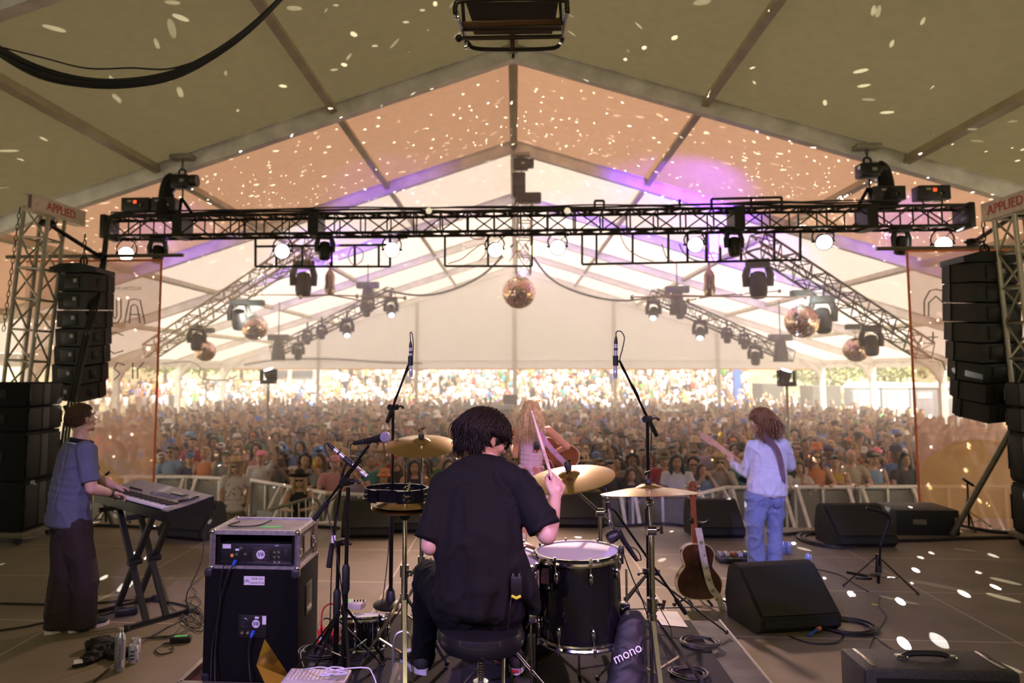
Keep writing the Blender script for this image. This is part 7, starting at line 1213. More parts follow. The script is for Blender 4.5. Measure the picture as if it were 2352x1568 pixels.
for k, (u, m, w_) in enumerate(((-0.36, LABELW, 0.045), (-0.20, RUBBER, 0.03), (0.20, LABELW, 0.055), (0.28, K('blue_label', (0.1, 0.25, 0.5), 0.5), 0.02))): G().box((mxa + u * (xb - xa), 3.290, za - 0.072), (w_, 0.004, 0.03)).build('panel_label', m, rp_)
for u in (-0.10, -0.06, 0.02, 0.06, 0.14): G().lathe([(0.004, 0), (0.010, 0), (0.010, 0.007), (0.006, 0.008)], (mxa + u * (xb - xa), 3.292, za - 0.066), (0, -1, 0), 14).build('jack', CHROME, rp_)
G().box((mxa, 3.45, (za - 0.5) / 2), (xb - xa, 0.3, za - 0.5), bev=0.01).build('amp_base', CAB, ga)
# cable swag and hanging rack overhead
sw = thing('cable_swag', 'bundle of thick black cables drooping across the upper left of the roof', 'cable', at(250, 190, 6.2))
for k, (o, r_) in enumerate(((0, 0.020), (7, 0.022), (13, 0.016), (-4, 0.012), (10, 0.020), (4, 0.014))): G().tube(smoothp([at(-60, 62 + o, 6.2 + 0.02 * k), at(0, 112 + o * 1.2, 6.2 + 0.02 * k), at(90, 158 + o * 1.5, 6.2), at(190, 183 + o * 1.1, 6.2), at(290, 186 + o, 6.2), at(400, 166 + o, 6.2), at(500, 116 + o * 0.8, 6.2 + 0.02 * k), at(590, 48 + o * 0.6, 6.2), at(680, -40, 6.2)], 5), r_, 8).build('cable', CABLE, sw)
G().tube(smoothp([at(-40, 100, 6.25), at(0, 108, 6.25), at(100, 133, 6.25), at(200, 157, 6.25), at(300, 156, 6.25), at(390, 158, 6.2), at(480, 130, 6.2)], 5), 0.008, 6).build('thin_cable', CABLE, sw)
hr = thing('hanging_rack', 'black tubular metal rack hanging overhead at the top centre', 'rack', at(1178, 80, 5.3)); ya, yb2 = 5.5, 4.9; TB = K('black_tube', (0.03, 0.027, 0.020), 0.3, 0.6)
G().tube(smoothp([at(1070, 88, ya), at(1076, 100, ya), at(1096, 112, ya), at(1180, 114, ya), at(1268, 111, ya), at(1288, 98, ya), at(1292, 86, ya)], 5), 0.017, 10).build('bent_tube', TB, hr); G().tube(smoothp([at(1046, 32, yb2), at(1046, 14, yb2), at(1062, 2, yb2), at(1175, -3, yb2), at(1290, 0, yb2), at(1302, 12, yb2), at(1303, 30, yb2)], 5), 0.017, 10).build('bent_tube', TB, hr)
for a, b in (((1047, 30, yb2), (1071, 90, ya)), ((1302, 28, yb2), (1291, 88, ya)), ((1062, 0, yb2), (1066, 60, 5.2)), ((1287, 0, yb2), (1290, 55, 5.2))): G().cyl(at(*a), at(*b), 0.014, n=10).build('side_tube', TB, hr)
for y0, y1, Y_ in ((60, 60, 5.2), (67, 66, 5.25), (88, 84, 5.35)): G().bar(at(1062, y0, Y_), at(1290, y1, Y_), 0.03, 0.022).build('cross_bar', K('olive_steel', (0.06, 0.055, 0.035), 0.4, 0.5), hr)
G().bar(at(1177, 66, 5.25), at(1177, 114, ya), 0.035, 0.02).build('post', K('olive_steel', (0.06, 0.055, 0.035), 0.4, 0.5), hr)
def quad(name, pts, m, par, th=0.012): p = [V(q) for q in pts]; n = (p[1] - p[0]).cross(p[3] - p[0]).normalized() * th; G().add(p + [q + n for q in p], [(0, 1, 2, 3), (7, 6, 5, 4), (0, 4, 5, 1), (1, 5, 6, 2), (2, 6, 7, 3), (3, 7, 4, 0)]).build(name, m, par)
quad('dark_panel', [at(1070, 8, 4.95), at(1282, 6, 4.95), at(1276, 44, 5.12), at(1084, 48, 5.12)], K('dark_slats', (0.012, 0.012, 0.008), 0.5), hr); quad('brown_panel', [at(1064, 53, 5.12), at(1290, 44, 5.12), at(1290, 56, 5.18), at(1062, 62, 5.18)], K('brown_board', (0.16, 0.085, 0.025), 0.6), hr); quad('grey_panel', [at(1085, 70, 5.3), at(1270, 68, 5.3), at(1268, 78, 5.36), at(1090, 80, 5.36)], K('grey_board', (0.22, 0.20, 0.15), 0.6), hr)
for px, py, Y_ in ((1050, 35, 4.95), (1300, 28, 4.95), (1070, 104, 5.5), (1286, 98, 5.5)): G().box(at(px, py, Y_), (0.03, 0.04, 0.05), bev=0.005).build('clamp', CHROME, hr)
G().sph(at(1054, 88, 5.45), 0.03, 10).build('knob', BLACK, hr)
for px in (1062, 1288): G().cyl(at(px, -2, 4.9), (at(px, -2, 4.9).x, 4.9, roof_z(0.5) - 0.3), 0.008, n=6).build('suspension_wire', STEEL, hr)

# slack cables strung under the roof
for lb, pts, r_ in (('slack black cable strung along the foot of the rear gable', [(560, 838, 36.3), (640, 826, 36.3), (760, 824, 36.3), (880, 832, 36.3), (970, 834, 36.3)], 0.05), ('slack cable swagged from the centre tower toward the far left truss', [(1180, 560, 22), (1110, 630, 22.5), (1030, 668, 23), (960, 678, 23), (880, 666, 23.3)], 0.035), ('slack cable swagged from the centre tower toward the far right truss', [(1205, 560, 22), (1260, 635, 22.5), (1330, 672, 23), (1420, 690, 23), (1510, 682, 23)], 0.035),
    ('thin cable hanging between the left tent posts', [(375, 835, 30), (430, 830, 30), (458, 842, 30), (462, 868, 30), (520, 872, 30), (545, 862, 30)], 0.03), ('slack cable running under the roof toward the right diagonal truss', [(1560, 560, 17), (1575, 585, 17), (1610, 600, 16.8), (1680, 592, 16), (1730, 575, 15.4)], 0.018)): cable('roof_cable', lb, [at(*p) for p in pts], r_)
# ------------------------------------------------------------------ barricade and crowd
BR = [fl(x, y, -0.05) for x, y in ((120, 1092), (440, 1093), (572, 1099), (753, 1130), (900, 1137), (1150, 1138), (1440, 1134), (1600, 1133), (1664, 1117), (2110, 1115), (2500, 1113))]
SHEET = K('barrier_sheet', (0.22, 0.20, 0.16), 0.5, 0.3, scale=6, var=0.15); GAL = K('galvanised_tube', (0.75, 0.72, 0.66), 0.45, 0.2)
ORDN = 'first second third fourth fifth sixth seventh eighth ninth tenth eleventh twelfth thirteenth fourteenth fifteenth sixteenth seventeenth eighteenth nineteenth twentieth'.split()
def ordn(i):
    if i < 20: return ORDN[i]
    t, u = divmod(i + 1, 10); tens = ('', '', 'twenty', 'thirty', 'forty')
    return (tens[t] + '-' + ORDN[u - 1]) if u else ('thirtieth', 'fortieth')[t - 3]
nb = 0
for a, b in zip(BR, BR[1:]):
    L = (b - a).length; n = max(1, round(L / 1.2))
    for i in range(n):
        p, q = lerp(a, b, i / n), lerp(a, b, (i + 1) / n); d = (q - p).normalized(); p += d * 0.015; q -= d * 0.015; nr = V((d.y, -d.x, 0)); z0 = -1.28
        t = thing('crowd_barrier', 'steel crowd barrier panel, %s from the left along the front of the crowd' % ordn(nb), 'barrier', ((p.x + q.x) / 2, (p.y + q.y) / 2, z0), group='steel barriers along the front of the crowd'); nb += 1
        G().tube([(p.x, p.y, -0.07), (q.x, q.y, -0.07)], 0.035, 10).build('top_rail', GAL, t); c = (p + q) / 2
        g = G(); g.add([(p.x, p.y, -0.13), (q.x, q.y, -0.13), (q.x, q.y, z0 + 0.03), (p.x, p.y, z0 + 0.03)] + [(e.x - nr.x * 0.02, e.y - nr.y * 0.02, z) for e, z in ((p, -0.13), (q, -0.13), (q, z0 + 0.03), (p, z0 + 0.03))], [(0, 1, 2, 3), (7, 6, 5, 4), (0, 4, 5, 1), (1, 5, 6, 2), (2, 6, 7, 3), (3, 7, 4, 0)]); g.build('panel', SHEET, t)
        for k in (0.06, 0.5, 0.94): e = lerp(p, q, k); G().bar((e.x + nr.x * 0.02, e.y + nr.y * 0.02, -0.10), (e.x + nr.x * 0.03, e.y + nr.y * 0.03, z0), 0.04).build('upright', GAL, t)
        for k in (0.10, 0.90): e = lerp(p, q, k); G().bar((e.x + nr.x * 0.03, e.y + nr.y * 0.03, -0.09), (e.x + nr.x * 0.78, e.y + nr.y * 0.78, z0 + 0.02), 0.055, 0.04).build('diagonal_brace', GAL, t)
        G().box(c + nr * 0.4 + V((0, 0, z0 + 0.012 - c.z)), (1.1, 0.85, 0.012), R=MX((d, -nr, V((0, 0, 1)))).transposed()).build('base_plate', SHEET, t)
q = fl(620, 1185, -0.55); br2 = thing('crowd_barrier', 'low dark tubular barrier with a white notice in the pit behind the rack case', 'barrier', (q.x, q.y, -1.28)); zb2 = fl(600, 1190, -0.6)
pts = [at(570, 1215, 11.0), at(572, 1192, 11.0), at(590, 1180, 11.0), at(690, 1150, 11.2), at(720, 1146, 11.3), at(735, 1160, 11.3), at(738, 1220, 11.3)]; G().tube(smoothp(pts, 5), 0.028, 8).build('frame_tube', K('dark_galvanised', (0.20, 0.18, 0.14), 0.45, 0.5), br2)
for k in range(9): x = 590 + 16 * k; G().cyl(at(x, 1180 - (x - 590) * 0.3, 11.0 + 0.03 * k), at(x + 2, 1260, 11.0 + 0.03 * k), 0.012, n=6).build('upright', GAL, br2)
G().box(at(605, 1184, 10.95), (0.19, 0.01, 0.14)).build('notice', LABELW, br2)
# --- prototype bodies (feet at the origin, facing -Y)
def proto_arms(pose):
    S = {k: V((k * 0.185, 0.0, 1.40)) for k in (-1, 1)}
    dn = lambda k: [S[k], V((k * 0.25, 0.02, 1.13)), V((k * 0.22, -0.10, 0.90))]; upp = lambda k: [S[k], V((k * 0.30, -0.06, 1.62)), V((k * 0.24, -0.10, 1.88))]
    ch = lambda k: [S[k], V((k * 0.25, -0.04, 1.14)), V((k * 0.05, -0.26, 1.20))]; rail = lambda k: [S[k], V((k * 0.27, -0.12, 1.16)), V((k * 0.12, -0.36, 1.18))]; ph = lambda k: [S[k], V((k * 0.24, -0.16, 1.20)), V((k * 0.08, -0.30, 1.47))]; clap = lambda k: [S[k], V((k * 0.26, -0.14, 1.22)), V((k * 0.06, -0.24, 1.52))]
    return {'down': (dn(-1), dn(1)), 'up2': (upp(-1), upp(1)), 'up1': (dn(-1), upp(1)), 'chest': (ch(-1), ch(1)), 'rail': (rail(-1), rail(1)), 'phone': (ch(-1), ph(1)), 'clap': (clap(-1), clap(1))}[pose]
HP_ = headf((0, -0.02, 1.615), (0, -1, 0)); PB, PT = {}, {}
PH_MAT = K('crowd_base', (0.5, 0.4, 0.3), 0.7)
def mk(g, name, vox, sm): me = voxel(g.mesh(name), vox, sm, name); me.polygons.foreach_set('use_smooth', [True] * len(me.polygons)); me.materials.append(PH_MAT); return me
def raw(g, name): me = g.mesh(name); me.polygons.foreach_set('use_smooth', [True] * len(me.polygons)); me.materials.append(PH_MAT); return me
POSES = ('down', 'up2', 'up1', 'chest', 'rail', 'phone', 'clap')
for po in POSES:
    A = proto_arms(po); g = G(); head(g, HP_, 1.0); neck(g, HP_, V((0, 0.01, 1.44)), 0.052); torso(g, [V((0, 0, 0.92)), V((0, 0, 1.12)), V((0, 0, 1.32)), V((0, 0.01, 1.43))], (1, 0, 0), [0.145, 0.125, 0.15, 0.09], [0.10, 0.085, 0.095, 0.06])
    for s, ar in zip((-1, 1), A):
        arm(g, *ar, s=0.92); d = (ar[2] - ar[1]).normalized(); g.limb([ar[2], ar[2] + d * 0.06, ar[2] + d * 0.12], [0.026, 0.034, 0.020], 8); g.limb([ar[2] + d * 0.04, ar[2] + d * 0.09 + V((-s * 0.035, 0, 0.01))], [0.016, 0.011], 6)
        leg(g, V((s * 0.085, 0, 0.88)), V((s * 0.09, -0.02, 0.48)), V((s * 0.09, 0.02, 0.08)), s=0.95); g.limb([V((s * 0.09, 0.02, 0.04)), V((s * 0.095, -0.13, 0.035))], [0.04, 0.035], 8)
    PB[po] = mk(g, 'body', 0.017, 2)
    for ty in ('tee', 'tank', 'shirt'):
        g = G(); torso(g, [V((0, 0, 0.84)), V((0, 0, 1.10)), V((0, 0, 1.30)), V((0, 0.0, 1.385))], (1, 0, 0), [0.215, 0.165, 0.17, 0.125], [0.155, 0.120, 0.115, 0.08])
        if ty == 'tank': g.limb([V((-0.10, 0, 1.40)), V((0.10, 0, 1.40))], [0.045, 0.045])
        else:
            g.limb([V((-0.175, 0, 1.395)), V((0, 0.01, 1.41)), V((0.175, 0, 1.395))], [0.066, 0.066, 0.066])
            for ar in A: cuff(g, [ar[0], lerp(ar[0], ar[1], 0.62)], [0.068, 0.064]) if ty == 'tee' else cuff(g, [ar[0], ar[1], lerp(ar[1], ar[2], 0.9)], [0.067, 0.056, 0.042])
        PT[po, ty] = mk(g, 'top', 0.02, 2)
g = G()
for s in (-1, 1): cuff(g, [V((s * 0.085, 0, 0.90)), V((s * 0.09, -0.02, 0.5)), V((s * 0.09, 0.02, 0.06))], [0.108, 0.085, 0.07])
g.limb([V((-0.06, 0, 0.92)), V((0.06, 0, 0.92))], [0.12, 0.12]); PTR = mk(g, 'trousers', 0.022, 2)
g = G()
for s in (-1, 1): cuff(g, [V((s * 0.085, 0, 0.90)), V((s * 0.10, -0.02, 0.55))], [0.112, 0.10])
g.limb([V((-0.06, 0, 0.92)), V((0.06, 0, 0.92))], [0.12, 0.12]); PSH = mk(g, 'shorts', 0.022, 2)
def P_(x, y, z): return HP_ @ V((x, y, z))
HRm = {}
RH = HP_.to_3x3()
g = G(); g.sph(P_(0, -0.03, 0.045), (0.084, 0.098, 0.09), 16, R=RH); g.sph(P_(0, -0.06, -0.01), (0.078, 0.07, 0.075), 14, R=RH); g.sph(P_(0, 0.05, 0.095), (0.062, 0.05, 0.03), 12, R=RH); HRm['short'] = mk(g, 'hair', 0.012, 2)
g = G(); g.sph(P_(0, -0.028, 0.042), (0.088, 0.102, 0.092), 16, R=RH)
for s in (-1, 1): g.limb([P_(s * 0.07, 0.0, 0.06), P_(s * 0.088, -0.01, -0.03), P_(s * 0.095, 0.0, -0.14), P_(s * 0.09, 0.02, -0.26)], [0.035, 0.036, 0.04, 0.022], 10); g.limb([P_(s * 0.04, -0.08, 0.0), P_(s * 0.06, -0.09, -0.14), P_(s * 0.06, -0.10, -0.28)], [0.05, 0.055, 0.035], 10)
HRm['long'] = mk(g, 'hair', 0.012, 2)
g = G(); rn = random.Random(2)
for k in range(46):
    d = V((rn.gauss(0, 1), rn.gauss(0, 1), rn.gauss(0, 1) + 0.3)).normalized()
    if d.y > 0.45 and d.z < 0.55: continue
    g.sph(P_(d.x * 0.10, -0.035 + d.y * 0.11, 0.03 + d.z * 0.11), 0.042, 8)
HRm['curly'] = mk(g, 'hair', 0.013, 1)
g = G(); g.sph(P_(0, -0.03, 0.045), (0.084, 0.098, 0.088), 16, R=RH); g.limb([P_(0, -0.11, 0.05), P_(0, -0.15, 0.0), P_(0, -0.15, -0.12)], [0.035, 0.035, 0.015], 10); HRm['ponytail'] = mk(g, 'hair', 0.012, 2)
def face():
    g = G()
    for s in (-1, 1): g.sph(P_(s * 0.033, 0.086, 0.005), (0.012, 0.008, 0.007), 8, R=RH); g.tube([P_(s * 0.015, 0.094, 0.026), P_(s * 0.035, 0.090, 0.031), P_(s * 0.052, 0.078, 0.025)], 0.004, 5)
    g.tube([P_(-0.026, 0.090, -0.062), P_(0, 0.098, -0.069), P_(0.026, 0.090, -0.062)], 0.0045, 5); return raw(g, 'eyes_and_mouth')
FACE = face()
g = G()
for s in (-1, 1): g.sph(P_(s * 0.036, 0.092, 0.004), (0.030, 0.010, 0.022), 10, R=RH)
g.tube([P_(-0.085, 0.0, 0.012), P_(-0.062, 0.09, 0.012), P_(0, 0.104, 0.010), P_(0.062, 0.09, 0.012), P_(0.085, 0.0, 0.012)], 0.004, 5); SUNG = raw(g, 'sunglasses')
HATS = {}
g = G(); g.sph(P_(0, -0.025, 0.065), (0.092, 0.108, 0.085), 16, R=RH); g.sph(P_(0, 0.11, 0.072), (0.075, 0.08, 0.012), 12, R=RH); HATS['cap'] = mk(g, 'cap', 0.012, 1)
def brim(w, d, curl, crown): 
    pr = [(0, crown), (0.06, crown + 0.005), (0.088, crown - 0.03), (0.094, 0.01), (0.10, 0.0)] + [(0.10 + (w - 0.10) * t, curl * t * t) for t in (0.3, 0.6, 1.0)]; pr += [(r - 0.001 if r > 0.01 else 0, z - 0.006) for r, z in reversed(pr)]
    return raw(G().lathe(pr, P_(0, -0.02, 0.055), RH @ V((0, -0.10, 1)), 24), 'hat')
HATS['sunhat'] = brim(0.21, 0, -0.015, 0.11); HATS['cowboy'] = brim(0.20, 0, 0.05, 0.13); HATS['bucket'] = brim(0.145, 0, -0.045, 0.095)
PHONE = {po: raw(G().box(A_[1][2] + V((-0.02, -0.03, 0.13)), (0.075, 0.012, 0.155)), 'phone') for po, A_ in ((p, proto_arms(p)) for p in ('phone', 'up1'))}
def cm(n, c, r=0.8): return K('crowd_' + n, c, r, var=0.10, scale=30)
TOPC = {n: cm(n, c) for n, c in dict(white=(0.62, 0.58, 0.54), black=(0.018, 0.016, 0.015), grey=(0.20, 0.19, 0.18), navy=(0.025, 0.035, 0.10), blue=(0.10, 0.18, 0.45), olive=(0.12, 0.11, 0.05), green=(0.08, 0.30, 0.06), orange=(0.60, 0.20, 0.06), red=(0.42, 0.04, 0.035), pink=(0.60, 0.28, 0.30), mustard=(0.50, 0.32, 0.04), beige=(0.42, 0.34, 0.24), teal=(0.05, 0.24, 0.25), lilac=(0.38, 0.32, 0.50), denim=(0.18, 0.28, 0.42)).items()}
SK = [cm('skin_%d' % i, c, 0.55) for i, c in enumerate(((0.56, 0.34, 0.22), (0.50, 0.29, 0.18), (0.42, 0.23, 0.13), (0.24, 0.12, 0.065), (0.58, 0.33, 0.24)))]
HC = {n: cm('hair_' + n, c, 0.5) for n, c in dict(black=(0.012, 0.009, 0.008), brown=(0.06, 0.03, 0.016), blond=(0.42, 0.27, 0.10), auburn=(0.16, 0.05, 0.02), grey=(0.32, 0.29, 0.26)).items()}
HATC = {n: cm('hat_' + n, c) for n, c in dict(white=(0.62, 0.58, 0.52), black=(0.02, 0.018, 0.016), straw=(0.52, 0.38, 0.20), navy=(0.03, 0.05, 0.16), blue=(0.06, 0.18, 0.50), pink=(0.75, 0.22, 0.30), orange=(0.65, 0.20, 0.06), olive=(0.16, 0.15, 0.08)).items()}
DKF = cm('features', (0.03, 0.015, 0.012), 0.6); PHC = {'black': BLACK, 'yellow': K('yellow_phone_case', (0.75, 0.45, 0.03), 0.4)}; BOT = [cm('bottom_%d' % i, c) for i, c in enumerate(((0.03, 0.04, 0.08), (0.015, 0.014, 0.014), (0.16, 0.12, 0.08), (0.10, 0.14, 0.24)))]
def inst(name, me, m, par):
    o = bpy.data.objects.new(name, me); C.objects.link(o); o.parent = par; s = o.material_slots[0]; s.link = 'OBJECT'; s.material = m; return o
POSW = dict(down='', up2='arms raised, ', up1='arm raised, ', chest='hands clasped, ', rail='leaning forward, ', phone='holding phone, ', clap='clapping, ')
def fan(loc, rz, sc_, po, ty, tc, sk, hs, hc, hat=None, hatc=None, sung=False, phone=None, bot=0, shorts=False, label='', group=None):
    t = thing('person', label, 'person', loc, rz, group); t.scale = (sc_,) * 3; inst('body', PB[po], SK[sk], t); inst({'tee': 't_shirt', 'tank': 'tank_top', 'shirt': 'long_sleeved_shirt'}[ty], PT[po, ty], TOPC[tc], t)
    inst('shorts' if shorts else 'trousers', PSH if shorts else PTR, BOT[bot], t); inst('sunglasses' if sung else 'facial_features', SUNG if sung else FACE, BLACK if sung else DKF, t)
    if hs != 'bald' : inst('hair', HRm[hs], HC[hc], t)
    if hat: inst({'cap': 'cap', 'sunhat': 'sun_hat', 'cowboy': 'cowboy_hat', 'bucket': 'bucket_hat'}[hat], HATS[hat], HATC[hatc], t)
    if phone: inst('phone', PHONE[po], PHC[phone], t)
    return t
def by(x):
    for a, b in zip(BR, BR[1:]):
        if a.x <= x <= b.x: return a.y + (b.y - a.y) * (x - a.x) / (b.x - a.x)
    return BR[0].y if x < BR[0].x else BR[-1].y
rn = random.Random(42); TW = {'tee': 'tee', 'tank': 'tank', 'shirt': 'shirt'}
def fanlabel(a, where):
    h = ('%s %s' % (a['hatc'], {'cap': 'cap', 'sunhat': 'sun hat', 'cowboy': 'cowboy hat', 'bucket': 'bucket hat'}[a['hat']])) if a.get('hat') else ('bald head' if a['hs'] == 'bald' else '%s %s hair' % (a['hs'] if a['hs'] != 'ponytail' else 'tied', a['hc']))
    return 'person in %s %s with %s, %s%s' % (a['tc'], TW[a['ty']], h, POSW[a['po']], where)
def rattr(row):
    hs = rn.choice(('short', 'short', 'long', 'long', 'long', 'ponytail', 'curly')); hat = rn.choice((None,) * 9 + ('cap', 'cap', 'cap', 'sunhat', 'bucket', 'cowboy'))
    po = rn.choice(('down', 'down', 'down', 'chest', 'chest', 'clap', 'up1', 'up2', 'phone')) if row else rn.choice(('rail', 'rail', 'rail', 'chest', 'phone', 'clap', 'up1'))
    return dict(po=po, ty=rn.choice(('tee', 'tee', 'tee', 'tank', 'tank', 'shirt')), tc=rn.choice(('white', 'white', 'white', 'black', 'black', 'black', 'black', 'grey', 'navy', 'blue', 'olive', 'green', 'orange', 'red', 'pink', 'mustard', 'beige', 'beige', 'teal', 'lilac', 'denim')), sk=rn.choice((0, 0, 1, 1, 2, 3, 4)), hs=hs, hc=rn.choice(('black', 'black', 'brown', 'brown', 'brown', 'blond', 'auburn', 'grey')), hat=hat, hatc=rn.choice(('white', 'black', 'navy', 'blue', 'pink', 'olive', 'orange')) if hat in ('cap', 'bucket') else rn.choice(('straw', 'straw', 'black')), sung=rn.random() < 0.3, phone='black' if po == 'phone' else None, bot=rn.randrange(4), shorts=rn.random() < 0.5)
SPEC = [  # (px of the head, attributes) seen at the barrier
    (370, dict(po='rail', ty='tee', tc='black', sk=2, hs='short', hc='black', hat='cap', hatc='white')), (392, dict(po='chest', ty='shirt', tc='denim', sk=2, hs='short', hc='black', sung=True)), (432, dict(po='rail', ty='shirt', tc='navy', sk=0, hs='short', hc='brown', hat='cap', hatc='blue')),
    (465, dict(po='chest', ty='tank', tc='orange', sk=0, hs='short', hc='blond')), (588, dict(po='up1', ty='tee', tc='white', sk=0, hs='ponytail', hc='black', hat='cap', hatc='pink')), (645, dict(po='phone', ty='tank', tc='black', sk=3, hs='curly', hc='black', phone='black')), (700, dict(po='chest', ty='tank', tc='grey', sk=2, hs='curly', hc='black')),
    (735, dict(po='phone', ty='tee', tc='grey', sk=1, hs='long', hc='brown', phone='yellow')), (770, dict(po='rail', ty='tee', tc='pink', sk=0, hs='short', hc='grey', hat='cap', hatc='pink')), (822, dict(po='clap', ty='tank', tc='lilac', sk=1, hs='ponytail', hc='brown')), (884, dict(po='rail', ty='tee', tc='denim', sk=0, hs='short', hc='blond', hat='bucket', hatc='orange')), (952, dict(po='chest', ty='tank', tc='black', sk=2, hs='long', hc='black')),
    (1030, dict(po='rail', ty='tee', tc='black', sk=0, hs='long', hc='brown')), (1400, dict(po='rail', ty='tee', tc='black', sk=1, hs='short', hc='black')), (1450, dict(po='rail', ty='tank', tc='black', sk=1, hs='long', hc='brown')), (1555, dict(po='chest', ty='tee', tc='white', sk=2, hs='long', hc='black')), (1835, dict(po='rail', ty='shirt', tc='white', sk=0, hs='long', hc='black')), (1875, dict(po='rail', ty='tank', tc='orange', sk=0, hs='long', hc='auburn', sung=True)),
    (1920, dict(po='chest', ty='tank', tc='mustard', sk=1, hs='short', hc='black')), (1958, dict(po='rail', ty='tee', tc='beige', sk=0, hs='bald', hc='grey')), (2008, dict(po='chest', ty='tank', tc='denim', sk=0, hs='short', hc='grey', hat='cap', hatc='black')), (2082, dict(po='rail', ty='tee', tc='black', sk=1, hs='long', hc='black'))]
TOTAL = 0
def rowx(Yc, px0, px1): return (at(px0, 1000, Yc).x, at(px1, 1000, Yc).x)
for row in range(11):
    y0 = 13.0 + row * 0.62; xa, xb = rowx(y0, 352, 2112); x = xa + rn.uniform(0, 0.3); items = []
    if row == 0:
        for px, a in SPEC:
            yy = by(at(px, 1080, 13).x) + 0.42; items.append((at(px, 1080, yy).x, dict(sung=False, hat=None, hatc=None, phone=None, bot=1, shorts=False) | a))
        used = [i[0] for i in items]; x = xa
        while x < xb:
            if min(abs(x - u) for u in used) > 0.40: items.append((x, rattr(0))); used.append(x)
            x += 0.22
        items.sort(key=lambda i: i[0])
    else:
        while x < xb: items.append((x, rattr(row))); x += rn.uniform(0.42, 0.62)
    for i, (x, a) in enumerate(items):
        if TOTAL >= 300: break
        y = by(x) + 0.42 + row * 0.62 + (rn.uniform(-0.14, 0.14) if row else 0); where = ('front row' if row == 0 else '%s row' % ordn(row)) + ', %s from left' % ordn(i)
        fan((x, y, -1.3), rn.uniform(-0.3, 0.3) - x * 0.02, rn.uniform(0.92, 1.07), label=fanlabel(a, where), group='crowd close to the stage', **a); TOTAL += 1
fan((at(540, 1100, 12.9).x, 12.9, -1.3), 0.35, 0.98, 'down', 'tee', 'white', 0, 'long', 'blond', 'cowboy', 'straw', True, None, 2, True, 'person in a straw hat, spotted white tee and brown shorts standing in the pit'); HL = bpy.data.objects[[o.name for o in C.objects if o.get('label', '').startswith('person in a straw hat')][0]]
g = G(); rq = random.Random(1)
for k in range(26): a = rq.uniform(-2.7, -0.4); z = rq.uniform(0.95, 1.34); g.sph((0.172 * math.cos(a) * 0.97, 0.121 * math.sin(a) * 1.0, z), 0.013, 6)
o = bpy.data.objects.new('printed_spots', raw(g, 'printed_spots')); C.objects.link(o); o.parent = HL; o.data.materials[0] = TOPC['red']; o['kind'] = 'stuff'
fan((at(688, 1110, 11.7).x, 11.7, -1.3), 0.2, 0.95, 'rail', 'tank', 'black', 0, 'long', 'blond', 'cowboy', 'black', True, None, 1, True, 'person in a black cowboy hat and black tank top leaning on the pit barrier')
# --- everyone further back: too many to count
CV, CF, CC = [], [], []
def lowfan(x, y, z, h, cs, ct, ch, cb, armsup, hat, r_):
    b = len(CV); k = h / 1.7; ca, sa = math.cos(r_), math.sin(r_)
    def ringp(cx, cy_, cz_, rx, ry, n=6): 
        s = len(CV)
        for j in range(n): a = 2 * PI * j / n; u, v = cx + rx * math.cos(a), cy_ + ry * math.sin(a); CV.append((x + (u * ca - v * sa) * k, y + (u * sa + v * ca) * k, z + cz_ * k))
        return s
    def loft(rs, c, n=6, cap=True):
        for s, s2 in zip(rs, rs[1:]):
            for j in range(n): j2 = (j + 1) % n; CF.append((s + j, s + j2, s2 + j2, s2 + j)); CC.append(c)
        if cap: CF.append(tuple(rs[-1] + j for j in range(n))); CC.append(c)
    loft([ringp(0, 0, 0, 0.13, 0.09), ringp(0, 0, 0.9, 0.17, 0.12)], cb, cap=False); loft([ringp(0, 0, 0.88, 0.17, 0.12), ringp(0, 0, 1.15, 0.17, 0.115), ringp(0, 0, 1.38, 0.21, 0.11), ringp(0, 0, 1.45, 0.10, 0.07)], ct)
    loft([ringp(0, 0, 1.42, 0.05, 0.05), ringp(0, -0.01, 1.50, 0.055, 0.065), ringp(0, -0.03, 1.53, 0.068, 0.085), ringp(0, -0.02, 1.63, 0.076, 0.10), ringp(0, -0.01, 1.70, 0.05, 0.07)], cs)
    if hat == 1: loft([ringp(0, -0.03, 1.655, 0.17, 0.18), ringp(0, -0.02, 1.665, 0.10, 0.12), ringp(0, -0.01, 1.75, 0.07, 0.09)], ch)
    else: loft([ringp(0, 0.04, 1.45 if hat == 2 else 1.54, 0.085, 0.07), ringp(0, 0.02, 1.62, 0.088, 0.095), ringp(0, -0.005, 1.70, 0.07, 0.095), ringp(0, 0.0, 1.745, 0.035, 0.05)], ch)
    for s in (-1, 1):
        if armsup == 2 or (armsup == 1 and s > 0): loft([ringp(s * 0.20, 0, 1.38, 0.045, 0.045, 4), ringp(s * 0.27, -0.05, 1.60, 0.038, 0.038, 4), ringp(s * 0.22, -0.08, 1.90, 0.03, 0.03, 4)], cs, 4)
        else: loft([ringp(s * 0.22, 0, 1.40, 0.05, 0.05, 4), ringp(s * 0.25, -0.02, 1.15, 0.042, 0.045, 4), ringp(s * 0.20, -0.14, 1.05, 0.035, 0.035, 4)], cs if armsup == 0 else ct, 4)
skc = [(0.56, 0.34, 0.22), (0.50, 0.29, 0.18), (0.42, 0.23, 0.13), (0.24, 0.12, 0.065)]; tcs = [(0.62, 0.58, 0.54)] * 4 + [(0.02, 0.018, 0.016)] * 4 + [(0.2, 0.19, 0.18), (0.025, 0.035, 0.10), (0.10, 0.18, 0.45), (0.12, 0.11, 0.05), (0.08, 0.30, 0.06), (0.55, 0.2, 0.07), (0.42, 0.04, 0.035), (0.6, 0.3, 0.32), (0.5, 0.32, 0.05), (0.42, 0.34, 0.24), (0.05, 0.24, 0.25), (0.38, 0.32, 0.5)]
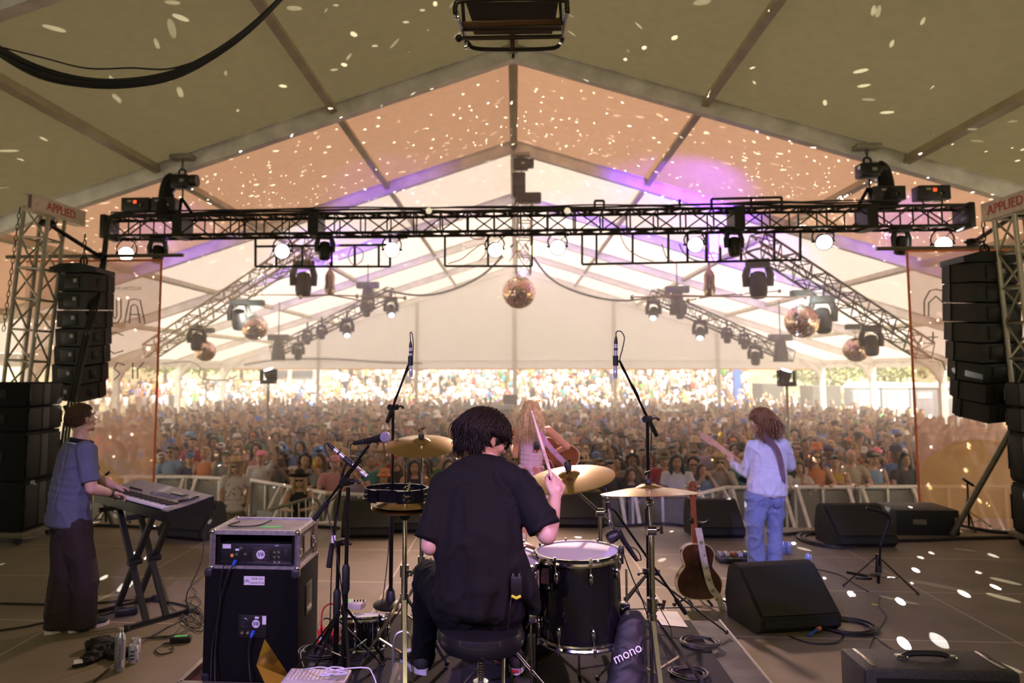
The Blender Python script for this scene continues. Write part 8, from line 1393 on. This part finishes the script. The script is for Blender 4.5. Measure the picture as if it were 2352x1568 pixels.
hcs = [(0.012, 0.009, 0.008), (0.06, 0.03, 0.016), (0.06, 0.03, 0.016), (0.42, 0.27, 0.10), (0.16, 0.05, 0.02)]; htc = [(0.7, 0.64, 0.55), (0.5, 0.38, 0.2), (0.02, 0.02, 0.02), (0.06, 0.12, 0.4), (0.65, 0.6, 0.55)]
KEEP = [(at(1751, 850, 47).x - 0.5, at(1803, 850, 47).x + 0.5, 46.5, 49.5), (at(1866, 850, 46).x - 0.5, at(1934, 850, 46).x + 0.5, 45.5, 48.5), (at(1955, 850, 44).x, 60, 43.5, 46), (at(600, 850, 57).x - 0.5, at(728, 850, 57).x + 0.5, 56.4, 63), (at(703, 850, 55).x - 2.2, at(703, 850, 55).x + 2.2, 53, 57.2), (at(1687, 850, 50).x - 0.5, at(1704, 850, 50).x + 0.5, 49.4, 51), (at(735, 850, 54).x - 0.5, at(775, 850, 54).x + 0.6, 53.4, 56.1)] + [(s * 14.95 - 0.5, s * 14.95 + 0.5, y - 0.4, y + 0.4) for s in (-1, 1) for y in FR] + [(x - 0.45, x + 0.45, GY - 0.5, GY + 0.4) for x in (-10, -4.95, 0, 4.95, 10)] + [(p.x - 0.45, p.x + 0.45, p.y - 0.45, p.y + 0.45) for p in (at(617, 848, 17.3), at(1806, 850, 16.3))]
def rfan(x, y, up=0.12):
    if any(a < x < b and c < y < d for a, b, c, d in KEEP): return
    u = rn.random(); hat = 1 if u < 0.14 else 2 if u < 0.5 else 0
    lowfan(x, y, hill(y), rn.uniform(1.58, 1.88), rn.choice(skc), rn.choice(tcs) if y < 36 or rn.random() < 0.45 else rn.choice(((0.75, 0.72, 0.68), (0.66, 0.64, 0.62), (0.6, 0.58, 0.6))), rn.choice(htc) if hat == 1 else rn.choice(hcs), rn.choice(((0.03, 0.04, 0.08), (0.015, 0.014, 0.014), (0.16, 0.12, 0.08), (0.3, 0.28, 0.24))), 2 if rn.random() < up * 0.5 else 1 if rn.random() < up else rn.choice((0, 0, 3)), hat, rn.uniform(-0.4, 0.4))  # beyond the tent, sun glare put into paler clothing colours
for row in range(0, 7):                                        # behind the translucent banners
    y0 = 13.2 + row * 0.75
    for pa, pb_ in ((205, 350), (2116, 2345)):
        xa, xb = rowx(y0, pa, pb_); x = xa
        while x < xb: rfan(x, max(y0 - 0.2, by(x) + 0.45 + row * 0.75) + rn.uniform(-0.1, 0.1)); x += rn.uniform(0.5, 0.75)
y0 = 19.6
while y0 < 46:
    xa, xb = rowx(y0, 190, 2350); xa, xb = max(xa, -15), min(xb, 15.5); x = xa; dens = 0.52 + max(0, y0 - 26) * 0.026
    while x < xb:
        if not (29.5 < y0 < 33.5 and -2.6 < x < 4.8): rfan(x, y0 + rn.uniform(-0.2, 0.2))
        x += rn.uniform(0.8, 1.25) * dens
    y0 += 0.66 + max(0, y0 - 26) * 0.03
while y0 < 100:
    xa, xb = rowx(y0, 190 if y0 < 54 else 745, 2352 if y0 < 50 else 1720); x = xa
    while x < xb: rfan(x, y0 + rn.uniform(-0.6, 0.6), 0.05); x += rn.uniform(0.6, 1.5) * (1.0 + max(0, y0 - 60) * 0.012)
    y0 += 1.15 + (y0 - 46) * 0.018
me = bpy.data.meshes.new('crowd'); me.from_pydata(CV, [], CF); ca_ = me.attributes.new('cloth_colour', 'FLOAT_COLOR', 'FACE'); ca_.data.foreach_set('color', np.array([(*c, 1) for c in CC], dtype=np.float32).ravel())
cmn = bpy.data.materials.new('crowd_clothes'); cmn.use_nodes = True; nt = cmn.node_tree; at_ = nt.nodes.new('ShaderNodeAttribute'); at_.attribute_name = 'cloth_colour'; nt.links.new(at_.outputs['Color'], nt.nodes['Principled BSDF'].inputs['Base Color']); nt.nodes['Principled BSDF'].inputs['Roughness'].default_value = 0.8
o = link('crowd', me, [cmn], None, 180); tag(o, 'dense festival crowd filling the tent and the sunny slope behind it', 'crowd', kind='stuff')
# mixing desk in the crowd
fd = thing('mixing_desk', 'dark mixing desk with a screen in the middle of the crowd', 'mixing desk', (-0.9, 31.5, -1.3)); G().box((-1.0, 31.5, -0.35), (2.3, 0.9, 1.1), bev=0.05).build('desk', CAB, fd); G().box((-1.1, 31.6, 0.32), (2.0, 0.7, 0.22), R=MX.Rotation(0.2, 3, 'X')).build('console', BLACK, fd); G().box((-0.2, 31.4, 0.75), (0.62, 0.06, 0.42)).build('screen', K('screen_black', (0.02, 0.02, 0.025), 0.2), fd)
fan((-1.3, 32.4, -1.05), 0.1, 1.05, 'chest', 'tee', 'black', 0, 'short', 'brown', label='person in a black tee bent over the mixing desk', bot=1); fan((5.0 * 0.98, 31.2, -1.0), 0.1, 1.05, 'down', 'tank', 'olive', 0, 'short', 'black', label='person in an olive tank top standing above the crowd right of the mixing desk', bot=0)
for k, (x0, x1) in enumerate(((1.9, 2.9), (3.0, 4.2), (4.3, 5.4))): t = thing('crowd_barrier', ('barred steel barrier left of the sound area', 'barred steel barrier in the middle of the sound area', 'barred steel barrier right of the sound area')[k], 'barrier', (x0, 30.5, -1.3)); q = G(); [q.cyl((x0 + (x1 - x0) * i / 8, 30.5, -1.25), (x0 + (x1 - x0) * i / 8, 30.5, 0.1), 0.02, n=5) for i in range(9)]; q.cyl((x0, 30.5, 0.12), (x1, 30.5, 0.12), 0.03, n=6); q.cyl((x0, 30.5, -1.2), (x1, 30.5, -1.2), 0.03, n=6); q.build('bars', GAL, t)
# ------------------------------------------------------------------ beyond the tent
LEAF = K('sunlit_leaf', (0.16, 0.20, 0.05), 0.6, var=0.4, scale=3); BARK = K('bark', (0.12, 0.08, 0.05), 0.9)
def tree(label, px, Y_, h, w_, seed, z0=None):
    rq = random.Random(seed); b = at(px, 850, Y_); b.z = hill(Y_) - 0.1; t = thing('tree', label, 'tree', b); G().cyl(b, b + V((0, 0, h * 0.6)), 0.22, 0.12, n=8).build('trunk', BARK, t); g = G()
    for k in range(900):
        d = V((rq.gauss(0, 1), rq.gauss(0, 1), rq.gauss(0, 1))).normalized() * rq.uniform(0.55, 1.0); blob = V((rq.gauss(0, 0.22), rq.gauss(0, 0.22), rq.gauss(0, 0.18)))
        c = b + V(((d.x + blob.x) * w_, (d.y + blob.y) * w_, h * 0.72 + (d.z + blob.z) * h * 0.32)); n = V((rq.gauss(0, 1), rq.gauss(0, 1), rq.gauss(0, 1))).normalized(); u = n.orthogonal().normalized() * rq.uniform(0.12, 0.28); v = n.cross(u)
        g.add([c - u, c - v * 0.5, c + u, c + v * 0.5], [(0, 1, 2, 3)])
    g.build('foliage', LEAF, t, ang=0)
for a in (('green leafy tree beyond the tent behind the left posts', 470, 60, 3.0, 2.4, 1), ('leafy tree beyond the tent at the far left', 380, 59, 3.2, 2.4, 2), ('leafy tree left of the pale building', 555, 61, 3.0, 2.2, 3), ('leafy tree beyond the right posts above the dark container', 1885, 52, 3.6, 2.3, 4), ('leafy tree beyond the portable toilets', 2030, 54, 3.6, 2.6, 5), ('leafy tree at the far right behind the banner', 2220, 55, 3.6, 2.6, 6)): tree(*a)
def outbox(name, label, cat, px0, px1, py0, py1, Y_, m, dep=2.0):
    a, b = at(px0, py0, Y_), at(px1, py1, Y_); t = thing(name, label, cat, ((a.x + b.x) / 2, Y_, hill(Y_))); z0 = min(hill(Y_), hill(Y_ + dep)) - 0.2; return t, G().box(((a.x + b.x) / 2, Y_ + dep / 2, (a.z + z0) / 2), (b.x - a.x, dep, a.z - z0)).build('walls', m, t)
t, w_ = outbox('building', 'pale building with two dark windows beyond the left end of the tent', 'building', 600, 728, 838, 930, 57, K('pale_stucco', (0.42, 0.37, 0.30), 0.8), 5)
for x0, x1 in ((609, 660), (671, 718)): a, b = at(x0, 850, 56.9), at(x1, 866, 56.9); G().box(((a.x + b.x) / 2, 56.95, (a.z + b.z) / 2), (b.x - a.x, 0.1, a.z - b.z)).build('window', K('window_dark', (0.06, 0.055, 0.05), 0.2), t)
GREYC = K('dark_grey_container', (0.085, 0.078, 0.065), 0.7); t, _ = outbox('container', 'dark grey box wall left of the right-hand posts', 'container', 1751, 1803, 881, 960, 47, GREYC); t, _ = outbox('container', 'dark grey box wall between the two right-hand posts', 'container', 1866, 1934, 886, 960, 46, GREYC)
t, _ = outbox('blue_post', 'bright blue column beyond the rear opening of the tent', 'post', 1687, 1704, 846, 930, 50, K('blue_paint', (0.03, 0.12, 0.50), 0.5), 0.5)
TOI = K('grey_toilet_plastic', (0.22, 0.24, 0.27), 0.5); ROOFW = K('white_roof_plastic', (0.75, 0.73, 0.70), 0.4)
for k, px in enumerate((1990, 2056, 2122, 2188, 2254, 2320)):
    Y_ = 44.0; a = at(px, 890, Y_); z0 = hill(Y_) - 0.05; t = thing('portable_toilet', 'grey portable toilet with white curved roof, %s from the left of its row' % ordn(k), 'portable toilet', (a.x, Y_, z0)); G().box((a.x, Y_ + 0.6, (a.z + z0) / 2), (1.55, 1.2, a.z - z0), bev=0.03).build('cabin', TOI, t)
    pr = [(-0.82, 0)] + [(0.82 * math.cos(PI - PI * i / 12), 0.30 * math.sin(PI * i / 12)) for i in range(13)]; G().prism(pr[1:], 1.3, frame((a.x, Y_ + 1.25, a.z), (1, 0, 0), (0, 0, 1))).build('roof', ROOFW, t); d_ = G().box((a.x, Y_ - 0.02, (a.z + z0) / 2 - 0.05), (1.0, 0.05, (a.z - z0) * 0.86), bev=0.02).build('door', K('toilet_door', (0.28, 0.30, 0.33), 0.5), t); G().box((a.x, Y_ - 0.05, a.z - 0.45), (0.8, 0.02, 0.35)).build('door_sign', LABELW, d_)
pu = thing('parasol', 'pale blue parasol above the far crowd left of the tent posts', 'parasol', at(703, 905, 55)); c = at(703, 877, 55); G().lathe([(0.02, 0.02), (0.9, -0.28), (1.75, -0.65), (1.72, -0.67), (0, -0.05)], c, n=10).build('canopy', K('pale_blue_canvas', (0.25, 0.42, 0.62), 0.8), pu); G().cyl(c, (c.x, c.y, hill(55)), 0.04, n=8).build('pole', ALU, pu)
tw = thing('scaffold_tower', 'white scaffold tower beyond the rear opening left of the middle', 'scaffold', at(745, 920, 54)); q = G()
for x in (735, 775):
    for y in (54, 55.5): q.bar((at(x, 850, y).x, y, hill(y)), (at(x, 850, y).x, y, 4.0), 0.10, up=(0, 1, 0))
for z in (0.8, 1.6, 2.4): q.bar((at(735, 850, 54).x, 54, z), (at(775, 850, 54).x, 54, z + 0.4), 0.08)
q.build('frame', K('white_steel', (0.7, 0.68, 0.64), 0.4), tw)
# ------------------------------------------------------------------ haze drifting under the tent roof
hm = bpy.data.materials.new('stage_haze'); hm.use_nodes = True; ht = hm.node_tree; ht.nodes.clear()
ho = ht.nodes.new('ShaderNodeOutputMaterial'); hv = ht.nodes.new('ShaderNodeVolumeScatter'); hv.inputs['Density'].default_value = 0.028; hv.inputs['Anisotropy'].default_value = 0.25
hv.inputs['Color'].default_value = (1, 0.96, 0.94, 1); ht.links.new(hv.outputs[0], ho.inputs['Volume'])
q = WD - 0.15; tag(G().prism([(-q, -1.28), (q, -1.28), (q, roof_z(q) - 0.15), (0, roof_z(0) - 0.15), (-q, roof_z(q) - 0.15)], 24.9, frame((0, 36.5, 0), (1, 0, 0), (0, 0, 1))).build('haze', hm, ang=0), 'thin pale haze hanging in the air under the tent roof', 'haze', kind='stuff')
